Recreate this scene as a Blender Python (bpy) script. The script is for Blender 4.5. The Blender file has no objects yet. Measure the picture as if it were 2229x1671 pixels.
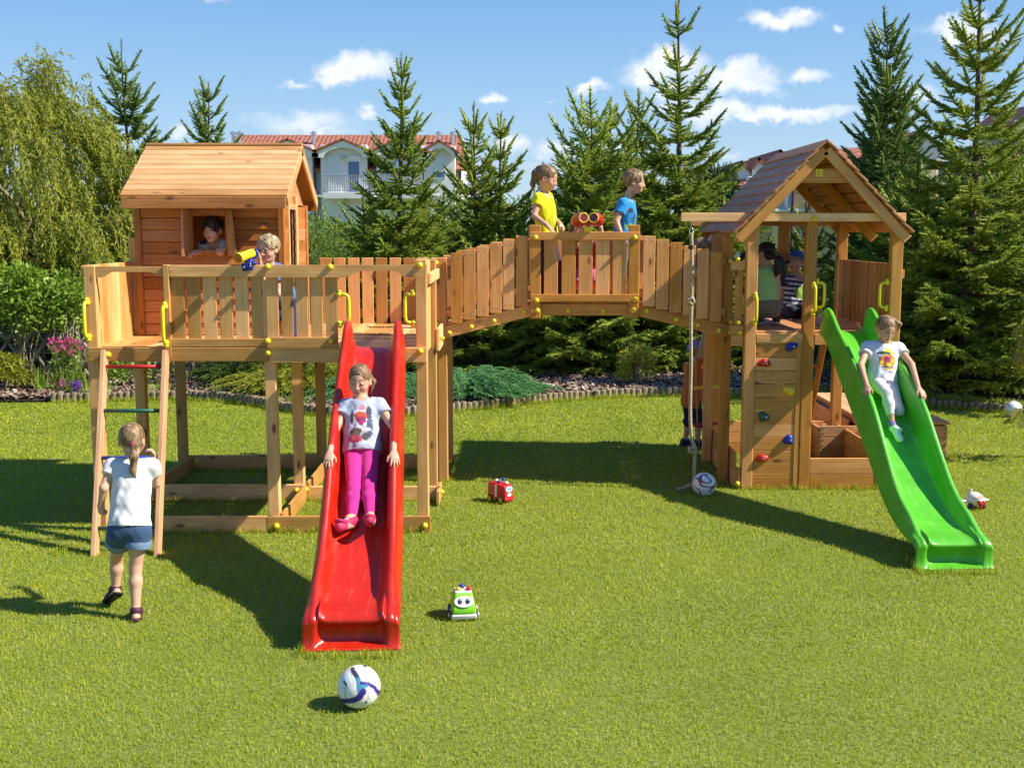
import bpy, bmesh, math, random
import numpy as np
from mathutils import Vector, Matrix, Euler

SC = bpy.context.scene
C = SC.collection
R = math.radians
# ------------------------------------------------------------------ camera
CAM_H, PITCH, FPX = 2.43, R(7.63), 2503.0        # eye height (m), tilt, focal length in photo pixels (2229 wide)
cam = bpy.data.cameras.new("camera"); cam_o = bpy.data.objects.new("camera", cam); C.objects.link(cam_o)
cam.sensor_width = 36.0; cam.lens = FPX / 2229 * 36.0
cam.clip_start = 0.1; cam.clip_end = 2000
cam_o.location = (0, 0, CAM_H); cam_o.rotation_euler = (R(90) - PITCH, 0, 0)
SC.camera = cam_o


def W(px, py, Y):
    """photo pixel -> world point on the vertical plane at distance Y"""
    u = (px - 1114.5) / FPX; v = (835.5 - py) / FPX
    d = Vector((u, math.cos(PITCH) + v * math.sin(PITCH), -math.sin(PITCH) + v * math.cos(PITCH)))
    t = Y / d.y
    return Vector((d.x * t, Y, CAM_H + d.z * t))


def G(px, py, z=0.0):
    """photo pixel -> world point on the horizontal plane at height z"""
    p = W(px, py, 1.0); k = (z - CAM_H) / (p.z - CAM_H)
    return Vector((p.x * k, k, z))


# ------------------------------------------------------------------ sun, sky, exposure
SUN_EL, SUN_AZ = R(43.0), math.atan2(-0.20, 1.05)     # the sun stands to the right and behind the camera
sdir = Vector((math.cos(SUN_EL) * math.cos(SUN_AZ), math.cos(SUN_EL) * math.sin(SUN_AZ), math.sin(SUN_EL)))
sl = bpy.data.lights.new("sun", 'SUN'); sl.energy = 5.0; sl.angle = R(0.53); sl.color = (1.0, 0.93, 0.80)
so = bpy.data.objects.new("sun", sl); C.objects.link(so)
so.rotation_euler = (-sdir).to_track_quat('-Z', 'Y').to_euler(); so.location = sdir * 40
SC.view_settings.view_transform = 'Standard'; SC.view_settings.look = 'None'
SC.view_settings.exposure = 0.74; SC.view_settings.gamma = 1.0
SC.render.engine = 'CYCLES'
SC.cycles.use_denoising = True
SC.cycles.max_bounces = 8; SC.cycles.diffuse_bounces = 3; SC.cycles.glossy_bounces = 3
SC.cycles.transmission_bounces = 4; SC.cycles.transparent_max_bounces = 8
SC.cycles.caustics_reflective = False; SC.cycles.caustics_refractive = False

world = bpy.data.worlds.new("World"); SC.world = world; world.use_nodes = True
nt = world.node_tree; N = nt.nodes; L = nt.links
for n in list(N): N.remove(n)


def nd(tree, typ, **kw):
    n = tree.nodes.new(typ)
    for k, v in kw.items():
        if k == 'ins':
            for a, b in v.items(): n.inputs[a].default_value = b
        else: setattr(n, k, v)
    return n


def mth(tree, op, a, b=None, clamp=False):
    n = tree.nodes.new('ShaderNodeMath'); n.operation = op; n.use_clamp = clamp
    for i, x in enumerate((a, b)):
        if x is None: continue
        if isinstance(x, (int, float)): n.inputs[i].default_value = x
        else: tree.links.new(x, n.inputs[i])
    return n.outputs[0]


def vmath(tree, op, a, b=None):
    n = tree.nodes.new('ShaderNodeVectorMath'); n.operation = op
    for i, x in enumerate((a, b)):
        if x is None: continue
        if isinstance(x, (tuple, list)): n.inputs[i].default_value = x
        else: tree.links.new(x, n.inputs[i])
    return n


def mixc(tree, fac, a, b, blend='MIX'):
    n = tree.nodes.new('ShaderNodeMix'); n.data_type = 'RGBA'; n.blend_type = blend
    for i, x in ((0, fac), (6, a), (7, b)):
        if isinstance(x, (int, float)): n.inputs[i].default_value = x
        elif isinstance(x, (tuple, list)): n.inputs[i].default_value = (*x[:3], 1)
        else: tree.links.new(x, n.inputs[i])
    return n.outputs[2]


def mrange(tree, v, a, b, c=0.0, d=1.0, smooth=False):
    n = tree.nodes.new('ShaderNodeMapRange')
    if smooth: n.interpolation_type = 'SMOOTHSTEP'
    tree.links.new(v, n.inputs[0])
    for i, x in enumerate((a, b, c, d)): n.inputs[i + 1].default_value = x
    return n.outputs[0]


sky = nd(nt, 'ShaderNodeTexSky', sky_type='NISHITA', sun_disc=False, sun_elevation=SUN_EL,
         sun_rotation=math.atan2(sdir.x, sdir.y), air_density=1.0, dust_density=0.35, ozone_density=2.2, altitude=100)
tc = nd(nt, 'ShaderNodeTexCoord')
sep = nd(nt, 'ShaderNodeSeparateXYZ'); L.new(tc.outputs['Generated'], sep.inputs[0])
yy = mth(nt, 'MAXIMUM', sep.outputs[1], 0.02)
gz_ = mrange(nt, sep.outputs[2], 0.0, 0.36)
rmp = nd(nt, 'ShaderNodeValToRGB'); L.new(gz_, rmp.inputs[0])
el = rmp.color_ramp.elements; el[0].position = 0; el[0].color = (.60, .77, .93, 1); el[1].position = 1; el[1].color = (.06, .225, .66, 1)
for p_, c_ in ((.28, (.36, .62, .93, 1)), (.6, (.17, .43, .86, 1))): e_ = el.new(p_); e_.color = c_
clear = vmath(nt, 'SCALE', rmp.outputs[0]); clear.inputs['Scale'].default_value = 6.6
hsv = nd(nt, 'ShaderNodeMix', data_type='RGBA', blend_type='MIX'); hsv.inputs[0].default_value = .8
L.new(sky.outputs[0], hsv.inputs[6]); L.new(clear.outputs[0], hsv.inputs[7])
cu = mth(nt, 'DIVIDE', sep.outputs[0], yy); cv = mth(nt, 'DIVIDE', sep.outputs[2], yy)
uv = nd(nt, 'ShaderNodeCombineXYZ'); L.new(cu, uv.inputs[0]); L.new(cv, uv.inputs[1])
n1 = nd(nt, 'ShaderNodeTexNoise', ins={'Scale': 26.0, 'Detail': 6.0, 'Roughness': 0.62}); L.new(uv.outputs[0], n1.inputs['Vector'])
off = vmath(nt, 'SCALE', vmath(nt, 'SUBTRACT', n1.outputs['Color'], (0.5, 0.5, 0.5)).outputs[0]); off.inputs['Scale'].default_value = 0.045
uvd = vmath(nt, 'ADD', uv.outputs[0], off.outputs[0]).outputs[0]
CLOUDS = [(780, 145, 76, 34, 1), (755, 165, 60, 18, .9), (655, 262, 120, 26, .62), (700, 285, 90, 14, .5), (1075, 202, 28, 16, .8),
          (1288, 190, 32, 13, .75), (1440, 142, 92, 34, 1), (1400, 165, 60, 22, .8), (1600, 172, 96, 32, 1), (1640, 195, 60, 16, .8),
          (1480, 200, 80, 26, .7), (1755, 172, 38, 16, .85), (1690, 243, 190, 15, .8), (1520, 240, 110, 24, .8), (1700, 45, 80, 20, .85),
          (1745, 32, 45, 14, .8), (2105, 70, 105, 20, .8), (2090, 50, 55, 22, .9), (2010, 196, 36, 16, .6), (1205, 322, 55, 20, .65),
          (1115, 312, 32, 18, .8), (390, 285, 32, 18, .6), (240, 300, 32, 22, .6), (650, 176, 55, 8, .5), (800, 241, 24, 11, .6),
          (1836, 57, 14, 12, .5), (460, 6, 36, 8, .4), (1340, 330, 60, 18, .5), (1560, 330, 60, 14, .5), (130, 330, 60, 16, .5),
          (2190, 305, 60, 12, .4), (1195, 213, 14, 5, .4), (1220, 360, 90, 16, .45), (-250, 120, 120, 40, 1), (2500, 150, 140, 40, 1)]
acc = None
for (cx, cy, rx, ry, st) in CLOUDS:
    p = W(cx, cy, 1.0); q = (1 / (rx / FPX * 1.42), 1 / (ry / FPX * 1.5), 0)
    a = vmath(nt, 'SUBTRACT', uvd, (p.x, p.z - CAM_H, 0)); b = vmath(nt, 'MULTIPLY', a.outputs[0], q)
    d = vmath(nt, 'LENGTH', b.outputs[0]).outputs['Value']
    m = mth(nt, 'MULTIPLY', mth(nt, 'SUBTRACT', 1.0, d, True), st)
    acc = m if acc is None else mth(nt, 'MAXIMUM', acc, m)
n2 = nd(nt, 'ShaderNodeTexNoise', ins={'Scale': 75.0, 'Detail': 5.0, 'Roughness': 0.6}); L.new(uv.outputs[0], n2.inputs['Vector'])
dens = mth(nt, 'ADD', acc, mth(nt, 'MULTIPLY', mth(nt, 'SUBTRACT', n2.outputs['Fac'], 0.5), 0.35))
cov = mth(nt, 'MULTIPLY', mth(nt, 'MULTIPLY', mrange(nt, dens, 0.06, 0.70, smooth=True), .93), mrange(nt, acc, 0.0, 0.12, smooth=True))
lit = mixc(nt, mrange(nt, n1.outputs['Fac'], 0.36, 0.6), (5.6, 6.2, 7.2), (7.6, 7.6, 7.7))
skyc = mixc(nt, cov, hsv.outputs[2], lit)
front = mth(nt, 'GREATER_THAN', sep.outputs[1], 0.03)
skyc = mixc(nt, front, hsv.outputs[2], skyc)
bg = nd(nt, 'ShaderNodeBackground', ins={'Strength': 0.09}); L.new(skyc, bg.inputs[0])
wo = nd(nt, 'ShaderNodeOutputWorld'); L.new(bg.outputs[0], wo.inputs[0])

# ------------------------------------------------------------------ object helpers
rng = random.Random(7)
nrg = np.random.default_rng(11)


def tag(o, label=None, cat=None, group=None, kind=None):
    if label: o['label'] = label
    if cat: o['category'] = cat
    if group: o['group'] = group
    if kind: o['kind'] = kind
    return o


def thing(name, label, cat, loc=(0, 0, 0), group=None):
    o = bpy.data.objects.new(name, None); C.objects.link(o); o.location = loc; o.empty_display_size = .1
    return tag(o, label, cat, group)


def wloc(o):
    v = Vector((0, 0, 0))
    while o is not None: v += o.location; o = o.parent
    return v


def copy_tree(o, parent=None):
    c = o.copy(); C.objects.link(c); c.parent = parent
    for ch in o.children: copy_tree(ch, c)
    return c


def link_mesh(name, me, mat, parent=None, smooth=False):
    if mat is not None:
        for m in (mat if isinstance(mat, (list, tuple)) else [mat]): me.materials.append(m)
    if smooth: me.polygons.foreach_set('use_smooth', [True] * len(me.polygons))
    o = bpy.data.objects.new(name, me); C.objects.link(o)
    if parent is not None:
        p = wloc(parent); o.parent = parent
        if p.length > 0: me.transform(Matrix.Translation(-p))
    return o


def np_mesh(name, V, F, mat, parent=None, smooth=False, attrs=None, cols=None):
    """mesh from numpy arrays: V (n,3), F (m,3|4)"""
    V = np.asarray(V, dtype=np.float32); F = np.asarray(F, dtype=np.int32)
    me = bpy.data.meshes.new(name); k = F.shape[1]
    me.vertices.add(len(V)); me.vertices.foreach_set('co', V.ravel())
    me.loops.add(F.size); me.loops.foreach_set('vertex_index', F.ravel())
    me.polygons.add(len(F)); me.polygons.foreach_set('loop_start', np.arange(0, F.size, k, dtype=np.int32))
    me.update(calc_edges=True)
    for n_, a in (attrs or {}).items():
        at = me.attributes.new(n_, 'FLOAT', 'POINT'); at.data.foreach_set('value', np.asarray(a, dtype=np.float32))
    if cols is not None:
        at = me.attributes.new('col', 'FLOAT_COLOR', 'POINT')
        cc = np.ones((len(V), 4), dtype=np.float32); cc[:, :3] = cols; at.data.foreach_set('color', cc.ravel())
    return link_mesh(name, me, mat, parent, smooth)


def _cbox():
    id_ = {}; signs = [(a, b, c) for a in (-1, 1) for b in (-1, 1) for c in (-1, 1)]; P = []
    for s in signs:
        for ax in range(3): id_[(s, ax)] = len(P); P.append((s, ax))
    F = []
    for ax in range(3):
        o1, o2 = [k for k in range(3) if k != ax]
        for sg in (-1, 1):
            q = []
            for (a, b) in ((-1, -1), (1, -1), (1, 1), (-1, 1)):
                s = [0, 0, 0]; s[ax] = sg; s[o1] = a; s[o2] = b; q.append(id_[(tuple(s), ax)])
            F.append(q)
    for ax in range(3):
        o1, o2 = [k for k in range(3) if k != ax]
        for a in (-1, 1):
            for b in (-1, 1):
                s0 = [0, 0, 0]; s0[o1] = a; s0[o2] = b; s1 = list(s0); s0[ax] = -1; s1[ax] = 1
                s0, s1 = tuple(s0), tuple(s1); F.append([id_[(s0, o1)], id_[(s1, o1)], id_[(s1, o2)], id_[(s0, o2)]])
    for s in signs: F.append([id_[(s, 0)], id_[(s, 1)], id_[(s, 2)]])
    S = np.array([p[0] for p in P], float); A = np.array([p[1] for p in P])
    v = S.copy()
    for i, a in enumerate(A):
        for k in range(3):
            if k != a: v[i, k] *= .9
    G_ = []
    for f in F:
        p = v[f]; n = np.cross(p[1] - p[0], p[2] - p[0])
        G_.append(f if n.dot(p.mean(0)) > 0 else f[::-1])
    return S, A, G_


CB_S, CB_A, CB_F = _cbox()


class MB:
    """collects shapes into ONE mesh; carries a grain coordinate and a random value for each board"""
    def __init__(s): s.v = []; s.f = []; s.g = []; s.r = []; s.n = 0; s.mi = []; s.cur = 0

    def add(s, V, F, g=None, r=None):
        V = np.asarray(V, float); s.v.append(V); s.f += [[i + s.n for i in f] for f in F]; s.mi += [s.cur] * len(F); s.n += len(V)
        o = nrg.uniform(-40, 40, 3)
        s.g.append((V if g is None else np.asarray(g, float)) + o)
        s.r.append(np.full(len(V), nrg.random() if r is None else r)); return s

    def box(s, c, size, rot=None, ch=.004, r=None):
        h = np.array(size, float) / 2; ch = min(ch, h.min() * .6)
        V = np.empty((24, 3))
        for i in range(24):
            for k in range(3): V[i, k] = CB_S[i, k] * (h[k] if CB_A[i] == k else h[k] - ch)
        order = np.argsort(-h); g = V[:, order]
        if rot is not None: V = V @ np.array(rot.to_3x3() if hasattr(rot, 'to_3x3') else rot).T
        return s.add(V + np.array(c, float), CB_F, g, r)

    def span(s, lo, hi, ch=.004, r=None):
        lo = np.array(lo, float); hi = np.array(hi, float)
        return s.box((lo + hi) / 2, np.abs(hi - lo), None, ch, r)

    def bar(s, p0, p1, w, t, up=(0, 0, 1), ch=.004, r=None, ext=0):
        """box from p0 to p1; w = size along (up x dir), t = size along up"""
        p0 = Vector(p0); p1 = Vector(p1); d = (p1 - p0); l = d.length + ext; d.normalize()
        up = Vector(up); y = up.cross(d)
        if y.length < 1e-4: y = Vector((0, 1, 0)).cross(d)
        y.normalize(); z = d.cross(y)
        return s.box((p0 + p1) / 2, (l, w, t), Matrix((d, y, z)).transposed(), ch, r)

    def tube(s, pts, rad, n=10, caps=True, r=None):
        pts = [Vector(p) for p in pts]; m = len(pts)
        rads = [rad] * m if isinstance(rad, (int, float)) else list(rad)
        V = []; g = []; pu = None; acc_ = 0
        for i, p in enumerate(pts):
            d = (pts[min(i + 1, m - 1)] - pts[max(i - 1, 0)]).normalized()
            if pu is None: pu = d.orthogonal().normalized()
            pu = (pu - d * pu.dot(d)).normalized(); w = d.cross(pu)
            if i: acc_ += (p - pts[i - 1]).length
            for k in range(n):
                a = 2 * math.pi * k / n; V.append(p + (pu * math.cos(a) + w * math.sin(a)) * rads[i])
                g.append((acc_, math.cos(a) * rads[i], math.sin(a) * rads[i]))
        F = [[i * n + k, i * n + (k + 1) % n, (i + 1) * n + (k + 1) % n, (i + 1) * n + k] for i in range(m - 1) for k in range(n)]
        if caps: F += [list(range(n))[::-1], [(m - 1) * n + k for k in range(n)]]
        return s.add([tuple(v) for v in V], F, g, r)

    def lathe(s, prof, c, axis=(0, 0, 1), n=20, r=None):
        """prof = [(radius, height)...] turned round axis at c"""
        ax = Vector(axis).normalized(); u = ax.orthogonal().normalized(); w = ax.cross(u); V = []; m = len(prof)
        for (rr, hh) in prof:
            for k in range(n):
                a = 2 * math.pi * k / n; V.append(tuple(Vector(c) + ax * hh + (u * math.cos(a) + w * math.sin(a)) * rr))
        F = [[i * n + k, i * n + (k + 1) % n, (i + 1) * n + (k + 1) % n, (i + 1) * n + k] for i in range(m - 1) for k in range(n)]
        F += [list(range(n))[::-1], [(m - 1) * n + k for k in range(n)]]
        return s.add(V, F, None, r)

    def ball(s, c, rad, n=12, squash=(1, 1, 1), r=None):
        m = n // 2 + 1; prof = [(math.sin(math.pi * i / m), -math.cos(math.pi * i / m)) for i in range(1, m)]
        V = []
        for (rr, hh) in prof:
            for k in range(n):
                a = 2 * math.pi * k / n
                V.append((c[0] + rad * rr * math.cos(a) * squash[0], c[1] + rad * rr * math.sin(a) * squash[1], c[2] + rad * hh * squash[2]))
        q = len(prof); F = [[i * n + k, i * n + (k + 1) % n, (i + 1) * n + (k + 1) % n, (i + 1) * n + k] for i in range(q - 1) for k in range(n)]
        V += [(c[0], c[1], c[2] - rad * squash[2]), (c[0], c[1], c[2] + rad * squash[2])]; b = q * n
        F += [[b, (k + 1) % n, k] for k in range(n)] + [[b + 1, (q - 1) * n + k, (q - 1) * n + (k + 1) % n] for k in range(n)]
        return s.add(V, F, None, r)

    def prism(s, pts, d, r=None):
        """polygon (list of points, one plane) pushed along vector d"""
        a = [Vector(p) for p in pts]; d = Vector(d); n = len(a)
        nrm = (a[1] - a[0]).cross(a[2] - a[1])
        tot = Vector((0, 0, 0))
        for i in range(n): tot += a[i].cross(a[(i + 1) % n])
        if tot.dot(d) > 0: a = a[::-1]
        V = [tuple(p) for p in a] + [tuple(p + d) for p in a]
        F = [list(range(n)), [n + i for i in range(n)][::-1]] + [[i, n + i, n + (i + 1) % n, (i + 1) % n] for i in range(n)]
        VA = np.array(V); ext = VA.max(0) - VA.min(0); g = VA[:, np.argsort(-ext)]
        return s.add(V, F, g, r)

    def build(s, name, mat, parent=None, smooth=False):
        me = bpy.data.meshes.new(name); V = np.concatenate(s.v)
        me.from_pydata([tuple(v) for v in V], [], s.f); me.update()
        a = me.attributes.new('gc', 'FLOAT_VECTOR', 'POINT'); a.data.foreach_set('vector', np.concatenate(s.g).astype(np.float32).ravel())
        a = me.attributes.new('rnd', 'FLOAT', 'POINT'); a.data.foreach_set('value', np.concatenate(s.r).astype(np.float32))
        o = link_mesh(name, me, mat, parent, smooth)
        if isinstance(mat, (list, tuple)): me.polygons.foreach_set('material_index', s.mi)
        return o


# ------------------------------------------------------------------ materials
def newmat(name):
    m = bpy.data.materials.new(name); m.use_nodes = True; t = m.node_tree
    for n in list(t.nodes): t.nodes.remove(n)
    out = t.nodes.new('ShaderNodeOutputMaterial'); b = t.nodes.new('ShaderNodeBsdfPrincipled')
    t.links.new(b.outputs[0], out.inputs[0]); return m, t, b


def setc(t, sock, c):
    if isinstance(c, (tuple, list)): sock.default_value = (*c[:3], 1)
    else: t.links.new(c, sock)


def plain(name, col, rough=.5, spec=.5, bump=0, bscale=60, var=0, vscale=8, metal=0, coat=0):
    m, t, b = newmat(name); b.inputs['Roughness'].default_value = rough; b.inputs['Specular IOR Level'].default_value = spec
    b.inputs['Metallic'].default_value = metal; b.inputs['Coat Weight'].default_value = coat
    tcn = nd(t, 'ShaderNodeTexCoord')
    if var:
        n = nd(t, 'ShaderNodeTexNoise', ins={'Scale': vscale, 'Detail': 4.0}); t.links.new(tcn.outputs['Object'], n.inputs['Vector'])
        f = mrange(t, n.outputs['Fac'], .3, .7)
        setc(t, b.inputs['Base Color'], mixc(t, f, [x * (1 - var) for x in col], [min(1, x * (1 + var)) for x in col]))
        t.links.new(mrange(t, n.outputs['Fac'], .3, .7, max(.05, rough - .12), min(1, rough + .12)), b.inputs['Roughness'])
    else: setc(t, b.inputs['Base Color'], col)
    if bump:
        n = nd(t, 'ShaderNodeTexNoise', ins={'Scale': bscale, 'Detail': 3.0}); t.links.new(tcn.outputs['Object'], n.inputs['Vector'])
        bp = nd(t, 'ShaderNodeBump', ins={'Strength': bump, 'Distance': .01}); t.links.new(n.outputs['Fac'], bp.inputs['Height'])
        t.links.new(bp.outputs[0], b.inputs['Normal'])
    return m


def wood(name, ca, cb, rough=.6, knots=True, tone=.22, dark=(.12, .05, .018)):
    m, t, b = newmat(name)
    a = nd(t, 'ShaderNodeAttribute', attribute_name='gc'); rn = nd(t, 'ShaderNodeAttribute', attribute_name='rnd')
    mp = nd(t, 'ShaderNodeMapping'); mp.inputs['Scale'].default_value = (1.1, 26, 26); t.links.new(a.outputs['Vector'], mp.inputs[0])
    n = nd(t, 'ShaderNodeTexNoise', ins={'Scale': 2.2, 'Detail': 5.0, 'Roughness': .6, 'Distortion': .35}); t.links.new(mp.outputs[0], n.inputs['Vector'])
    col = mixc(t, mrange(t, n.outputs['Fac'], .32, .68), ca, cb)
    mp2 = nd(t, 'ShaderNodeMapping'); mp2.inputs['Scale'].default_value = (1.6, 5, 5); t.links.new(a.outputs['Vector'], mp2.inputs[0])
    n2 = nd(t, 'ShaderNodeTexNoise', ins={'Scale': 1.6, 'Detail': 3.0}); t.links.new(mp2.outputs[0], n2.inputs['Vector'])
    col = mixc(t, mrange(t, n2.outputs['Fac'], .42, .72, 0, .55), col, tuple(x * .66 for x in ca))
    g = mrange(t, rn.outputs['Fac'], 0, 1, 1 - tone, 1 + tone)
    hs = nd(t, 'ShaderNodeHueSaturation'); t.links.new(col, hs.inputs['Color']); t.links.new(g, hs.inputs['Value'])
    t.links.new(mrange(t, rn.outputs['Fac'], 0, 1, 1.08, .92), hs.inputs['Saturation'])
    col = hs.outputs[0]
    if knots:
        mp3 = nd(t, 'ShaderNodeMapping'); mp3.inputs['Scale'].default_value = (3.0, 7.5, 7.5); t.links.new(a.outputs['Vector'], mp3.inputs[0])
        v = nd(t, 'ShaderNodeTexVoronoi', ins={'Scale': 1.0}); t.links.new(mp3.outputs[0], v.inputs['Vector'])
        sepc = nd(t, 'ShaderNodeSeparateColor'); t.links.new(v.outputs['Color'], sepc.inputs[0])
        k = mth(t, 'MULTIPLY', mrange(t, v.outputs['Distance'], .06, .19, 1, 0, True), mth(t, 'GREATER_THAN', sepc.outputs[0], .40))
        col = mixc(t, mth(t, 'MULTIPLY', k, .88), col, dark)
    setc(t, b.inputs['Base Color'], col)
    b.inputs['Roughness'].default_value = rough; b.inputs['Specular IOR Level'].default_value = .35
    bp = nd(t, 'ShaderNodeBump', ins={'Strength': .25, 'Distance': .004}); t.links.new(n.outputs['Fac'], bp.inputs['Height']); t.links.new(bp.outputs[0], b.inputs['Normal'])
    return m


def leafmat(name, ca, cb, trans=.35, rough=.5, tcol=None, big=.9):
    """foliage: colour from the per-leaf random value and a slow noise through the crown; some light passes through"""
    m, t, b = newmat(name)
    rn = nd(t, 'ShaderNodeAttribute', attribute_name='rnd'); g = nd(t, 'ShaderNodeNewGeometry')
    n = nd(t, 'ShaderNodeTexNoise', ins={'Scale': big, 'Detail': 3.0}); t.links.new(g.outputs['Position'], n.inputs['Vector'])
    f = mth(t, 'ADD', mth(t, 'MULTIPLY', rn.outputs['Fac'], .6), mrange(t, n.outputs['Fac'], .35, .65, 0, .4), True)
    col = mixc(t, f, ca, cb)
    setc(t, b.inputs['Base Color'], col); b.inputs['Roughness'].default_value = rough; b.inputs['Specular IOR Level'].default_value = .3
    tr = nd(t, 'ShaderNodeBsdfTranslucent'); setc(t, tr.inputs[0], mixc(t, .5, col, tcol or tuple(x * 1.5 for x in cb)))
    mx = nd(t, 'ShaderNodeMixShader', ins={0: trans}); t.links.new(b.outputs[0], mx.inputs[1]); t.links.new(tr.outputs[0], mx.inputs[2])
    out = [x for x in t.nodes if x.type == 'OUTPUT_MATERIAL'][0]; t.links.new(mx.outputs[0], out.inputs[0])
    return m


M = {}
M['wood_front'] = wood('honey_pine', (.66, .32, .10), (.80, .46, .175), tone=.34)
M['wood_house'] = wood('stained_pine', (.40, .14, .033), (.56, .235, .062), tone=.26)
M['wood_roof'] = wood('roof_pine', (.53, .26, .095), (.68, .39, .16), tone=.24)
M['wood_tower'] = wood('tower_pine', (.60, .245, .060), (.76, .38, .115), tone=.24)
M['wood_shingle'] = wood('shingle_pine', (.46, .185, .075), (.60, .29, .13), tone=.16)
M['wood_chest'] = wood('chest_pine', (.52, .24, .10), (.66, .37, .18), tone=.15)
M['yellow'] = plain('yellow_plastic', (.86, .66, .02), .38)
def chute(name, col, worn):
    m, t, b = newmat(name); tcn = nd(t, 'ShaderNodeTexCoord'); mp = nd(t, 'ShaderNodeMapping'); mp.inputs['Scale'].default_value = (42, 2.2, 6); t.links.new(tcn.outputs['Object'], mp.inputs[0])
    n = nd(t, 'ShaderNodeTexNoise', ins={'Scale': 1.0, 'Detail': 6.0, 'Roughness': .7}); t.links.new(mp.outputs[0], n.inputs['Vector'])
    n2 = nd(t, 'ShaderNodeTexNoise', ins={'Scale': 4.5, 'Detail': 5.0, 'Roughness': .65}); t.links.new(tcn.outputs['Object'], n2.inputs['Vector'])
    f = mth(t, 'MULTIPLY', mrange(t, n.outputs['Fac'], .52, .74), mrange(t, n2.outputs['Fac'], .42, .66)); c = mixc(t, mrange(t, n2.outputs['Fac'], .3, .7), [x * .82 for x in col], [min(1, x * 1.1) for x in col])
    setc(t, b.inputs['Base Color'], mixc(t, mth(t, 'MULTIPLY', f, .55), c, worn)); t.links.new(mth(t, 'ADD', mrange(t, n2.outputs['Fac'], .3, .7, .27, .40), mth(t, 'MULTIPLY', f, .3)), b.inputs['Roughness'])
    bp = nd(t, 'ShaderNodeBump', ins={'Strength': .06, 'Distance': .01}); t.links.new(n2.outputs['Fac'], bp.inputs['Height']); t.links.new(bp.outputs[0], b.inputs['Normal']); return m


M['red'] = chute('red_plastic', (.50, .017, .005), (.60, .17, .12)); M['green'] = chute('green_plastic', (.10, .46, .022), (.38, .62, .28))
M['blue'] = plain('blue_plastic', (.012, .035, .30), .4)
M['rungred'] = plain('red_paint', (.45, .015, .02), .4)
M['rungblue'] = plain('blue_paint', (.015, .06, .42), .4)
M['runggreen'] = plain('green_paint', (.012, .11, .06), .4)
M['dgreen'] = plain('dark_green_plastic', (.008, .035, .028), .4)
M['screw'] = plain('screw_metal', (.75, .72, .68), .35, metal=.8)
M['steel'] = plain('galvanised_steel', (.6, .62, .64), .35, metal=.9)
M['dark'] = plain('dark_gap', (.02, .018, .015), .9)
# ================================================================== the wooden play set
bmt = MB(); bmt.ball((0, 0, 0), .021, 12); bmt.lathe([(.024, .0), (.024, .006), (.019, .012)], (0, 0, -.012), (0, 0, 1), 12)
_b = bmt.build('bolt_cap', M['yellow'], None, True); BOLT = _b.data; bpy.data.objects.remove(_b)


def bolt(par, p, nrm=(0, -1, 0)):
    o = bpy.data.objects.new('bolt_cap', BOLT); C.objects.link(o); o.parent = par
    o.location = Vector(p) - wloc(par) + Vector(nrm) * .012; o.rotation_euler = Vector(nrm).to_track_quat('Z', 'Y').to_euler()
    return o


def handle(par, a, b, out, so=.055):
    """yellow grip bar between two mounts a (low) and b (high), standing off along out"""
    a = Vector(a); b = Vector(b); out = Vector(out); d = (b - a).normalized(); m = MB()
    k = .035
    pts = [a, a + out * so * .75, a + out * so + d * k * .5, a + out * (so + .004) + d * k * 1.6]
    pts += [b + out * (so + .004) - d * k * 1.6, b + out * so - d * k * .5, b + out * so * .75, b]
    m.tube(pts, .0145, 10)
    for p in (a, b): m.ball(tuple(p + out * .012), .024, 10)
    for p, s in ((a, -1), (b, 1)): m.ball(tuple(p + out * .016 + d * s * .022), .02, 10)
    return m.build('handle', M['yellow'], par, True)


def slats(mb, a, b, z0, z1, n, gap=.012, t=.022, zf=None):
    a = Vector(a); b = Vector(b); d = b - a; l = d.length; d.normalize(); w = (l - gap * (n - 1)) / n
    rot = Matrix((d, Vector((0, 0, 1)).cross(d), Vector((0, 0, 1)))).transposed()
    for i in range(n):
        c = a + d * (i * (w + gap) + w / 2); e = zf(i) if zf else 0
        mb.box((c.x, c.y, (z0 + z1) / 2 + e), (w, t, z1 - z0), rot, .003)
    return mb


XL, XM, XR = -3.335, -1.93, -.72            # post rows of the platform
YF, YM, YB = 9.15, 10.25, 11.47
ZD, PW = 1.50, .09
pf = thing('play_platform', 'honey coloured wooden play platform on posts, carrying the little playhouse', 'play platform', ((XL + XR) / 2, YF, 0))
wf = M['wood_front']


def post(par, x, y, z0, z1, m=wf, w=PW, name='post'):
    return MB().span((x - w / 2, y - w / 2, z0), (x + w / 2, y + w / 2, z1), .006).build(name, m, par)


def beam(par, lo, hi, m=wf, name='beam', ch=.004):
    return MB().span(lo, hi, ch).build(name, m, par)


for x, y, h in ((XL, YF, 2.15), (XM, YF, 2.04), (XR, YF, 2.20), (XL, YM, 2.36), (XM, YM, 1.47), (XR, YM, 2.17), (XL, YB, 1.47), (XM, YB, 1.47), (XR, YB, 2.15)):
    post(pf, x, y, -.02, h)
# beams under the deck
yf = YF - PW / 2                              # front face of the front posts
beam(pf, (XL - .03, yf - .030, 1.395), (XM - .002, yf - .002, 1.505)); beam(pf, (XM + .002, yf - .030, 1.385), (XR + .045, yf - .002, 1.505))
for y in (YM, YB): beam(pf, (XL - .05, y + .047, 1.36), (XR + .05, y + .075, 1.472))
for x in (XL, XM, XR):
    beam(pf, (x + .047 if x < XR else x - .075, YF + .047, 1.36), (x + .075 if x < XR else x - .047, YB - .047, 1.472))
beam(pf, (XL - .077, YF - .02, 1.38), (XL - .047, YF + .11, 1.50))
beam(pf, (XL - .077, YF - .01, 2.06), (XL - .047, YM + .05, 2.15))
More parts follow.
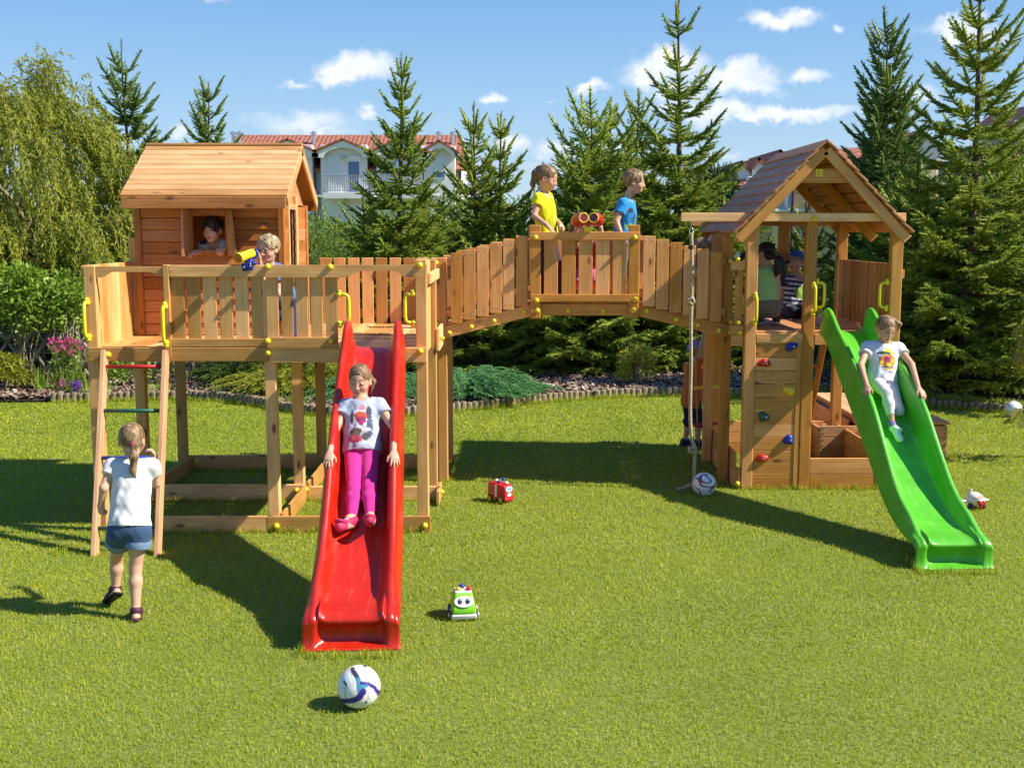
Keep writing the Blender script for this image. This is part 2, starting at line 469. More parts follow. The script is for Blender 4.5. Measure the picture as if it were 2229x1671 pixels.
# deck
m = MB()
for i in range(7):                            # front bay: planks run away from the camera
    w = (XM - XL + .07) / 7; x = XL - .03 + i * w
    m.span((x + .004, YF - .02, 1.474), (x + w - .004, YM + .03, 1.498 + (.002 if i % 2 else 0)))
for i in range(9):
    w = (XR - XM - .02) / 9; x = XM + .04 + i * w
    m.span((x + .003, YM + .0, 1.476), (x + w - .003, YB + .04, 1.500 + (.003 if i % 2 else 0)))
for i in range(9):
    h = (YM - YF + .03) / 9; y = YF - .03 + i * h
    m.span((XM + .04, y + .006, 1.470), (XR - .03, y + h - .006, 1.494))
m.span((XL, YM + .03, 1.474), (XM + .04, YB + .04, 1.496))
m.build('deck', wf, pf)
# ground beams
yb = yf - .03
beam(pf, (-2.86, yb, 0.0), (XM - .002, yf - .002, .135)); beam(pf, (XM - .05, yb - .003, .0), (XR + .06, yf - .002, .135))
beam(pf, (XL + .02, YM - .075, .0), (XM + .045, YM - .047, .15)); beam(pf, (XM + .1, YM - .06, .0), (XR + .05, YM - .03, .13))
beam(pf, (XL - .02, YB + .047, .0), (XR + .05, YB + .075, .155))
beam(pf, (XL + .047, YF + .05, .0), (XL + .075, YM - .08, .13)); beam(pf, (XL + .05, YM + .05, .0), (XL + .078, YB + .04, .15))
beam(pf, (XM + .047, YF - .04, .0), (XM + .075, YM - .08, .15)); beam(pf, (XM + .047, YM + .05, .0), (XM + .075, YB + .04, .15))
beam(pf, (XR + .05, YF + .8, .02), (XR + .078, YM + .1, .14))
# railings at the front
zt = 2.155
jx = W(368, 700, yf).x                        # upright beside the ladder opening
beam(pf, (jx - .025, yf - .032, 1.385), (jx + .02, yf + .02, zt + .004), name='upright')
m = MB(); x0, x1 = XL + .05, jx - .027        # bar over the ladder opening, cut in a curve at both ends
pts = [(x0, zt - .012), (x0, zt - .10)] + [(x0 + .03 + .10 * k / 6, zt - .10 + .045 * (3 * (k / 6) ** 2 - 2 * (k / 6) ** 3)) for k in range(7)]
pts += [(x1 - .12 + .12 * k / 6, zt - .055 - .035 * (3 * (k / 6) ** 2 - 2 * (k / 6) ** 3)) for k in range(7)] + [(x1, zt - .012)]
m.prism([(x, yf + .01, z) for x, z in pts], (0, .028, 0)); m.build('opening_bar', wf, pf)
xa, xb = jx + .022, XM - .03
slats(MB(), (xa, yf + .012, 0), (xb, yf + .012, 0), 1.52, 2.07, 6, .022).build('railing_boards', wf, pf)
m = MB(); m.span((xa, yf - .030, 2.062), (XM - .012, yf - .001, zt)); m.build('top_rail', wf, pf)
m = MB(); m.span((xa, yf - .028, 1.512), (XM - .012, yf - .001, 1.575)); m.build('bottom_rail', wf, pf)
xc = W(735, 660, yf).x
slats(MB(), (XM - .01, yf - .012, 0), (xc, yf - .012, 0), 1.53, 2.09, 5, .022).build('railing_boards', wf, pf)
beam(pf, (XM - .01, yf - .052, 1.50), (xc + .004, yf - .024, 1.588), name='bottom_rail')
m = MB(); x0, x1 = XM - .008, XR + .05        # long top rail with the cut-out over the slide
pts = [(x0, zt + .002), (x0, zt - .095), (xc + .06, zt - .095)] + [(xc + .06 + .14 * k / 6, zt - .095 + .050 * (3 * (k / 6) ** 2 - 2 * (k / 6) ** 3)) for k in range(7)]
pts += [(x1 - .26 + .10 * k / 6, zt - .045 - .045 * (3 * (k / 6) ** 2 - 2 * (k / 6) ** 3)) for k in range(7)] + [(x1, zt - .09), (x1, zt + .002)]
m.prism([(x, yf - .053, z) for x, z in pts], (0, .028, 0)); m.build('top_rail', wf, pf)
# side and back boards
slats(MB(), (XL - .03, YF + .07, 0), (XL - .03, YM - .06, 0), 1.40, 2.15, 9, .006).build('side_boards', wf, pf)
slats(MB(), (XM + .02, YB + .03, 0), (XR + .03, YB + .03, 0), 1.42, 2.155, 9, .026).build('back_boards', wf, pf)
beam(pf, (XM + .0, YB + .046, 1.95), (XR + .05, YB + .07, 2.04), name='back_rail'); beam(pf, (XM + .0, YB + .046, 1.56), (XR + .05, YB + .07, 1.65), name='back_rail')
slats(MB(), (XR - .01, YF + .07, 0), (XR - .01, YM - .06, 0), 1.40, 2.17, 8, .012).build('side_boards', wf, pf)
beam(pf, (XR + .047, YM - .05, 1.36), (XR + .075, YM + .5, 1.56)); beam(pf, (XR + .047, YF + .05, 2.0), (XR + .072, YM + .05, 2.09), name='side_rail')
for px, py in ((583, 580), (719, 581), (914, 577)): bolt(pf, tuple(W(px, py, yf - .054)))
for px, py in ((583, 742), (722, 742)): bolt(pf, tuple(W(px, py, yf - .053)))
for px, py in ((584, 768), (915, 764), (236, 772)): bolt(pf, tuple(W(px, py, yf - .031)))
for px, py in ((602, 1144), (925, 1143)): bolt(pf, tuple(W(px, py, yb - .004)))
for px, py in ((327, 1076), (646, 1067), (666, 1064)): bolt(pf, tuple(W(px, py, YM - .078)))
for x, y, z in ((XM + .15, YB + .045, .08), (XL + .12, YB + .045, .09)): bolt(pf, (x, y, z))
for y, z in ((YM - .1, .09), (YB, .1), (YB + .02, 1.42), (YM + .1, 1.46)): bolt(pf, (XR + .079, y, z), (1, 0, 0))
handle(pf, (XL - .02, yf, 1.59), (XL - .02, yf, 1.86), (-.25, -1, 0)); handle(pf, (jx - .012, yf - .034, 1.545), (jx - .012, yf - .034, 1.83), (-.15, -1, 0))
handle(pf, (xc + .002, yf - .012, 1.70), (xc + .002, yf - .012, 1.925), (1, -.1, 0), .085)
handle(pf, (XR - .05, yf + .02, 1.70), (XR - .05, yf + .02, 1.925), (-1, -.1, 0), .075)

# ---------------------------------------------------------------- ladder
lad = thing('ladder', 'wooden ladder with coloured rungs leaning against the left end of the platform', 'ladder', (-3.05, 8.5, 0))
lt, lb = yf - .035, 8.42
rails = []
for (a, b) in ((W(228, 770, lt), G(207, 1207)), (W(361, 768, lt), G(346, 1205))):
    a = Vector((a.x, lt, 1.475)); b = Vector((b.x, lb, -.02)); rails.append((a, b)); d = (b - a).normalized()
    mb = MB(); mb.bar(a, b, .036, .092, (0, -.95, .25)); mb.build('rail', M['wood_chest'], lad)
for k, (zz, mt) in enumerate(((1.36, 'rungred'), (1.03, 'runggreen'), (.685, 'rungblue'), (.185, 'runggreen'))):
    p = []
    for (a, b) in rails:
        f = (a.z - zz) / (a.z - b.z); p.append(a.lerp(b, f))
    e = (p[1] - p[0]).normalized() * .012
    o = MB().tube([p[0] + e, p[1] - e], .0155, 12).build('rung', M[mt], lad, True)
    tag(o, ('red rung', 'green rung', 'blue rung', 'green bottom rung')[k])

# ---------------------------------------------------------------- little house on the platform
hx0, hx1, hy0, hy1, hz0, hz1 = -3.29, -2.005, 10.19, 11.28, 1.503, 2.64
hs = thing('playhouse', 'small wooden playhouse with a pitched plank roof standing on the play platform', 'playhouse', ((hx0 + hx1) / 2, (hy0 + hy1) / 2, hz0))
wh = M['wood_house']; wr = M['wood_roof']
wx0, wx1, wz0, wz1 = W(421, 545, hy0).x, W(493, 545, hy0).x, W(456, 543, hy0).z, W(456, 469, hy0).z
m = MB(); nb = 11; bh = (hz1 - hz0) / nb
for i in range(nb):                            # front wall: lap boards, broken by the window
    z0 = hz0 + i * bh; z1 = z0 + bh - .004
    tl = Matrix.Rotation(R(-9.5), 3, 'X')
    def lap(xa_, xb_): m.box(((xa_ + xb_) / 2, hy0 + .012, (z0 + z1) / 2), (xb_ - xa_, .020, z1 - z0 + .000), tl, .004)
    if z1 > wz0 - .01 and z0 < wz1 + .01: lap(hx0 + .03, wx0 - .05); lap(wx1 + .05, hx1 - .03)
    else: lap(hx0 + .03, hx1 - .03)
m.build('front_wall', wh, hs)
dy0, dy1 = 10.42, 10.74                        # right wall, one piece on each side of the doorway
for ya_, yb_ in ((hy0 + .05, dy0), (dy1 + .0, hy1)):
    m = MB()
    for i in range(nb):
        z0 = hz0 + i * bh; z1 = z0 + bh - .004; tl = Matrix.Rotation(R(5), 3, 'Y')
        m.box((hx1 - .012, (ya_ + yb_) / 2, (z0 + z1) / 2), (.018, yb_ - ya_, z1 - z0 + .012), tl, .002)
    m.build('right_wall', wh, hs)
m = MB()
for i in range(nb):
    z0 = hz0 + i * bh
    m.span((hx0 + .0, hy0 + .05, z0), (hx0 + .02, hy1, z0 + bh)); m.span((hx0 + .03, hy1 - .02, z0), (hx1 - .03, hy1, z0 + bh))
m.build('rear_walls', wh, hs)
for x, y in ((hx0 + .005, hy0), (hx1 - .02, hy0 - .002), (hx0 + .005, hy1), (hx1 - .01, hy1)):
    MB().span((x - .028, y - .022, hz0), (x + .028, y + .022, hz1 + .02), .004).build('corner_post', wh, hs)
MB().span((hx1 - .035, dy1, hz0), (hx1 + .012, dy1 + .09, hz1 + .1), .004).build('door_jamb', wr, hs)
MB().span((hx1 - .035, dy0 - .03, hz0), (hx1 + .012, dy0 + .01, hz1), .004).build('door_jamb', wr, hs)
MB().span((hx1 - .03, dy0 + .011, hz1 - .03), (hx1 + .010, dy1 - .001, hz1 + .02), .004).build('door_lintel', wr, hs)
beam(hs, (hx0 + .035, hy0 - .009, hz1 - .09), (hx1 - .05, hy0 + .004, hz1 + .02), wh, 'header_board')
fr = MB()
fr.span((wx0 - .055, hy0 - .017, wz0 - .03), (wx0, hy0 + .04, wz1 + .049)); fr.span((wx1, hy0 - .017, wz0 - .03), (wx1 + .055, hy0 + .04, wz1 + .049))
fr.span((wx0 + .001, hy0 - .014, wz1), (wx1 - .001, hy0 + .04, wz1 + .048))
fr.span((wx0 + .001, hy0 - .018, wz0 - .05), (wx1 - .001, hy0 + .04, wz0))
fr.build('window_frame', wh, hs)
for x, dx_, dt, dbm in ((wx0 - .045, .0, .17, .19), (wx1 + .012, .62, .10, .19)):   # side boards swung out towards the lawn, wider at the foot
    d_ = Vector((dx_, -1, 0)).normalized(); p = Vector((x, hy0 - .020, 0)); n_ = Vector((-d_.y, d_.x, 0)); za, zb = wz0 - .055, wz1 + .045
    MB().prism([p + Vector((0, 0, za)), p + d_ * dbm + Vector((0, 0, za)), p + d_ * dt + Vector((0, 0, zb)), p + Vector((0, 0, zb))], n_ * .02).build('shutter', wr, hs)
m = MB()
for i in range(nb):
    z = hz0 + (i + .72) * bh
    for xx in (hx0 + .055, hx1 - .065) + ((wx1 + .085,) if wz0 - .1 < z < wz1 + .1 else ()): m.ball((xx, hy0 + .0, z), .006, 6)
m.build('screw_heads', M['screw'], hs)
# roof
rx0, rx1, ry, rz = hx0 - .055, hx1 + .09, 10.72, 3.19
ez, eyf, eyb = 2.715, 9.93, 11.50


def roof_boards(name, ya, za, yb_, zb, n, par, mt, lap_=0):
    mm = MB(); a = Vector((0, ya, za)); b = Vector((0, yb_, zb)); d = (b - a) / n
    up = d.normalized().cross(Vector((1, 0, 0))); up = up if up.z > 0 else -up
    rot = Matrix((Vector((1, 0, 0)), d.normalized(), Vector((1, 0, 0)).cross(d.normalized()))).transposed()
    for i in range(n):
        c = a + d * (i + .5) + up * rng.uniform(0, .002)
        mm.box(((rx0 + rx1) / 2 + rng.uniform(-.003, .003), c.y, c.z), (rx1 - rx0, d.length - .006, .020), rot, .005)
    c = (a + b) / 2 - up * .016; MB().box(((rx0 + rx1) / 2, c.y, c.z), (rx1 - rx0 - .05, (b - a).length - .03, .010), rot, .001).build('roof_gap_backing', M['wood_house'], par)  # added sheet below the boards, so the gaps read as dark lines
    return mm.build(name, mt, par)


roof_boards('roof_slope', eyf, ez, ry, rz, 10, hs, wr); roof_boards('roof_slope', eyb, ez, ry, rz, 10, hs, wr)
MB().span((rx0, ry - .03, rz + .004), (rx1, ry + .03, rz + .024)).build('ridge_board', wr, hs)
MB().span((rx0 + .012, eyf - .016, ez - .105), (rx1 - .014, eyf + .006, ez - .004)).build('eave_board', wh, hs)
MB().span((rx0 + .012, eyb - .006, ez - .105), (rx1 - .014, eyb + .016, ez - .004)).build('eave_board', wh, hs)
for x in (rx1 - .011, rx0 + .011):
    for ye in (eyf, eyb):
        mm = MB(); dd = Vector((0, ry - ye, rz - ez)); dn = Vector((0, -dd.z, dd.y)).normalized(); dn = dn if dn.z > 0 else -dn
        mm.bar(Vector((x, ye, ez)) - dn * .052, Vector((x, ry, rz)) - dn * .052, .02, .085, dn); mm.build('barge_board', wr, hs)
for x in (hx0 + .02, hx1 - .02):
    mm = MB(); mm.prism([(x, hy0 + .06, hz1 + .02), (x, hy1 + .06, hz1 + .02), (x, ry, rz - .05)], (.018 if x < -2.5 else -.018, 0, 0)); mm.build('gable_wall', wh, hs)

# ---------------------------------------------------------------- slides
def slide_mesh(top, foot, mat, name, label, wt=.39, wb=.444):
    """one moulded chute: floor curve swept along its run, walls with rolled flanges, raised ears at the top, folded lip at the foot"""
    top = Vector(top); foot = Vector(foot); run = (foot - top); Lh = Vector((run.x, run.y, 0)).length; dx = Vector((run.x, run.y, 0)).normalized(); sx = Vector((dx.y, -dx.x, 0))
    sx = sx if sx.x > 0 else -sx
    prof = [(-.02, 1.500), (.06, 1.496), (.15, 1.475), (.28, 1.41), (.50, 1.28), (.80, 1.088), (1.1, .90), (1.35, .742), (1.6, .575), (1.84, .415), (2.03, .315), (2.22, .25), (2.40, .212), (2.53, .200)]
    k = Lh / 2.64
    ts = np.array([p[0] for p in prof]) * k; zs = np.array([p[1] for p in prof])
    tt = np.linspace(ts[0], ts[-1], 90)
    # smooth interpolation (Catmull-Rom)
    def cr(x, X, Y):
        i = int(np.clip(np.searchsorted(X, x) - 1, 0, len(X) - 2)); g = np.gradient(Y, X); h = X[i + 1] - X[i]; u = (x - X[i]) / h
        return (2 * u**3 - 3 * u**2 + 1) * Y[i] + (u**3 - 2 * u**2 + u) * h * g[i] + (-2 * u**3 + 3 * u**2) * Y[i + 1] + (u**3 - u**2) * h * g[i + 1]
    P = [(t, cr(t, ts, zs)) for t in tt]
    n = len(P); rows = []; rims = []
    for i, (t, z) in enumerate(P):
        t0, z0 = P[max(i - 1, 0)]; t1, z1 = P[min(i + 1, n - 1)]
        dd = Vector((t1 - t0, z1 - z0)).normalized(); up = Vector((-dd.y, dd.x))       # normal in the run plane
        f = t / (ts[-1]); hw = (wt + (wb - wt) * max(0, f)) / 2
        ear = math.exp(-((t - .03) / .11) ** 2)
        wave = .010 * math.sin(t * 5.2)
        wl = .150 + .065 * ear + .105 * math.exp(-((f - .46) / .17) ** 2) + .03 * math.exp(-((f - .25) / .15) ** 2) - .05 * max(0, f - .7) / .3 + wave * .4
        if f > .9: wl *= 1 - .78 * ((f - .9) / .1) ** 1.6
        fl = .052 - .016 * ear
        sec = []
        cw = hw - .048                           # half width of the floor
        for s in (-1, 1):
            side = [(cw * .0, 0), (cw * .55, 0), (cw * .86, .003), (cw * 1.0, .018), (cw + .012, .055), (hw - .022, wl - .02), (hw - .013, wl - .004), (hw, wl + .002), (hw + .013, wl), (hw + .022, wl - .012), (hw + .034, wl * .55), (hw + .049, wl * .2), (hw + .060, -.03)]
            sec.append([(s * a, b) for a, b in side])
        full = sec[0][::-1] + sec[1][1:]
        rims.append([top + dx * t - Vector((0, 0, top.z)) + sx * (s * (hw + .004)) + dx * (up.x * wl) + Vector((0, 0, z + up.y * wl)) for s in (-1, 1)])
        rows.append([top + dx * t - Vector((0, 0, top.z)) + sx * a + dx * (up.x * b) + Vector((0, 0, z + up.y * b)) for a, b in full])
    # folded foot: the floor rolls over and drops to the grass, recessed between the cheeks
    base = rows[-1]; w_ = len(base)
    cx = top + dx * P[-1][0]
    for (fw, zc) in ((.03, 1.0), (.066, .95), (.094, .85), (.100, .76), (.094, .68), (.092, .40), (.096, .14), (.114, .05), (.120, .0)):
        row = []
        for p in base:
            lat = (p - cx).dot(sx); along = (p - cx).dot(dx); hz = max(p.z, 0.02)
            inner = max(0., 1 - (abs(lat) / (wb / 2 - .015)) ** 10) if abs(lat) < wb / 2 - .015 else 0
            rec = .060 * inner * (1 if .12 < zc < .70 else (.35 if zc == .76 else 0))
            row.append(Vector((0, 0, 0)) + cx + sx * lat * (1 + .02 * (1 - zc)) + dx * (along + fw - rec) - Vector((0, 0, cx.z)) + Vector((0, 0, hz * zc if p.z > .15 else max(0, p.z) * min(1, zc))))
        rows.append(row)
    V = [tuple(p) for r_ in rows for p in r_]; nr = len(rows)
    F = [[i * w_ + j, i * w_ + j + 1, (i + 1) * w_ + j + 1, (i + 1) * w_ + j] for i in range(nr - 1) for j in range(w_ - 1)]
    me = bpy.data.meshes.new(name); me.from_pydata(V, [], F); me.update()
    o = bpy.data.objects.new(name, me); C.objects.link(o); me.materials.append(mat)
    me.polygons.foreach_set('use_smooth', [True] * len(me.polygons))
    me.transform(Matrix.Translation(-Vector((foot.x, foot.y, 0)))); o.location = (foot.x, foot.y, 0)
    sd = o.modifiers.new('thick', 'SOLIDIFY'); sd.thickness = .007; sd.offset = -1
    ss = o.modifiers.new('sub', 'SUBSURF'); ss.levels = 1; ss.render_levels = 1
    tag(o, label, 'slide')
    def surf(t):                                  # point of the chute floor at run t, and its direction
        z = cr(t * k, ts, zs); z2 = cr(t * k + .02, ts, zs)
        return Vector((top.x, top.y, 0)) + dx * (t * k) + Vector((0, 0, z)), (dx * .02 + Vector((0, 0, z2 - z))).normalized()
    def rim(side, py):                            # point on the top of the left (0) or right (1) wall seen at photo row py
        f_ = lambda p: 835.5 - FPX * ((p.z - CAM_H) * math.cos(PITCH) + p.y * math.sin(PITCH)) / (p.y * math.cos(PITCH) - (p.z - CAM_H) * math.sin(PITCH))
        return min((r_[side] for r_ in rims), key=lambda p: abs(f_(p) - py))
    return o, surf, rim


sl_red, surf_red, rim_red = slide_mesh((-1.10, yf - .01, 1.5), (-.938, 6.44, 0), M['red'], 'slide', 'glossy red plastic slide running down from the play platform towards the camera')
sl_grn, surf_grn, rim_grn = slide_mesh((3.095, 10.59, 1.5), (3.195, 8.06, 0), M['green'], 'slide', 'bright green plastic slide running down from the roofed tower')

# ---------------------------------------------------------------- arched bridge
YN, YFAR = 10.90, 11.85
br = thing('arched_bridge', 'arched wooden footbridge with board railings between the platform and the roofed tower', 'bridge', (.68, YN, 1.4))
wt_ = M['wood_tower']
BX = [-.68, .20, 1.17, 2.05]
ZB = [1.40, 1.625, 1.625, 1.42]                # underside of the beams


def bz(x):
    return float(np.interp(x, BX, ZB))


for yy_, sgn in ((YN, -1), (YFAR, 1)):
    for i in range(3):
        a = Vector((BX[i], yy_, ZB[i] + .055)); b = Vector((BX[i + 1], yy_, ZB[i + 1] + .055))
        if i != 1: a, b = a - (b - a) * .0, b
        mm = MB(); mm.bar(a, b, .04, .11, (0, 0, 1), ext=.01 if i != 1 else -.012); mm.build('arch_beam', wt_, br)
    y0 = yy_ + sgn * .034                        # railing boards on the outside
    for (xa_, xb_, n) in ((-.585, .155, 6), (1.225, 1.985, 6)):
        w = (xb_ - xa_) / n
        mm = MB()
        for i in range(n):
            x = xa_ + (i + .5) * w; zc = bz(x)
            mm.box((x, y0 + sgn * .0, zc + .115 + .33), (w - .015, .022, .66), None, .003)
        mm.build('railing_boards', wt_, br)
        if sgn < 0:
            mm = MB()
            for i in range(n):
                x = xa_ + (i + .5) * w; zc = bz(x)
                for dx_ in (-.028, .028):
                    for dz_ in (.17, .735): mm.ball((x + dx_, y0 - .0105, zc + dz_), .0055, 6)
            mm.build('screw_heads', M['screw'], br)
        mm = MB(); a = Vector((xa_ - .03, yy_ - sgn * .0, bz(xa_) + .70)); b = Vector((xb_ + .03, yy_, bz(xb_) + .70)); mm.bar(a, b, .04, .06); mm.build('hand_rail', wt_, br)
        mm = MB(); mm.bar(a - Vector((0, 0, .48)), b - Vector((0, 0, .48)), .04, .06); mm.build('lower_rail', wt_, br)
    for x in (.22, 1.145): MB().span((x - .05, yy_ - .045 + sgn * .03, 1.60), (x + .05, yy_ + .015 + sgn * .03, 2.475), .006).build('post', wt_, br)
    y1 = yy_ + sgn * .078
    ys = sorted((y1 - .012, y1 + .012))
    MB().span((.17, ys[0], 2.335), (1.195, ys[1], 2.41)).build('top_rail', wt_, br)
    MB().span((.175, ys[0], 1.76), (1.195, ys[1], 1.83)).build('bottom_rail', wt_, br)
    mm = MB()
    ws = [(.30, .43), (.465, .595), (.625, .755), (.785, .915), (.945, 1.07)]
    for a_, b_ in ws: mm.span((a_, yy_ + sgn * .05 - .011, 1.80), (b_, yy_ + sgn * .05 + .011, 2.36))
    mm.build('railing_boards', wt_, br)
for x, yy_, h in ((-.665, YN, 2.17), (-.665, YFAR, 2.17), (2.05, YN, 2.36), (2.05, YFAR, 2.33)):
    MB().span((x - .045, yy_ - .045 + .07, -.02), (x + .045, yy_ + .045 + .07, h), .006).build('post', wt_, br)
mm = MB()
for i in range(24):
    x = -.63 + (i + .5) * (2.62 / 24); x2 = x + .05; sl_ = (bz(x2) - bz(x - .05)) / .1
    mm.box((x, (YN + YFAR) / 2, bz(x) + .125), (.095, YFAR - YN - .01, .022), Matrix.Rotation(-math.atan(sl_), 3, 'Y'), .003)
mm.build('deck', wt_, br)
yn = YN - .021
for px, py in ((951, 752), (978, 722 + 2), (1026, 711), (1075, 698), (1142, 679)): bolt(br, tuple(W(px, py, yn)))
for px, py in ((1170, 676), (1379, 676), (1237, 676), (1313, 677)): bolt(br, tuple(W(px, py, yn - (.055 if px in (1170, 1379) else 0))))
for px, py in ((1407, 677), (1472, 695), (1519, 707), (1565, 719), (1590, 724)): bolt(br, tuple(W(px, py, yn)))
for px, py in ((1166, 517), (1382, 517), (1168, 654), (1383, 652)): bolt(br, tuple(W(px, py, YN - .091)))
for px, py in ((949, 572), (951, 704), (1590, 568), (1591, 701)): bolt(br, tuple(W(px, py, YN + .02)))

# ---------------------------------------------------------------- roofed tower
TX0, TXM, TX1, TY0, TY1 = 2.215, 2.755, 3.545, 10.68, 12.38
tw = thing('play_tower', 'wooden play tower with a shingled pitched roof and a climbing wall', 'play tower', ((TX0 + TX1) / 2, TY0, 0))
for x, y, z1 in ((TX0, TY0, 2.56), (TXM + .0, TY0, 2.56), (TX1, TY0, 2.56), (TX0, TY1, 2.56), (2.9, TY1, 2.56), (TX1 - .02, TY1, 2.56)):
    MB().span((x - .052, y - .045, -.02), (x + .052, y + .045, z1), .006).build('post', wt_, tw)
ty = TY0 - .047
MB().span((1.545, ty - .036, 2.505), (TX1 + .05, ty - .002, 2.582)).build('cross_beam', wf, tw)
MB().span((TX0 - .3, TY1 + .05, 2.47), (TX1 + .05, TY1 + .08, 2.55)).build('cross_beam', wt_, tw)
mm = MB()
for i in range(14):
    y = TY0 - .03 + i * .126; mm.span((TX0 - .06, y, 1.478), (TX1 + .06, y + .118, 1.502))
mm.build('deck', M['wood_shingle'], tw)
MB().span((TX0 + .055, ty + .001, 1.395), (TXM - .054, ty + .03, 1.474)).build('deck_beam', wt_, tw); MB().span((TXM + .055, ty + .001, 1.37), (TX1 - .054, ty + .03, 1.474)).build('deck_beam', wt_, tw)
MB().span((TX0, TY1 - .09, 1.36), (TX1, TY1 - .05, 1.472)).build('deck_beam', wt_, tw)
# climbing wall with its holds
mm = MB(); nb_ = 12
for i in range(nb_):
    h = 1.50 / nb_; mm.span((TX0 + .054, ty + .012, .005 + i * h), (TXM - .10, ty + .036, .003 + (i + 1) * h - .004), .003)
mm.build('climbing_wall', wt_, tw)
MB().span((TXM - .105, ty + .006, .0), (TXM - .054, ty + .05, 1.48)).build('batten', wt_, tw)


def hold(px, py, mt, lab, rot):
    p = W(px, py, ty + .012); me = MB(); V = []
    bm = bmesh.new(); bmesh.ops.create_icosphere(bm, subdivisions=3, radius=1)
    for v in bm.verts:
        c = v.co.copy(); a = math.atan2(c.z, c.x)
        rr = 1 + .16 * math.sin(2 * a + rot) + .12 * math.sin(3 * a + rot * 2)
        dent = .45 * math.exp(-((c.x - .38) ** 2 + (c.z - .1) ** 2) / .03) + .45 * math.exp(-((c.x + .38) ** 2 + (c.z - .25) ** 2) / .03)
        v.co = Vector((c.x * .056 * rr, min(0, c.y) * .036 * (1 - dent), c.z * .043 * rr))
    me = bpy.data.meshes.new('climbing_hold'); bm.to_mesh(me); bm.free(); me.transform(Matrix.Translation(p))
    o = link_mesh('climbing_hold', me, M[mt], tw, True); tag(o, lab)
    s = MB(); s.lathe([(.012, 0), (.012, .004), (.004, .006)], (p.x + .018, p.y - .024, p.z), (0, -1, 0), 10); s.build('screw', M['screw'], o)


hold(1722, 754, 'blue', 'upper blue climbing hold', .3); hold(1663, 790, 'red', 'upper red climbing hold', 1.6); hold(1718, 850, 'yellow', 'yellow climbing hold', 2.9)
hold(1662, 907, 'runggreen', 'dark green climbing hold', 4.0); hold(1716, 957, 'blue', 'lower blue climbing hold', 5.0); hold(1658, 997, 'red', 'lower red climbing hold', .9)
# low board walls of the sand pit under the tower
mm = MB()
for i in range(2): mm.span((TXM + .054, ty + .004, .0 + i * .152), (TX1 - .10, ty + .03, .148 + i * .152))
mm.build('low_wall', wt_, tw)
MB().span((TX1 - .098, ty - .004, -.01), (TX1 - .05, ty + .05, .31)).build('batten', wt_, tw)
for x in (TX0 - .11, TX1 - .02):
    mm = MB()
    for i in range(2): mm.span((x, TY0 + .05, i * .172), (x + .026, TY1 - .05, .168 + i * .172))
    mm.build('low_wall', wt_, tw)
mm = MB()
for i in range(3): mm.span((TX0 - .08, TY1 - .03, i * .125), (TX1, TY1 - .005, .12 + i * .125))
mm.build('low_wall', wt_, tw)
MB().span((TX0 - .085, TY0 - .03, .0), (TX0 - .056, TY0 + .05, .2)).build('batten', wt_, tw)
# right side boards, small left panel, handles
slats(MB(), (TX1 - .03, TY0 + .06, 0), (TX1 - .05, TY1 - .06, 0), 1.505, 2.12, 12, .010).build('side_boards', wt_, tw)
MB().span((TX1 + .0, TY0 - .04, 1.985), (TX1 + .03, TY1 - .1, 2.06)).build('side_rail', wt_, tw)
MB().span((TX1 + .045, TY0 - .035, 1.985), (TX1 + .075, TY0 + .3, 2.065)).build('rail_end', wt_, tw)
mm = MB(); mm.span((TX0 - .14, TY0 + .03, 1.52), (TX0 - .065, TY0 + .055, 2.10)); mm.build('side_boards', wt_, tw)
for z in (1.46, 2.06): MB().span((TX0 - .19, TY0 - .005, z), (TX0 - .056, TY0 + .028, z + .085)).build('side_rail', wt_, tw)
MB().span((TX0 - .17, TY0 + .0, 1.355), (TX0 - .056, TY0 + .03, 1.455)).build('side_rail', wt_, tw)
for px, py in ((1606, 564), (1607, 702), (1612, 724)): bolt(tw, tuple(W(px, py, TY0 - .006)))
for px, py in ((1645, 475), (1773, 476), (1944, 477)): bolt(tw, tuple(W(px, py, ty - .037)))
bolt(tw, tuple(W(1605, 1052, TY0 - .035)))
handle(tw, (TX0 + .028, ty, 1.59), (TX0 + .028, ty, 1.82), (.12, -1, 0)); handle(tw, (TXM + .02, ty, 1.68), (TXM + .02, ty, 1.92), (.2, -1, 0))
handle(tw, (TXM + .054, ty + .04, 1.72), (TXM + .054, ty + .04, 1.945), (1, -.1, 0), .08); handle(tw, (TX1 - .054, ty + .04, 1.72), (TX1 - .054, ty + .04, 1.945), (-1, -.1, 0), .08)
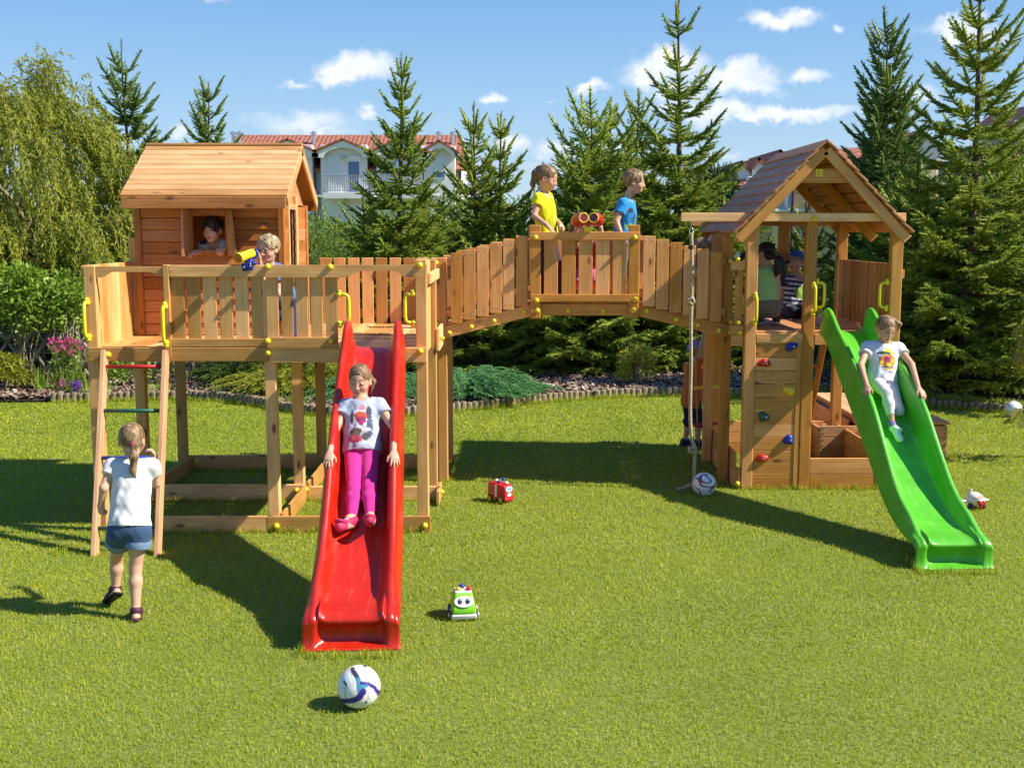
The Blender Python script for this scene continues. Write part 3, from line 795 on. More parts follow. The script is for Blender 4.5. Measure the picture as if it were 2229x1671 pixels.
# roof: three pairs of rafters, overlapping boards
gx, gz, ge = (TX0 + TX1) / 2 - .055, 3.195, 2.385
hwid = .79; ya_, yb_ = TY0 - .17, TY1 + .12
for y in (ya_ + .03, (ya_ + yb_) / 2, yb_ - .03):
    for s in (-1, 1):
        a = Vector((gx + s * .005, y, gz - .055)); b = Vector((gx + s * (hwid - .02), y, ge - .045)); d_ = (b - a).normalized(); n_ = Vector((s * -d_.z * s, 0, d_.x * s))
        mm = MB(); mm.bar(a, b, .042, .09, (0, 1, 0) if False else Vector((-d_.z, 0, d_.x)), ext=0); mm.build('rafter', wt_, tw)
for s in (-1, 1):
    mm = MB(); n = 9; a = Vector((gx, 0, gz + .02)); b = Vector((gx + s * hwid, 0, ge + .02)); dd = (b - a) / n; u = dd.normalized()
    up = Vector((-u.z, 0, u.x)); up = up if up.z > 0 else -up
    for i in range(n):
        c = a + dd * (i + .5) + up * .012; uu = (u * 1.0 + up * .10 * 1).normalized(); u2 = Matrix.Rotation(s * R(-7), 3, 'Y') @ u if False else (u - up * -.0).normalized()
        tilt = (u + up * .11).normalized(); vz = Vector((0, 1, 0)).cross(tilt)
        vz = tilt.cross(Vector((0, 1, 0)))
        rot = Matrix((Vector((0, 1, 0)), tilt, Vector((0, 1, 0)).cross(tilt))).transposed()
        mm.box((c.x, (ya_ + yb_) / 2 + rng.uniform(-.008, .008), c.z), (yb_ - ya_ + .05, dd.length + .028, .02), rot, .003)
    mm.build('roof_slope', M['wood_shingle'], tw)
# gable board with the yellow maker's plate
zc0, zc1 = 2.85, 2.975
def gw(z): return (gz - .03 - z) / (gz - ge) * hwid
mm = MB(); yg = ya_ + .053
mm.prism([(gx - gw(zc0), yg, zc0), (gx + gw(zc0), yg, zc0), (gx + gw(zc1), yg, zc1), (gx - gw(zc1), yg, zc1)], (0, .025, 0)); mm.build('gable_board', wt_, tw)
pc = W(1783, 376, yg - .004)
mm = MB(); mm.box((pc.x, yg - .004, pc.z), (.066, .006, .066), None, .002); pl = mm.build('maker_plate', M['yellow'], tw)
mm = MB()
for zz, ws_ in ((.014, (.010, .007, .010)), (-.006, (.007, .010, .007, .006)), (-.020, (.012, .010))):
    x = pc.x - .02
    for w in ws_: mm.span((x, yg - .0086, pc.z + zz - .005), (x + w, yg - .0078, pc.z + zz + .005), .0001); x += w + .004
mm.build('plate_marks', plain('plate_ink', (.45, .30, .02), .5), pl)

# rope ladder side and ramp at the back of the tower
rp = thing('climbing_ramp', 'slanted wooden ladder leaning against the back of the roofed tower', 'ladder', (3.2, 13.0, 0))
for x in (2.98, 3.42):
    mm = MB(); mm.bar((x, TY1 + .05, 1.42), (x - .02, TY1 + .75, 0), .04, .09, (0, 1, .3)); mm.build('rail', wt_, rp)
for i in range(4):
    f = .12 + i * .22; mm = MB(); mm.box((3.19, TY1 + .05 + .7 * f, 1.42 * (1 - f)), (.40, .09, .03), Matrix.Rotation(R(-10), 3, 'X')); mm.build('step', wt_, rp)

# ---------------------------------------------------------------- sand chest behind the green slide
sb = thing('sand_chest', 'low pine sandbox with a bench lid behind the green slide', 'sandbox', (3.9, 12.0, 0))
wc = M['wood_chest']
sx0, sx1, sy0, sy1, sh_ = 3.27, 4.62, 12.02, 14.2, .385
def wallb(lo, hi, n, name):
    mm = MB(); h = (hi[2] - lo[2]) / n
    for i in range(n): mm.span((lo[0], lo[1], lo[2] + i * h), (hi[0], hi[1], lo[2] + (i + 1) * h - .004))
    return mm.build(name, wc, sb)
wallb((sx0, sy0, 0), (sx1, sy0 + .026, sh_ - .01), 3, 'front_wall'); wallb((sx1 - .026, sy0 + .028, 0), (sx1, sy1, sh_ - .012), 3, 'end_wall'); wallb((sx0, sy0 + .028, 0), (sx0 + .026, sy1, sh_ - .04), 3, 'end_wall')
wallb((sx0 + .028, sy1 - .026, 0), (sx1 - .028, sy1, sh_), 3, 'back_wall'); wallb((3.70, sy0 + .5, 0), (3.726, sy1 - .03, sh_ - .03), 2, 'partition')
for x in (sx0 + .05, 3.68): MB().span((x - .022, sy0 + .03, 0), (x + .022, sy0 + .07, sh_ + .0)).build('corner_post', wc, sb)
mm = MB(); w = (sx1 + .04 - 3.78) / 6
for i in range(6): mm.span((3.76 + i * w, sy0 - .03, sh_ + .005), (3.76 + (i + 1) * w - .004, sy1 + .03, sh_ + .03))
mm.build('lid', M['wood_roof'], sb)
MB().span((3.775, sy0 + .1, sh_ - .075), (3.81, sy1 - .1, sh_ + .004)).build('lid_bearer', wt_, sb)
mm = MB()
for x in (sx0 + .03, sx1 - .03):
    for z in (.03, .09, .16, .22, .29, .345): mm.ball((x, sy0 - .001, z), .007, 6)
mm.build('screw_heads', M['dark'], sb)

# ---------------------------------------------------------------- climbing rope, rope ladder
def twisted(mb, pts, rad, strands=3, pitch=.075, n=6):
    pts = [Vector(p) for p in pts]; q = []; 
    for i in range(len(pts) - 1):
        l = (pts[i + 1] - pts[i]).length; k = max(2, int(l / .010))
        for j in range(k): q.append(pts[i].lerp(pts[i + 1], j / k))
    q.append(pts[-1]); s = 0; tr = [[] for _ in range(strands)]; pu = None
    for i, p in enumerate(q):
        d = (q[min(i + 1, len(q) - 1)] - q[max(i - 1, 0)]).normalized()
        if pu is None: pu = d.orthogonal().normalized()
        pu = (pu - d * pu.dot(d)).normalized(); w = d.cross(pu)
        if i: s += (p - q[i - 1]).length
        for k in range(strands):
            a = 2 * math.pi * (s / pitch + k / strands); tr[k].append(p + (pu * math.cos(a) + w * math.sin(a)) * rad * .55)
    for t in tr: mb.tube(t, rad * .60, n)
    return mb


ryy = ty - .02
M['rope'] = plain('hemp_rope', (.44, .355, .235), .9, .1, var=.2, vscale=40)
ropt = thing('climbing_rope', 'thick twisted hemp rope hanging from the tower cross beam down to the grass', 'rope', (W(1500, 1060, ryy).x, ryy, 0))
cpx = [(1505, 508), (1506, 600), (1504, 700), (1504, 800), (1502, 900), (1506, 955), (1513, 975), (1512, 1000), (1511, 1030), (1512, 1052)]
rpts = [W(a, b, ryy) for a, b in cpx]
fin = []
for i in range(len(rpts) - 1):
    p0 = rpts[max(i - 1, 0)]; p1 = rpts[i]; p2 = rpts[i + 1]; p3 = rpts[min(i + 2, len(rpts) - 1)]
    for k in range(6):
        u = k / 6; fin.append(.5 * ((2 * p1) + (p2 - p0) * u + (2 * p0 - 5 * p1 + 4 * p2 - p3) * u * u + (3 * p1 - p0 - 3 * p2 + p3) * u ** 3))
fin.append(rpts[-1]); e = fin[-1]
fin = [p for p in fin if p.z > .03]; e = fin[-1]
fin += [e + Vector((-.01, 0, -.012)), e + Vector((-.05, .0, -.02)), Vector((e.x - .11, e.y - .03, .022)), Vector((e.x - .18, e.y - .06, .018))]
twisted(MB(), fin, .0165).build('rope', M['rope'], ropt, True)
for px, py in ((1504, 655), (1505, 978)):
    c = W(px, py, ryy); mm = MB()
    kn = [c + Vector((math.cos(a) * .026, math.sin(a) * .026, .028 * math.sin(a * 1.5 + .5))) for a in np.linspace(0, 4 * math.pi, 26)]
    mm.tube(kn, .011, 7); mm.tube([c + Vector((.02, -.02, 0)), c + Vector((.04, -.025, -.012))], .009, 6); mm.build('knot', M['rope'], ropt, True)
c = W(1505, 508, ryy); mm = MB(); mm.tube([c + Vector((math.cos(a) * .018, 0, math.sin(a) * .03 + .02)) for a in np.linspace(0, 2 * math.pi, 18)], .005, 6)
mm.tube([c + Vector((0, 0, .045)), c + Vector((0, 0, .18))], .006, 6); mm.ball(tuple(c + Vector((0, 0, .165))), .016, 8); mm.build('shackle', M['steel'], ropt, True)
c = W(1504, 538, ryy); MB().lathe([(.021, -.018), (.024, -.01), (.024, -.003), (.020, 0), (.024, .004), (.024, .012), (.020, .018)], c, (0, 0, 1), 14).build('clamp', M['dark'], ropt, True)

rl = thing('rope_ladder', 'rope ladder with coloured rungs hanging under the end of the bridge', 'rope ladder', (1.85, 11.9, .3))
ly = 11.95
for dx_ in (0, .36): MB().tube([(1.98 - .06 - dx_ * .0, ly - .0 + dx_, 1.42), (1.97 - .04, ly + dx_, .8), (1.96, ly + dx_, .30), (1.99, ly + dx_ + .06, .12)], .008, 6).build('rope', M['rope'], rl, True)
for z, mt, lab in ((.80, 'yellow', 'yellow rung'), (.42, 'rungred', 'red rung')):
    a = W(1511, 845 if z > .6 else 926, ly - .02); o = MB().tube([(a.x, ly - .02, a.z), (a.x + .26, ly + .06, a.z + .01)], .018, 10).build('rung', M[mt], rl, True); tag(o, lab)

# ---------------------------------------------------------------- steering wheel, telescope, binoculars
wc_ = W(1655, 592, 12.0)
sw = thing('steering_wheel', 'dark green toy ship wheel fixed beside the roofed tower', 'steering wheel', tuple(wc_))
mm = MB(); rr = .245
mm.tube([wc_ + Vector((math.cos(a) * rr, 0, math.sin(a) * rr)) for a in np.linspace(0, 2 * math.pi, 40)], .026, 10, False)
mm.build('rim', M['dgreen'], sw, True)
for k in range(8):
    a = k * math.pi / 4 + .35; d_ = Vector((math.cos(a), 0, math.sin(a))); MB().tube([wc_ + d_ * .05, wc_ + d_ * .24, wc_ + d_ * .28, wc_ + d_ * .30, wc_ + d_ * .325], [.014, .014, .016, .022, .014], 8).build('spoke', M['dgreen'], sw, True)
MB().lathe([(.06, -.03), (.065, 0), (.06, .03), (.02, .05)], wc_, (0, -1, 0), 18).build('hub', M['dgreen'], sw, True)
MB().span((wc_.x - .04, wc_.y + .03, wc_.z - .42), (wc_.x + .04, wc_.y + .06, wc_.z + .04)).build('bracket', wt_, sw)

tl_c = W(541, 577, yf - .02)
ts_ = thing('toy_telescope', 'yellow toy telescope on a blue swivel mount, bolted to the platform rail', 'telescope', tuple(tl_c))
a = W(518, 562, yf - .16); b = W(555, 549, yf + .06); dv = (b - a).normalized()
mm = MB(); mm.lathe([(.041, 0), (.043, .004), (.043, .016), (.037, .03), (.034, .14), (.036, .15), (.036, .19), (.028, .21), (.028, .235), (.02, .235)], a, dv, 20)
tub = mm.build('tube', M['yellow'], ts_, True); MB().lathe([(.036, -.002), (.036, .003), (.001, .004)], a, dv, 20).build('lens', plain('orange_lens', (.62, .16, .02), .3), tub)
mm = MB(); c = a + dv * .20
mm.tube([c + Vector((.0, 0, -.0)) + Vector((.028, 0, .035)), c + Vector((.040, 0, .0)), c + Vector((.026, 0, -.032)), c + Vector((-.002, 0, -.046)), c + Vector((-.03, -.0, -.042))], .012, 8)
mm.tube([c + Vector((0, 0, -.046)), tl_c + Vector((.0, 0, .02))], .018, 10)
mm.box((tl_c.x - .005, yf - .038, tl_c.z - .012), (.085, .014, .062), Matrix.Rotation(R(-8), 3, 'Y')); mm.box((tl_c.x + .02, yf - .02, tl_c.z + .02), (.09, .05, .02), Matrix.Rotation(R(10), 3, 'Y'))
mm.build('mount', M['blue'], ts_, True)
mm = MB()
for dx_, dz_ in ((-.03, -.015), (.02, -.005), (.022, .012)): mm.ball((tl_c.x + dx_, yf - .047, tl_c.z + dz_), .006, 8)
mm.build('screws', M['screw'], ts_, True)

bc = W(1281, 474, YN - .14)
bi = thing('toy_binoculars', 'big red toy binoculars with yellow rims on the bridge rail', 'binoculars', tuple(bc))
for s, lab in ((-1, 'left'), (1, 'right')):
    f = bc + Vector((s * .047, -.02, .0)); back = bc + Vector((s * .115, .20, -.035)); dv = (back - f).normalized()
    body = MB().lathe([(.038, 0), (.046, .004), (.050, .03), (.062, .09), (.066, .13), (.060, .17), (.045, .21), (.040, .24)], f, dv, 22).build('barrel', M['red'], bi, True)
    MB().lathe([(.039, .002), (.040, -.008), (.047, -.008), (.048, .006)], f, dv, 22).build('rim', M['yellow'], body, True)
    MB().lathe([(.039, -.003), (.001, -.002)], f, dv, 22).build('lens', plain('dark_red_lens', (.20, .03, .035), .15), body)
MB().prism([(bc.x - .045, bc.y + .04, bc.z - .02), (bc.x + .045, bc.y + .04, bc.z - .02), (bc.x + .02, bc.y + .04, bc.z - .075), (bc.x, bc.y + .04, bc.z - .09), (bc.x - .02, bc.y + .04, bc.z - .075)], (0, .07, 0)).build('bridge_piece', M['red'], bi)
mm = MB(); mm.span((bc.x - .037, bc.y + .05, 2.405), (bc.x + .037, bc.y + .11, bc.z - .045), .006); mm.ball((bc.x, bc.y + .045, bc.z - .085), .007, 8); mm.build('stand', M['yellow'], bi)
# ================================================================== ground
EDGE = [(-6.2, 12.0), (-6.6, 16.1), (-5.3, 16.35), (-4.6, 16.45), (-3.9, 16.1), (-3.1, 15.35), (-2.6, 14.9), (-2.0, 14.75), (-1.3, 14.9), (-.5, 15.4), (.4, 16.1), (1.3, 16.6), (2.2, 16.75), (3.2, 16.75), (4.3, 16.5), (5.2, 16.05), (6.0, 15.55), (6.9, 14.95), (7.6, 14.3)]
_ex = np.array([p[0] for p in EDGE[1:]]); _ey = np.array([p[1] for p in EDGE[1:]])


def edge_y(x):
    """where the lawn ends, as a smooth curve"""
    x = np.asarray(x, float); w = np.zeros_like(x); a = np.zeros_like(x)
    for d in np.linspace(-.5, .5, 9): k = 1 - abs(d) * 1.2; a += k * np.interp(x + d, _ex, _ey); w += k
    return a / w


def lawn_mat():
    m, t, b = newmat('lawn_soil'); g = nd(t, 'ShaderNodeNewGeometry')
    n = nd(t, 'ShaderNodeTexNoise', ins={'Scale': 60.0, 'Detail': 5.0}); t.links.new(g.outputs['Position'], n.inputs['Vector'])
    setc(t, b.inputs['Base Color'], mixc(t, mrange(t, n.outputs['Fac'], .35, .65), (.10, .135, .016), (.22, .25, .045))); b.inputs['Roughness'].default_value = .95
    return m


def grass_mat():
    m, t, b = newmat('grass_blades'); g = nd(t, 'ShaderNodeNewGeometry'); rn = nd(t, 'ShaderNodeAttribute', attribute_name='rnd'); hh = nd(t, 'ShaderNodeAttribute', attribute_name='hgt')
    n = nd(t, 'ShaderNodeTexNoise', ins={'Scale': 1.1, 'Detail': 5.0, 'Roughness': .7}); t.links.new(g.outputs['Position'], n.inputs['Vector'])
    n2 = nd(t, 'ShaderNodeTexNoise', ins={'Scale': 6.0, 'Detail': 3.0}); t.links.new(g.outputs['Position'], n2.inputs['Vector'])
    n0 = nd(t, 'ShaderNodeTexNoise', ins={'Scale': .33, 'Detail': 3.0}); t.links.new(g.outputs['Position'], n0.inputs['Vector'])
    f = mth(t, 'ADD', mth(t, 'ADD', mth(t, 'MULTIPLY', rn.outputs['Fac'], .35), mrange(t, n.outputs['Fac'], .36, .64, 0, .38)), mrange(t, n0.outputs['Fac'], .36, .64, 0, .32), True)
    col = mixc(t, f, (.225, .315, .010), (.52, .545, .034))
    dry = mth(t, 'MULTIPLY', mrange(t, n2.outputs['Fac'], .52, .7), mth(t, 'GREATER_THAN', rn.outputs['Fac'], .55))
    col = mixc(t, mth(t, 'MULTIPLY', dry, .75), col, (.58, .53, .15))
    setc(t, b.inputs['Base Color'], col); b.inputs['Roughness'].default_value = .5; b.inputs['Specular IOR Level'].default_value = .3
    tr = nd(t, 'ShaderNodeBsdfTranslucent'); setc(t, tr.inputs[0], mixc(t, .5, col, (.48, .58, .03)))
    mx = nd(t, 'ShaderNodeMixShader', ins={0: .35}); t.links.new(b.outputs[0], mx.inputs[1]); t.links.new(tr.outputs[0], mx.inputs[2])
    t.links.new(mx.outputs[0], [x for x in t.nodes if x.type == 'OUTPUT_MATERIAL'][0].inputs[0]); return m


me = bpy.data.meshes.new('lawn'); me.from_pydata([(-300, -20, 0), (300, -20, 0), (300, 600, 0), (-300, 600, 0)], [], [(0, 1, 2, 3)])
tag(link_mesh('lawn', me, lawn_mat()), kind='structure')


def grass(x, y, h, w, lean=.95):
    """two-segment blades at x,y"""
    k = len(x); az = nrg.uniform(0, 2 * np.pi, k); ln = np.abs(nrg.normal(0, lean, k)); la = nrg.uniform(0, 2 * np.pi, k)
    bx, by = np.cos(az) * w / 2, np.sin(az) * w / 2; lx, ly = np.cos(la) * ln * h, np.sin(la) * ln * h
    V = np.empty((k, 5, 3))
    V[:, 0] = np.stack([x - bx, y - by, np.full(k, -.002)], 1); V[:, 1] = np.stack([x + bx, y + by, np.full(k, -.002)], 1)
    V[:, 2] = np.stack([x + bx * .8 + lx * .35, y + by * .8 + ly * .35, h * .62], 1); V[:, 3] = np.stack([x - bx * .8 + lx * .35, y - by * .8 + ly * .35, h * .62], 1)
    V[:, 4] = np.stack([x + lx, y + ly, h * np.clip(1 - ln * .42, .18, 1)], 1)
    o = (np.arange(k) * 5)[:, None]
    F = np.concatenate([o + [0, 1, 2], o + [0, 2, 3], o + [3, 2, 4]])
    r = np.repeat(nrg.random(k), 5); hg = np.tile([0, 0, .6, .6, 1.0], k)
    return V.reshape(-1, 3), F, r, hg


def lawn_blades():
    parts = []
    bands = [(4.1, 6.5, 9000, .023, .0030), (6.5, 8.5, 6400, .024, .0040), (8.5, 11, 4200, .025, .0054), (11, 13.5, 2800, .028, .0074), (13.5, 17.2, 2000, .03, .0095)]
    for (ya, yb2, dn, h, w) in bands:
        half = .46 * yb2 + 1.3 + .25 * max(0, yb2 - 9); n = int(dn * (yb2 - ya) * half * 2)
        x = nrg.uniform(-half, half, n); y = nrg.uniform(ya, yb2, n)
        keep = (np.abs(x) < .46 * y + 1.2 + .25 * np.maximum(0, y - 9)) & (y < edge_y(x) - .02)
        x, y = x[keep], y[keep]; hh = h * nrg.uniform(.55, 1.25, len(x)); ww = w * nrg.uniform(.7, 1.3, len(x))
        parts.append(grass(x, y, hh, ww))
    # longer tufts along the edging
    x = nrg.uniform(-6.5, 7.4, 6000); y = edge_y(x) - nrg.uniform(.0, .12, 6000); parts.append(grass(x, y, nrg.uniform(.04, .10, 6000), np.full(6000, .007), .35))
    Vs, Fs, Rs, Hs, o = [], [], [], [], 0
    for V, F, r, hg in parts: Vs.append(V); Fs.append(F + o); Rs.append(r); Hs.append(hg); o += len(V)
    ob = np_mesh('grass', np.concatenate(Vs), np.concatenate(Fs), grass_mat(), attrs={'rnd': np.concatenate(Rs), 'hgt': np.concatenate(Hs)})
    tag(ob, 'short mown green grass covering the lawn', 'grass', kind='stuff')


lawn_blades()

# ---------------------------------------------------------------- planting bed: soil sheet, bark chips, log edging
xs = np.linspace(-11, 12, 120); yb_ = edge_y(xs) + .03
V = [(x, y, .03) for x, y in zip(xs, yb_)] + [(x, y + .5, .07) for x, y in zip(xs, yb_)] + [(x, 24.5, .10) for x in xs]; n = len(xs)
me = bpy.data.meshes.new('planting_bed'); me.from_pydata(V, [], [(r_ * n + i, r_ * n + i + 1, (r_ + 1) * n + i + 1, (r_ + 1) * n + i) for r_ in (0, 1) for i in range(n - 1)])
tag(link_mesh('planting_bed', me, plain('bed_soil', (.045, .030, .020), .95, var=.4, vscale=6)), kind='structure')


def chips():
    n = 26000; x = nrg.uniform(-8.5, 9.5, n); y = edge_y(x) + .08 + np.abs(nrg.normal(0, 1.3, n)); keep = y < 20.5; x, y = x[keep], y[keep]; n = len(x)
    l = nrg.uniform(.02, .055, n); w = l * nrg.uniform(.35, .7, n); az = nrg.uniform(0, 6.28, n); tl = nrg.normal(0, .35, n); tl2 = nrg.normal(0, .35, n)
    ax = np.stack([np.cos(az), np.sin(az), tl], 1); bx = np.stack([-np.sin(az), np.cos(az), tl2], 1)
    c = np.stack([x, y, .055 + np.clip((y - edge_y(x)) * .08, 0, .05) + nrg.uniform(0, .035, n)], 1)
    V = np.stack([c - ax * l[:, None] - bx * w[:, None] * .6, c + ax * l[:, None] * .8 - bx * w[:, None], c + ax * l[:, None] + bx * w[:, None] * .7, c - ax * l[:, None] * .9 + bx * w[:, None]], 1).reshape(-1, 3)
    F = np.arange(n * 4).reshape(-1, 4); r = np.repeat(nrg.random(n), 4)
    m, t, b = newmat('bark_chips'); rn = nd(t, 'ShaderNodeAttribute', attribute_name='rnd'); rp_ = nd(t, 'ShaderNodeValToRGB'); t.links.new(rn.outputs['Fac'], rp_.inputs[0])
    e = rp_.color_ramp.elements; e[0].color = (.13, .08, .055, 1); e[1].position = 1; e[1].color = (.66, .55, .46, 1); q = e.new(.5); q.color = (.27, .18, .13, 1); q = e.new(.8); q.color = (.40, .29, .22, 1)
    t.links.new(rp_.outputs[0], b.inputs['Base Color']); b.inputs['Roughness'].default_value = .9
    tag(np_mesh('bark_chips', V, F, m, attrs={'rnd': r}), 'loose brown bark chips mulching the planting bed', 'bark mulch', kind='stuff')


chips()
M['log'] = wood('weathered_log', (.22, .175, .10), (.34, .28, .17), .85, False, .3); M['log_dark'] = wood('brown_log', (.20, .14, .085), (.31, .235, .15), .85, False, .3)  # second log tone, slightly darker and browner


def log_edging(x0, x1, label, mt, r=.045, h=.13, jag=.012):
    xs_ = np.linspace(x0, x1, 800); ys_ = edge_y(xs_) + .02; s = np.concatenate([[0], np.cumsum(np.hypot(np.diff(xs_), np.diff(ys_)))]); n = int(s[-1] / (r * 2.02))
    t = thing('log_edging', label, 'edging', (x0, float(edge_y(x0)), 0), 'log edgings along the lawn')
    proto = MB(); proto.lathe([(r * .98, -.03), (r, .0), (r * .98, h - .012), (r * .86, h), (.001, h + .002)], (0, 0, 0), (0, 0, 1), 9); po = proto.build('log', mt); po.parent = t; px = xs_
    for i in range(n):
        d = (i + .5) * r * 2.02; x = float(np.interp(d, s, xs_)); y = float(np.interp(d, s, ys_)); o = po if i == 0 else po.copy()
        if i: C.objects.link(o); o.parent = t
        o.location = Vector((x, y, rng.uniform(-jag, jag))) - t.location; o.rotation_euler = (rng.uniform(-.05, .05), rng.uniform(-.05, .05), rng.uniform(0, 6)); k = rng.uniform(.9, 1.06); o.scale = (k, k, 1)
    return t


log_edging(-6.55, -4.78, 'round upright log edging in front of the iris leaves and pink phlox, far left', M['log'])
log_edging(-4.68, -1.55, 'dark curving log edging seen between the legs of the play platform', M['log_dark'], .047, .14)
log_edging(-1.50, 1.18, 'pale log edging curving in front of the low blue-green juniper', M['log'])
log_edging(1.20, 3.9, 'pale log edging between the small golden shrub and the roofed tower', M['log'])
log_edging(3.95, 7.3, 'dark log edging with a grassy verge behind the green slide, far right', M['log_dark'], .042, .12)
# ================================================================== plants
M['bark'] = plain('bark', (.13, .085, .055), .9, .2, .4, 30, .3, 20)
M['bark_pale'] = plain('pale_bark', (.30, .25, .15), .9, .2, .3, 30, .3, 20)
M['spruce'] = leafmat('spruce_needles', (.085, .18, .020), (.40, .46, .055), .22, .55)
M['spruce_far'] = leafmat('far_spruce_needles', (.065, .145, .035), (.28, .37, .075), .2, .55)
M['willow'] = leafmat('willow_leaves', (.13, .18, .02), (.42, .43, .05), .38, .5, big=1.6)
M['lilac'] = leafmat('shrub_leaves', (.085, .19, .022), (.32, .44, .06), .3, .4)
M['golden'] = leafmat('golden_needles', (.11, .16, .015), (.42, .42, .035), .25, .5, big=2.5)
M['spruce_low'] = leafmat('sunlit_spruce_needles', (.12, .235, .03), (.50, .56, .08), .25, .55)  # spruce colour brightened so these boughs look sunlit
M['juniper'] = leafmat('juniper_needles', (.06, .20, .075), (.20, .42, .14), .2, .55, big=2.5)
M['thuja'] = leafmat('thuja_sprays', (.055, .12, .014), (.19, .28, .035), .25, .5, big=2)
M['gold_shrub'] = leafmat('gold_shrub_leaves', (.24, .29, .03), (.62, .60, .09), .3, .45, big=2.5)
M['iris'] = leafmat('iris_leaves', (.20, .32, .03), (.40, .50, .07), .4, .45)
M['pine'] = leafmat('pine_needles', (.035, .075, .028), (.12, .17, .06), .2, .6)


def unit(a): return a / np.maximum(np.linalg.norm(a, axis=-1, keepdims=True), 1e-9)


def scatter(TV, TF, P, D, Lg, Rr=None, roll=None, thick=None):
    """copies of a template (length 1 along +x) at P, pointing along D, scaled by Lg"""
    P = np.asarray(P, float); D = unit(np.asarray(D, float)); Lg = np.asarray(Lg, float); k = len(P)
    ref = np.where(np.abs(D[:, 2:3]) > .95, np.array([[1., 0, 0]]), np.array([[0, 0, 1.]]))
    y = unit(np.cross(ref, D)); z = np.cross(D, y)
    a = nrg.uniform(0, 2 * np.pi, k) if roll is None else (np.full(k, roll) if np.isscalar(roll) else roll); c, s = np.cos(a)[:, None], np.sin(a)[:, None]
    y, z = y * c + z * s, z * c - y * s
    th = Lg if thick is None else thick
    V = P[:, None, :] + TV[None, :, 0:1] * (D * Lg[:, None])[:, None, :] + TV[None, :, 1:2] * (y * th[:, None])[:, None, :] + TV[None, :, 2:3] * (z * th[:, None])[:, None, :]
    F = (TF[None] + (np.arange(k) * len(TV))[:, None, None]).reshape(-1, TF.shape[1])
    r = np.repeat(nrg.random(k) if Rr is None else Rr, len(TV))
    return V.reshape(-1, 3), F, r


def merge(parts):
    V, F, Rr, o = [], [], [], 0
    for v, f, r in parts: V.append(v); F.append(f + o); Rr.append(r); o += len(v)
    return np.concatenate(V), np.concatenate(F), np.concatenate(Rr)


def twig_tpl(n, nl, nw, core=.03, seed=1):
    g = np.random.default_rng(seed); V = []; F = []
    for i in range(n):
        t = (i + .5) / n * .96; ph = i * 2.4 + g.uniform(-.4, .4); rad = np.array([0, math.cos(ph), math.sin(ph)]); d = unit(np.array([.75, 0, 0]) + rad * .8)
        sd = unit(np.cross(d, g.normal(size=3))); p = np.array([t, 0, 0]); l = nl * (1 - .35 * t) * g.uniform(.8, 1.15); b = len(V)
        V += [p - sd * nw, p + sd * nw, p + d * l]; F.append([b, b + 1, b + 2])
    b = len(V)
    for t, r in ((0, core), (.55, core), (1.0, core * .25)):
        for k in range(3): a = k * 2.094; V.append([t, r * math.cos(a), r * math.sin(a)])
    for i in range(2):
        for k in range(3):
            k2 = (k + 1) % 3; q = b + i * 3; F += [[q + k, q + k2, q + 3 + k2], [q + k, q + 3 + k2, q + 3 + k]]
    return np.array(V, float), np.array(F)


TWIG = twig_tpl(22, .24, .036, .06, 3)
TWIG_S = twig_tpl(12, .24, .040, .06, 5)
LEAF = (np.array([[0, 0, 0], [.42, .27, .07], [1, 0, -.06], [.42, -.27, .07]], float), np.array([[0, 1, 2], [0, 2, 3]]))
LEAFN = (np.array([[0, 0, 0], [.45, .09, .02], [1, 0, -.12], [.45, -.09, .02]], float), np.array([[0, 1, 2], [0, 2, 3]]))


def limb(mb, pts, r0, r1, n=6):
    k = len(pts); mb.tube(pts, [r0 + (r1 - r0) * i / (k - 1) for i in range(k)], n, False)


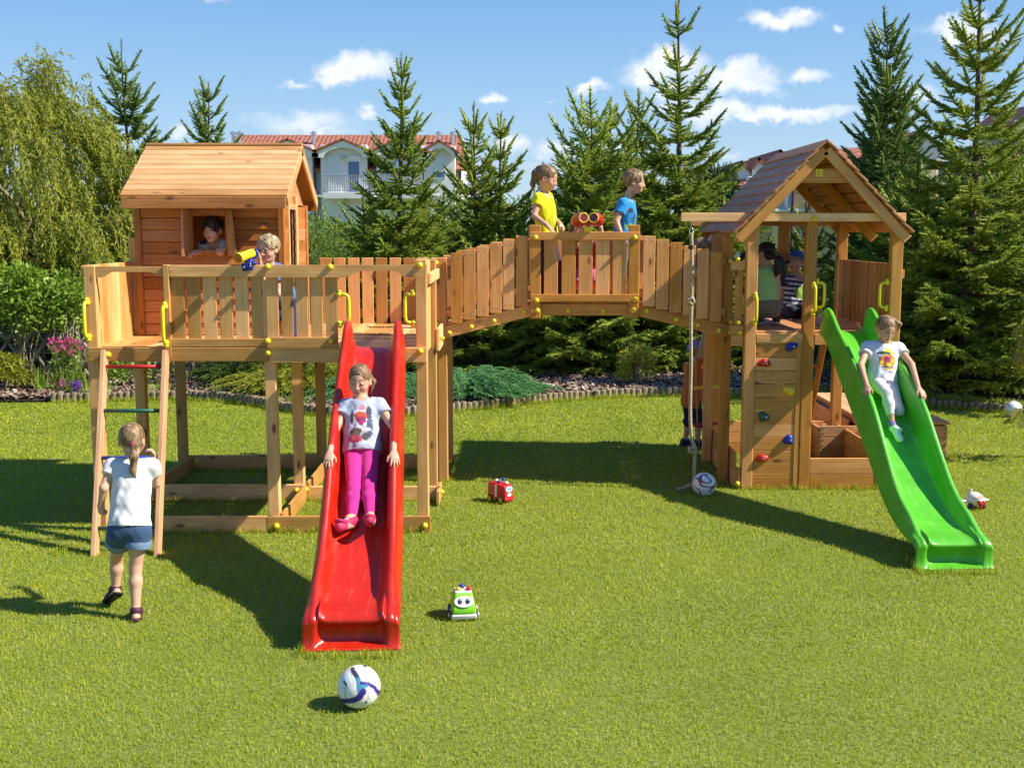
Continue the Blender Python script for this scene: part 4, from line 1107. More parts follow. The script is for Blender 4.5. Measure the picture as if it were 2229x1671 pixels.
def spruce(x, y, H, Rm, label, z0=.12, gap=.26, tgap=.42, leader=.45, nb=8, mat='spruce', tpl=TWIG, seed=1, open_top=.0, shape=.85, tw=.17, name='spruce_tree', group=None, dens=1.0, lean=(0, 0), droop=0.):
    g = np.random.default_rng(seed); t = thing(name, label, 'spruce tree', (x, y, 0), group)
    tr = MB(); P, D, Lg = [], [], []; br_ = MB()
    ax = lambda z: np.array([x + lean[0] * z / H + .03 * math.sin(z * 1.3 + seed), y + lean[1] * z / H, z])
    zs = np.linspace(0, H, 14); r0 = .008 * H + .02
    tr.tube([tuple(ax(z)) for z in zs], [r0 * (1 - z / H) ** .8 + .006 for z in zs], 8)
    for z in np.arange(H - leader, H, .055):     # needles on the leader
        for _ in range(2): a = g.uniform(0, 6.28); P.append(ax(z)); D.append([math.cos(a) * .35, math.sin(a) * .35, 1]); Lg.append(.09)
    z = H - leader; ph = g.uniform(0, 6)
    while z > z0:
        f = (H - z) / H; gp = tgap + (gap - tgap) * min(1, f * 2.2)
        n = max(3, int(round((4 if f < .22 else nb) * (1 - open_top * (1 - f)) + g.uniform(-.8, .8))))
        ph += 2.1
        for i in range(n):
            az = ph + i * 2 * math.pi / n + g.uniform(-.28, .28); zz = z + g.uniform(-.35, .35) * gp * .6
            Lb = Rm * min(1.0, (f * 1.18 + .02) ** shape) * g.uniform(.60, 1.18)
            if Lb < .06: continue
            rise = 1.15 * (1 - f) ** 2.6 - .10 * f - droop * f; bend = .30 * (1 - f) + .10 + droop * .5
            h = np.array([math.cos(az), math.sin(az), 0]); o = ax(zz); side = np.array([-h[1], h[0], 0])
            pt = lambda u: o + h * Lb * u * (1 - .1 * rise * u) + np.array([0, 0, Lb * (rise * u * (1 - .25 * u) + bend * u * u * u)])
            dr = lambda u: unit(pt(u + .02) - pt(u - .02))
            if Lb > .25: limb(br_, [tuple(pt(u)) for u in np.linspace(0, .95, 6)], .006 + .011 * Lb, .004, 4)
            st = .058 / dens; u = .12 if f < .3 else .22
            while u < .98:
                d = dr(u); p = pt(u); P.append(p); D.append(d + g.normal(0, .1, 3)); Lg.append(tw * .95)
                for s in (-1, 1):
                    if g.random() < .08: continue
                    l2 = (.40 * Lb * (1 - u) * g.uniform(.6, 1.1) + tw * .75) * (1 - .2 * open_top * (1 - f)); l2 = min(l2, .75)
                    d2 = unit(d * .72 + side * s * .75 + np.array([0, 0, g.uniform(-.22, .12) - .12 * f]) + g.normal(0, .08, 3)); k = max(1, int(l2 / (tw * .72)))
                    for j in range(k):
                        q = p + d2 * (l2 - tw * .9) * (j / max(1, k - 1) if k > 1 else 0)
                        P.append(q); D.append(d2 + np.array([0, 0, -.10 * j / k]) + g.normal(0, .08, 3)); Lg.append(tw * g.uniform(.8, 1.15))
                        if k > 1 and j < k - 0 and g.random() < .8 * dens:
                            for s2 in (-1, 1):
                                d3 = unit(d2 * .7 + np.cross(d2, [0, 0, 1]) * s2 * .7 + np.array([0, 0, g.uniform(-.45, .12)]))
                                P.append(q); D.append(d3); Lg.append(tw * g.uniform(.6, .95))
                u += st / Lb if Lb > .2 else .3
            P.append(pt(.93)); D.append(dr(.95)); Lg.append(tw * (1.1 + .8 * (1 - f)))
        z -= gp * g.uniform(.8, 1.15)
    to = tr.build('trunk', M['bark'], t, True); br_.build('branches', M['bark'], t, True)
    Lg = np.array(Lg); V, F, r = scatter(tpl[0], tpl[1], P, D, Lg, thick=Lg * 1.28); np_mesh('crown', V, F, M[mat], t, False, {'rnd': r})
    return t


def atxy(px, Y): return W(px, 800, Y).x


SPR = [
    # px, Y, H, Rm, label, kwargs
    (1466, 19.6, 6.35, 1.42, 'tall open-topped spruce with upcurved shoots and a long leader, right of the blue T-shirt', dict(gap=.25, tgap=.62, leader=.80, open_top=.45, seed=3, tw=.20, shape=1.0, dens=1.05)),
    (878, 18.6, 5.15, 1.5, 'broad dark spruce standing in front of the white apartment building', dict(gap=.25, tgap=.38, leader=.35, seed=8, tw=.17, shape=1.35, dens=1.1)),
    (1037, 19.8, 4.55, 1.15, 'slim bare-tipped spruce, left one of the close pair beside the white apartment building', dict(seed=12, tgap=.34, leader=.55, shape=1.1)),
    (1087, 20.3, 4.40, 1.15, 'slim spruce, right one of the close pair left of the yellow T-shirt', dict(seed=15, tgap=.34, leader=.40, shape=1.1)),
    (1280, 19.2, 4.35, 1.55, 'dense broad bright green spruce between the girl in yellow and the boy in blue', dict(mat='spruce_low', seed=21, tgap=.30, leader=.25, nb=9, shape=.62, dens=1.15)),
    (1326, 21.4, 4.75, 1.25, 'spruce with a thin cone-laden top just behind the dense bright spruce', dict(seed=24, tgap=.36, leader=.5, shape=.8)),
    (1378, 22.5, 5.10, 1.2, 'distant thin-topped spruce directly above the boy in blue', dict(seed=27, tgap=.4, leader=.55, shape=.85)),
    (1205, 20.2, 3.1, 1.1, 'young spruce with a bare pole-like leader behind the girl in yellow', dict(seed=30, tgap=.4, leader=.75, shape=.7)),
    (2096, 16.6, 6.55, 1.75, 'huge dark spruce reaching out of the picture at the far right', dict(seed=35, gap=.24, tgap=.46, leader=.5, open_top=.5, tw=.19, shape=1.15, dens=1.1)),
    (1985, 17.6, 3.3, 1.45, 'dense spruce right of the tower roof, in front of the huge far-right spruce', dict(seed=38, leader=.4, nb=8, shape=.66, dens=1.1)),
    (1905, 21.5, 6.05, .98, 'tall slender feathery spruce behind the right side of the tower roof', dict(seed=41, gap=.2, tgap=.26, leader=.3, nb=9, shape=.62, tw=.21, mat='spruce_far')),
    (1752, 22.5, 2.75, 1.0, 'young dark spruce seen through the open tower, before the cream building', dict(seed=44, leader=.3, shape=.8)),
    (1640, 21.0, 2.6, 1.0, 'short bushy spruce behind the left tower post', dict(seed=45, leader=.3, shape=.7)),
    (297, 27.0, 6.7, 1.55, 'spruce with a bare tip rising behind the playhouse roof, left of it', dict(seed=47, tgap=.46, leader=.75, open_top=.3, tw=.24, mat='spruce_far')),
    (472, 30.0, 6.1, 1.35, 'small spruce top peeping over the ridge of the playhouse roof', dict(seed=50, tgap=.5, leader=.45, open_top=.4, tw=.26, mat='spruce_far')),
    (800, 19.6, 2.55, 1.35, 'low wide spruce behind the back boards of the play platform', dict(seed=53, leader=.2, nb=8, shape=.6)),
    (1560, 20.4, 2.7, 1.3, 'low spruce behind the hanging rope', dict(seed=56, leader=.3, nb=8, shape=.6)),
    (1185, 19.5, 2.2, 1.4, 'low spreading spruce with boughs down to the bark mulch under the bridge', dict(mat='spruce_low', seed=59, leader=.12, nb=9, shape=.5)),
    (1400, 19.6, 2.15, 1.5, 'low spreading spruce behind the small golden shrub', dict(mat='spruce_low', seed=60, leader=.12, nb=9, shape=.5)),
    (1045, 18.9, 1.9, 1.15, 'low pale green spruce above the blue-green juniper', dict(mat='spruce_low', seed=62, leader=.12, nb=8, shape=.55)),
    (2205, 18.4, 3.5, 1.5, 'dense spruce at the right edge of the picture', dict(seed=64, leader=.3, nb=8, shape=.6)),
    (1122, 21.6, 2.75, 1.35, 'bushy spruce far behind, left of the yellow T-shirt', dict(seed=70, leader=.25, shape=.6)),
    (1500, 21.2, 2.85, 1.3, 'bushy spruce behind the right side of the tall open-topped spruce', dict(seed=71, leader=.25, shape=.6)),
    (1432, 21.0, 2.9, 1.3, 'bushy spruce behind the left side of the tall open-topped spruce', dict(seed=72, leader=.25, shape=.6)),
    (2120, 19.5, 3.3, 1.6, 'wide bushy spruce behind the foot of the huge far-right spruce', dict(seed=73, leader=.25, nb=8, shape=.55)),
    (960, 22.0, 2.9, 1.5, 'bushy spruce behind the broad dark spruce', dict(seed=66, leader=.2, shape=.6)),
]
for px, Y, H, Rm, lab, kw in SPR: spruce(atxy(px, Y), Y, H, Rm, lab, group='spruces behind the play set', **kw)


# ---------------------------------------------------------------- willow
def A3_(p): return np.array(p, float)


def willow(x, y):
    t = thing('corkscrew_willow', 'big yellow-green corkscrew willow with hanging curly twigs at the left edge', 'willow tree', (x, y, 0)); g = np.random.default_rng(5); tr = MB()
    tr.tube([(x, y, -.05), (x + .05, y, .8), (x - .05, y + .1, 1.7)], [.22, .19, .17], 10); P, D, Lg = [], [], []; sub = MB()
    tips = []
    for i in range(30):
        az = i * 2.4; el = R(g.uniform(20, 82)); ln = g.uniform(1.5, 2.6); p = np.array([x, y + .05, 1.4 + g.uniform(0, .3)]); d = np.array([math.cos(az) * math.cos(el), math.sin(az) * math.cos(el), math.sin(el)]); pts = [p.copy()]
        for k in range(8):
            d = unit(d + g.normal(0, .26, 3) + np.array([0, 0, .10 if k < 4 else -.12])); p = p + d * ln / 8; pts.append(p.copy())
            if k > 1: tips.append(p.copy())
        limb(tr, [tuple(q) for q in pts], .065, .014, 6)
    cl = []
    for i in range(86):                           # tufts of hanging twigs set over a dome
        v = unit(g.normal(size=3)); v[2] = abs(v[2]) - .10; rr = g.uniform(.80, 1.05) if i < 72 else g.uniform(.4, .75); cl.append((v, rr))
    for i in range(86 * 56):
        v, rr = cl[i % 86]; sp = .15 + .05 * (i % 3)
        p = np.array([x + v[0] * 2.65 * rr, y + v[1] * 2.0 * rr, 1.9 + v[2] * 3.45 * rr]) + g.normal(0, sp, 3) * A3_([1, 1, .7])
        if p[2] < 1.5: continue
        d = unit(np.array([v[0] * .7, v[1] * .7, .65])); ln = g.uniform(.45, 1.15); k = int(ln / .036); ph = g.uniform(0, 6.28); pts = [tuple(p)]
        for j in range(k):
            d = unit(d + np.array([.16 * math.sin(ph + j * .8), .16 * math.cos(ph + j * .8), -.24]) + g.normal(0, .1, 3)); p = p + d * .036; 
            if j % 3 == 2: pts.append(tuple(p))
            if p[2] < 1.45 + .3 * math.sin(i): break
            for s in range(2 if j % 2 else 1): P.append(p.copy()); D.append(d * .8 + g.normal(0, .45, 3) + np.array([0, 0, -.4])); Lg.append(g.uniform(.05, .095))
        if len(pts) > 2 and i % 3 == 0: limb(sub, pts, .006, .002, 3)
    tr.build('trunk', M['bark_pale'], t, True); sub.build('twigs', M['bark_pale'], t, True)
    V, F, r = scatter(LEAFN[0], LEAFN[1], P, D, np.array(Lg) * 1.1, thick=np.array(Lg) * 1.7); np_mesh('crown', V, F, M['willow'], t, False, {'rnd': r})


willow(W(25, 700, 19.2).x - .35, 19.3)


# ---------------------------------------------------------------- shrubs
def shrub(name, x, y, w, d, h, label, mat, n, leaf, cat='shrub', z0=.05, tpl=LEAF, clumps=26, seed=1, stems=7, group=None, up=.5, loc=None):
    g = np.random.default_rng(seed); t = thing(name, label, cat, loc or (x, y, 0), group); cs = []
    for i in range(clumps):
        v = unit(g.normal(size=3)); v[2] = abs(v[2]) * 1.6 - .6; rr = g.uniform(.45, .95)
        cs.append((np.array([x + v[0] * w * rr, y + v[1] * d * rr, max(z0 + .08, z0 + (h - z0) * (.5 + .5 * v[2] * rr))]), g.uniform(.16, .32) * (w + h) * .5))
    P, D = [], []
    for i in range(n):
        c, cr = cs[g.integers(len(cs))]; v = unit(g.normal(size=3)); p = c + v * cr * g.uniform(.55, 1.05) * np.array([1, 1, .8])
        if p[2] < z0: p[2] = z0 + g.uniform(0, .1)
        P.append(p); D.append(v * .8 + g.normal(0, .5, 3) + np.array([0, 0, up - .4]))
    V, F, r = scatter(tpl[0], tpl[1], P, D, leaf * g.uniform(.6, 1.25, n), roll=g.normal(0, .7, n)); np_mesh('foliage', V, F, M[mat], t, False, {'rnd': r})
    if stems:
        s = MB()
        for i in range(stems):
            c, _ = cs[i % len(cs)]; b = np.array([x + g.uniform(-.2, .2) * w, y + g.uniform(-.2, .2) * d, 0]); m_ = (b + c) / 2 + g.normal(0, .06, 3); limb(s, [tuple(b), tuple(m_), tuple(c)], .014, .005, 5)
        s.build('stems', M['bark_pale'], t, True)
    return t


def px_shrub(name, px, Y, wpx, zt, label, mat, n, leaf, dep=None, **kw):
    x = W(px, 800, Y).x; w = wpx / FPX * Y; return shrub(name, x, Y, w, dep or w * .7, zt, label, mat, n, leaf, **kw)


px_shrub('leafy_shrub', 75, 18.1, 85, 2.05, 'tall broad-leaved shrub growing through the lattice fence at the far left', 'lilac', 3600, .085, .35, clumps=34, seed=3, z0=.25, stems=12)
px_shrub('leafy_shrub', 62, 17.15, 62, 1.98, 'bright broad-leaved shrub standing in front of the lattice fence at the far left', 'lilac', 3000, .085, .3, clumps=26, seed=23, z0=.85, stems=9)
px_shrub('leafy_shrub', 150, 17.25, 40, 1.75, 'smaller broad-leaved shrub in front of the lattice fence above the pink phlox', 'lilac', 1500, .08, .3, clumps=16, seed=24, z0=.9, stems=7)
px_shrub('leafy_shrub', 185, 18.0, 60, 2.05, 'broad-leaved shrub between the lattice fence and the left platform post', 'lilac', 2200, .075, .35, clumps=22, seed=4, z0=.2)
px_shrub("leafy_shrub", 12, 16.7, 50, .62, 'low yellowish shrub at the left picture edge beside the log edging', 'golden', 1900, .06, clumps=14, seed=6, z0=.03)
px_shrub('thuja_bush', 697, 17.0, 42, 2.75, 'light green thuja right of the playhouse wall', 'thuja', 5200, .07, .45, tpl=LEAFN, clumps=40, seed=9, z0=.1, up=1.1)
px_shrub('leafy_shrub', 285, 17.1, 52, .75, 'low bright green plants behind the ladder rungs', 'lilac', 1500, .06, clumps=16, seed=10, z0=.06)
px_shrub('leafy_shrub', 400, 17.2, 55, .95, 'small-leaved variegated shrub behind the second platform post', 'golden', 900, .05, clumps=14, seed=11, z0=.25, stems=5)
px_shrub('leafy_shrub', 1387, 17.35, 42, .72, 'small golden yellow shrub alone on the bark mulch under the bridge', 'gold_shrub', 3400, .045, clumps=20, seed=12, z0=.05, stems=14)
px_shrub('leafy_shrub', 480, 19.5, 150, 1.2, 'green hedge-like shrub in the shade behind the play platform', 'lilac', 4200, .08, .5, clumps=40, seed=13)
px_shrub('leafy_shrub', 230, 19.0, 120, 2.2, 'wide leafy shrub behind the left end of the play platform', 'lilac', 3600, .09, .5, clumps=30, seed=14)
px_shrub('leafy_shrub', 1758, 17.2, 55, 1.9, 'light green leafy bush seen through the open tower behind the yellow handles', 'golden', 1700, .06, .4, clumps=20, seed=15, z0=.8, stems=6)
px_shrub('leafy_shrub', 1662, 18.8, 60, 1.5, 'green bush behind the climbing wall of the tower', 'lilac', 1500, .07, .4, clumps=20, seed=16)
px_shrub('leafy_shrub', 590, 19.6, 120, 2.4, 'tall green bush behind the playhouse', 'thuja', 3400, .08, .5, clumps=34, seed=17)


def sprays(name, x, y, w, d, h, label, mat, n, seed, rise=.5, tw=.16, cat='juniper', lspan=(.45, .8)):
    """low feathery conifer: arching branchlets set with short twigs"""
    g = np.random.default_rng(seed); t = thing(name, label, cat, (x, y, 0)); P, D, Lg = [], [], []; st = MB()
    for i in range(n):
        az = g.uniform(0, 6.28); r0 = g.random() ** .6; b = np.array([x + math.cos(az) * w * r0 * .75, y + math.sin(az) * d * r0 * .75, h * .25 * (1 - r0 * .5)]); hd = np.array([math.cos(az + g.normal(0, .5)), math.sin(az + g.normal(0, .5)), 0])
        l = g.uniform(*lspan); k = int(l / .05); rs = rise * (1.1 - .6 * r0) * g.uniform(.6, 1.3) * h / .5; pts = []
        side = np.array([-hd[1], hd[0], 0])
        for j in range(k):
            u = j / k; p = b + hd * l * u * .8 + np.array([0, 0, l * (rs * u - rs * .75 * u * u)]); pts.append(tuple(p)); dd = unit(hd + np.array([0, 0, rs * (1 - 1.5 * u)]))
            for s in (-1, 1): P.append(p); D.append(dd * .8 + side * s * .6 + g.normal(0, .2, 3)); Lg.append(tw * (1 - .4 * u) * g.uniform(.7, 1.1))
        P.append(np.array(pts[-1])); D.append(dd); Lg.append(tw)
        if i % 4 == 0: limb(st, pts, .006, .002, 3)
    V, F, r = scatter(TWIG_S[0], TWIG_S[1], P, D, np.array(Lg)); np_mesh('foliage', V, F, M[mat], t, False, {'rnd': r}); st.build('stems', M['bark'], t, True)
    return t


xj = W(1000, 850, 16.2).x
sprays('juniper', xj + .05, 16.35, 1.05, .75, .78, 'low spreading blue-green juniper on the bark mulch right of the play platform', 'juniper', 420, 3, .62, .13)
sprays('juniper', xj - 1.15, 16.1, .75, .6, .70, 'low blue-green juniper partly hidden by the right platform post', 'juniper', 230, 4, .62, .13)
xg = W(650, 830, 16.5).x
sprays('golden_juniper', xg, 16.8, 1.0, .8, .95, 'golden green feathery juniper behind the legs of the play platform', 'golden', 240, 5, .6, .15)
sprays('golden_juniper', xg - .75, 17.6, .8, .6, 1.0, 'darker feathery juniper above the shaded bark mulch behind the platform', 'thuja', 150, 6, .6, .15)


def blades(px, Y, n, h, label, seed):
    x = W(px, 840, Y).x; g = np.random.default_rng(seed); t = thing('iris_clump', label, 'iris plant', (x, Y, 0), 'clumps of sword-shaped leaves'); V, F, rr = [], [], []
    for i in range(n):
        b = np.array([x + g.normal(0, .035), Y + g.normal(0, .035), .02]); a = g.normal(0, .34); hh = h * g.uniform(.6, 1.1); w = .013; az = g.uniform(-.6, .6); o = len(V); s = np.array([math.cos(az), math.sin(az), 0])
        for u, k in ((0, 1), (.5, 1.05), (.82, .7)):
            p = b + np.array([math.sin(a) * hh * u, g.normal(0, .01), hh * u * math.cos(a)]); V += [p - s * w * k, p + s * w * k]
        V.append(b + np.array([math.sin(a) * hh * 1.02, 0, hh * math.cos(a)])); F += [[o, o + 1, o + 3], [o, o + 3, o + 2], [o + 2, o + 3, o + 5], [o + 2, o + 5, o + 4], [o + 4, o + 5, o + 6]]; rr += [g.random()] * 7
    np_mesh('leaves', V, F, M['iris'], t, False, {'rnd': rr})


blades(88, 16.62, 11, .50, 'leftmost clump of tall sword-shaped leaves behind the log edging', 1); blades(112, 16.62, 9, .42, 'shorter clump of sword-shaped leaves, second from the left', 2)
blades(148, 16.6, 12, .55, 'clump of tall sword-shaped leaves under the pink phlox', 3); blades(192, 16.6, 12, .56, 'clump of sword-shaped leaves next to the left platform post', 4)


def flower(px, py, Y, wpx, hpx, col, label, name, n, seed, leafy=True):
    c = W(px, py, Y); g = np.random.default_rng(seed); t = thing(name, label, 'flowering plant', (c.x, Y, 0)); w = wpx / FPX * Y; h = hpx / FPX * Y; P, D = [], []
    heads = [np.array([c.x + g.uniform(-1, 1) * w, Y + g.uniform(-.1, .1), c.z + g.uniform(-1, 1) * h]) for _ in range(max(3, n // 22))]
    for i in range(n): q = heads[i % len(heads)] + g.normal(0, .028, 3); P.append(q); D.append(g.normal(0, .5, 3) + np.array([0, -.5, .5]))
    V, F, r = scatter(LEAF[0], LEAF[1], P, D, g.uniform(.025, .042, n), thick=np.full(n, .045)); np_mesh('petals', V, F, leafmat(name + '_petals', tuple(x * .7 for x in col), col, .3), t, False, {'rnd': r})
    P, D = [], []
    s = MB()
    for hd in heads:
        b = np.array([hd[0] + g.normal(0, .03), Y + g.normal(0, .03), .02]); limb(s, [tuple(b), tuple((b + hd) / 2 + g.normal(0, .02, 3)), tuple(hd)], .006, .003, 4)
        for k in range(22 if leafy else 6): u = g.uniform(.1, .93); P.append(b + (hd - b) * u); D.append(g.normal(0, 1, 3) + np.array([0, 0, .3]))
    s.build('stems', M['iris'], t)
    V, F, r = scatter(LEAFN[0], LEAFN[1], P, D, g.uniform(.07, .12, len(P)), thick=np.full(len(P), .16)); np_mesh('leaves', V, F, M['lilac'], t, False, {'rnd': r})


flower(148, 752, 16.7, 36, 17, (.75, .12, .36), 'pink phlox in bloom beside the left platform post', 'phlox', 420, 2)
flower(172, 843, 16.5, 11, 11, (.25, .05, .55), 'small purple flowers between the sword-shaped leaves', 'bellflower', 120, 3, False)
flower(132, 838, 16.55, 8, 4, (.60, .10, .40), 'tiny magenta flowers low in the bed at the left', 'bellflower', 40, 4, False)

# foreground branch at the right edge, leaves hanging into the picture from a shrub beside the camera's view
g = np.random.default_rng(8); xb = W(2222, 800, 12.0).x
t = thing('vine_shrub', 'yellow-green leafy vine reaching in at the right edge of the lawn', 'vine', (xb + .75, 12.1, 0)); P, D, s = [], [], MB()
for zt_, rch, sp in ((1.42, .56, .15), (1.12, .54, .12), (.52, .60, .06), (1.65, .25, .12)):
    pts = [(xb + .75, 12.1, 0), (xb + .7, 12.1, zt_ * .7), (xb + .4, 12.05, zt_ + .08), (xb + .5 - rch, 12.0, zt_)]; limb(s, pts, .014, .004, 6)
    for k in range(int(110 * sp / .16) + 8): P.append(np.array([xb + .5 - rch * g.random() ** .7 + .03, 12.0 + g.normal(0, .15), zt_ + g.normal(0, sp * .55)])); D.append([g.normal(0, .5) - .2, g.normal(0, .4), -.8])
s.build('stems', M['bark_pale'], t, True); V, F, r = scatter(np.array([[0, 0, 0], [.3, .42, .05], [.62, .34, .02], [1, 0, -.1], [.62, -.34, .02], [.3, -.42, .05]]), np.array([[0, 1, 2], [0, 2, 3], [0, 3, 4], [0, 4, 5]]), P, D, g.uniform(.09, .15, len(P)))
np_mesh('leaves', V, F, leafmat('vine_leaves', (.12, .17, .02), (.36, .35, .06), .4), t, False, {'rnd': r})

# tufts the mower missed, round the feet of posts, slides and toys
pts = [(x, y, .07) for x in (XL, XM, XR) for y in (YF, YM, YB)] + [(-.665, YN + .07, .07), (-.665, YFAR + .07, .07), (2.05, YN + .07, .07), (2.05, YFAR + .07, .07)] + [(x, TY0, .08) for x in (TX0, TXM)] + [(-3.41, 8.44, .05), (-2.83, 8.44, .05)]
seg = [((XL, yf - .03), (XR, yf - .03)), ((TX0, ty - .0), (TX1, ty - .0)), ((sx0, sy0), (sx1, sy0)), ((sx1, sy0), (sx1, sy1)), ((-1.22, 6.33), (-.66, 6.33)), ((2.90, 7.95), (3.48, 7.95)), ((-1.22, 6.35), (-1.24, 6.7)), ((2.91, 7.98), (2.9, 8.3)), ((XL, YM - .08), (XR, YM - .08)), ((XL, YB), (XR, YB))]
X_, Y_ = [], []
for x, y, r_ in pts: a = nrg.uniform(0, 6.28, 70); q = r_ * nrg.uniform(.7, 1.25, 70); X_.append(x + np.cos(a) * q); Y_.append(y + np.sin(a) * q)
for (xa, ya), (xb2, yb2) in seg: n = int(190 * math.hypot(xb2 - xa, yb2 - ya)) + 20; u_ = nrg.random(n); X_.append(xa + (xb2 - xa) * u_ + nrg.normal(0, .012, n)); Y_.append(ya + (yb2 - ya) * u_ - np.abs(nrg.normal(0, .022, n)))
x = np.concatenate(X_); y = np.concatenate(Y_); V, F, r, hg = grass(x, y, nrg.uniform(.025, .085, len(x)), np.full(len(x), .0055), .5)
tag(np_mesh('grass_tufts', V, F, bpy.data.materials['grass_blades'], attrs={'rnd': r, 'hgt': hg}), 'longer grass tufts round the feet of the posts and slides', 'grass', kind='stuff')

# grassy weeds on the verge and in the bed
x = nrg.uniform(3.9, 7.6, 2600); y = edge_y(x) + .1 + np.abs(nrg.normal(0, .16, 2600)); V, F, r, hg = grass(x, y, nrg.uniform(.06, .17, 2600), np.full(2600, .016), .5)
tag(np_mesh('verge_plants', V + np.array([0, 0, .05]), F, M['iris'], attrs={'rnd': r}), 'bright green low ground cover behind the right log edging', 'ground cover', kind='stuff')
x = np.concatenate([nrg.normal(c, .12, 60) for c in (-4.2, -3.7, -3.3, -2.9, -6.0, -5.2)]); y = edge_y(x) + nrg.uniform(.02, .4, len(x)); V, F, r, hg = grass(x, y, nrg.uniform(.12, .34, len(x)), np.full(len(x), .009), .6)
tag(np_mesh('weeds', V + np.array([0, 0, .04]), F, M['iris'], attrs={'rnd': r}), 'thin grass weeds sprouting in the shaded bed behind the platform legs', 'weeds', kind='stuff')

# ---------------------------------------------------------------- fences
M['pole'] = wood('grey_pole', (.20, .17, .13), (.36, .33, .28), .85, False, .25); M['shed'] = wood('dark_boards', (.022, .017, .014), (.045, .036, .03), .85, False, .3)
fx0, fx1 = -8.6, .9; fe = thing('lattice_fence', 'low rustic fence of crossed grey poles behind the planting bed', 'fence', (fx0, 18.0, 0))
k = 0; x = fx0
while x < fx1:
    for s in (-1, 1):
        mb = MB(); a = Vector((x, 17.7 + .32 * max(0, x + 5) + (.03 if s > 0 else 0), 1.02 if s > 0 else -.02)); b = Vector((x + .72, 17.7 + .32 * max(0, x + 5) + (.03 if s > 0 else 0), -.02 if s > 0 else 1.02)); mb.tube([a, b], .026, 7); mb.build('pole', M['pole'], fe, True); k += 1
    x += .29
for z in (.28, .80): MB().tube([(fx0, 17.77, z), (-5, 17.77, z), (fx1 + .7, 17.77 + .32 * (fx1 + 5.7), z)], .03, 7).build('rail', M['pole'], fe, True)
sd = thing('dark_board_fence', 'dark timber board wall behind the shrubs at the left edge', 'fence', (-8.8, 18.9, 0))
mb = MB()
for i in range(15): mb.span((-11, 18.9, i * .14), (-7.2, 18.93, i * .14 + .132))
mb.build('boards', M['shed'], sd)
for x in (-10.2, -8.8, -7.4): MB().span((x - .05, 18.82, 0), (x + .05, 18.9, 2.12)).build('post', M['shed'], sd)
# ================================================================== buildings behind the garden
def tile_mat():
    m, t, b = newmat('roof_tiles'); a = nd(t, 'ShaderNodeAttribute', attribute_name='gc'); sp = nd(t, 'ShaderNodeSeparateXYZ'); t.links.new(a.outputs['Vector'], sp.inputs[0])
    fx = mth(t, 'FRACT', mth(t, 'MULTIPLY', sp.outputs[0], 3.3)); fy = mth(t, 'FRACT', mth(t, 'MULTIPLY', sp.outputs[1], 2.7))
    h = mth(t, 'ADD', mth(t, 'SINE', mth(t, 'MULTIPLY', fx, 6.283)), mth(t, 'MULTIPLY', fy, -1.2))
    n = nd(t, 'ShaderNodeTexNoise', ins={'Scale': 2.0, 'Detail': 4.0}); t.links.new(a.outputs['Vector'], n.inputs['Vector'])
    col = mixc(t, mrange(t, n.outputs['Fac'], .3, .7), (.27, .085, .045), (.40, .15, .085))
    gap = mth(t, 'MAXIMUM', mth(t, 'GREATER_THAN', fy, .86), mth(t, 'GREATER_THAN', fx, .86)); col = mixc(t, mth(t, 'MULTIPLY', gap, .28), col, (.12, .04, .03))
    setc(t, b.inputs['Base Color'], col); b.inputs['Roughness'].default_value = .7
    bp = nd(t, 'ShaderNodeBump', ins={'Strength': .4, 'Distance': .05}); t.links.new(h, bp.inputs['Height']); t.links.new(bp.outputs[0], b.inputs['Normal']); return m


M['tiles'] = tile_mat(); M['white'] = plain('white_render', (.74, .75, .76), .85, var=.05, vscale=.6); M['grey'] = plain('light_grey_render', (.60, .62, .65), .85, var=.05, vscale=.6); M['cream'] = plain('cream_render', (.66, .60, .38), .85, var=.06, vscale=.5)
M['shutter'] = plain('roller_shutter', (.66, .70, .74), .6); M['glass'] = plain('window_glass', (.05, .12, .28), .06, .8); M['railing'] = plain('balcony_metal', (.33, .35, .37), .5); M['pipe'] = plain('brown_pipe', (.10, .045, .04), .5); M['trim'] = plain('white_trim', (.80, .80, .80), .6)


def slope(mb, a, b, c, d, th=.12):
    """roof plane a-b along the eave, d-c along the ridge"""
    a, b, c, d = map(Vector, (a, b, c, d)); n = (b - a).cross(d - a).normalized(); n = n if n.z > 0 else -n
    V = [a, b, c, d, a - n * th, b - n * th, c - n * th, d - n * th]; e = (b - a).normalized(); f = (d - a); f = (f - e * f.dot(e)).normalized()
    g_ = [((v - a).dot(e), (v - a).dot(f), 0) for v in V]; mb.add([tuple(v) for v in V], [[0, 1, 2, 3], [7, 6, 5, 4], [0, 4, 5, 1], [1, 5, 6, 2], [2, 6, 7, 3], [3, 7, 4, 0]], g_, .5); o = mb.g[-1]; mb.g[-1] = np.array(g_, float)


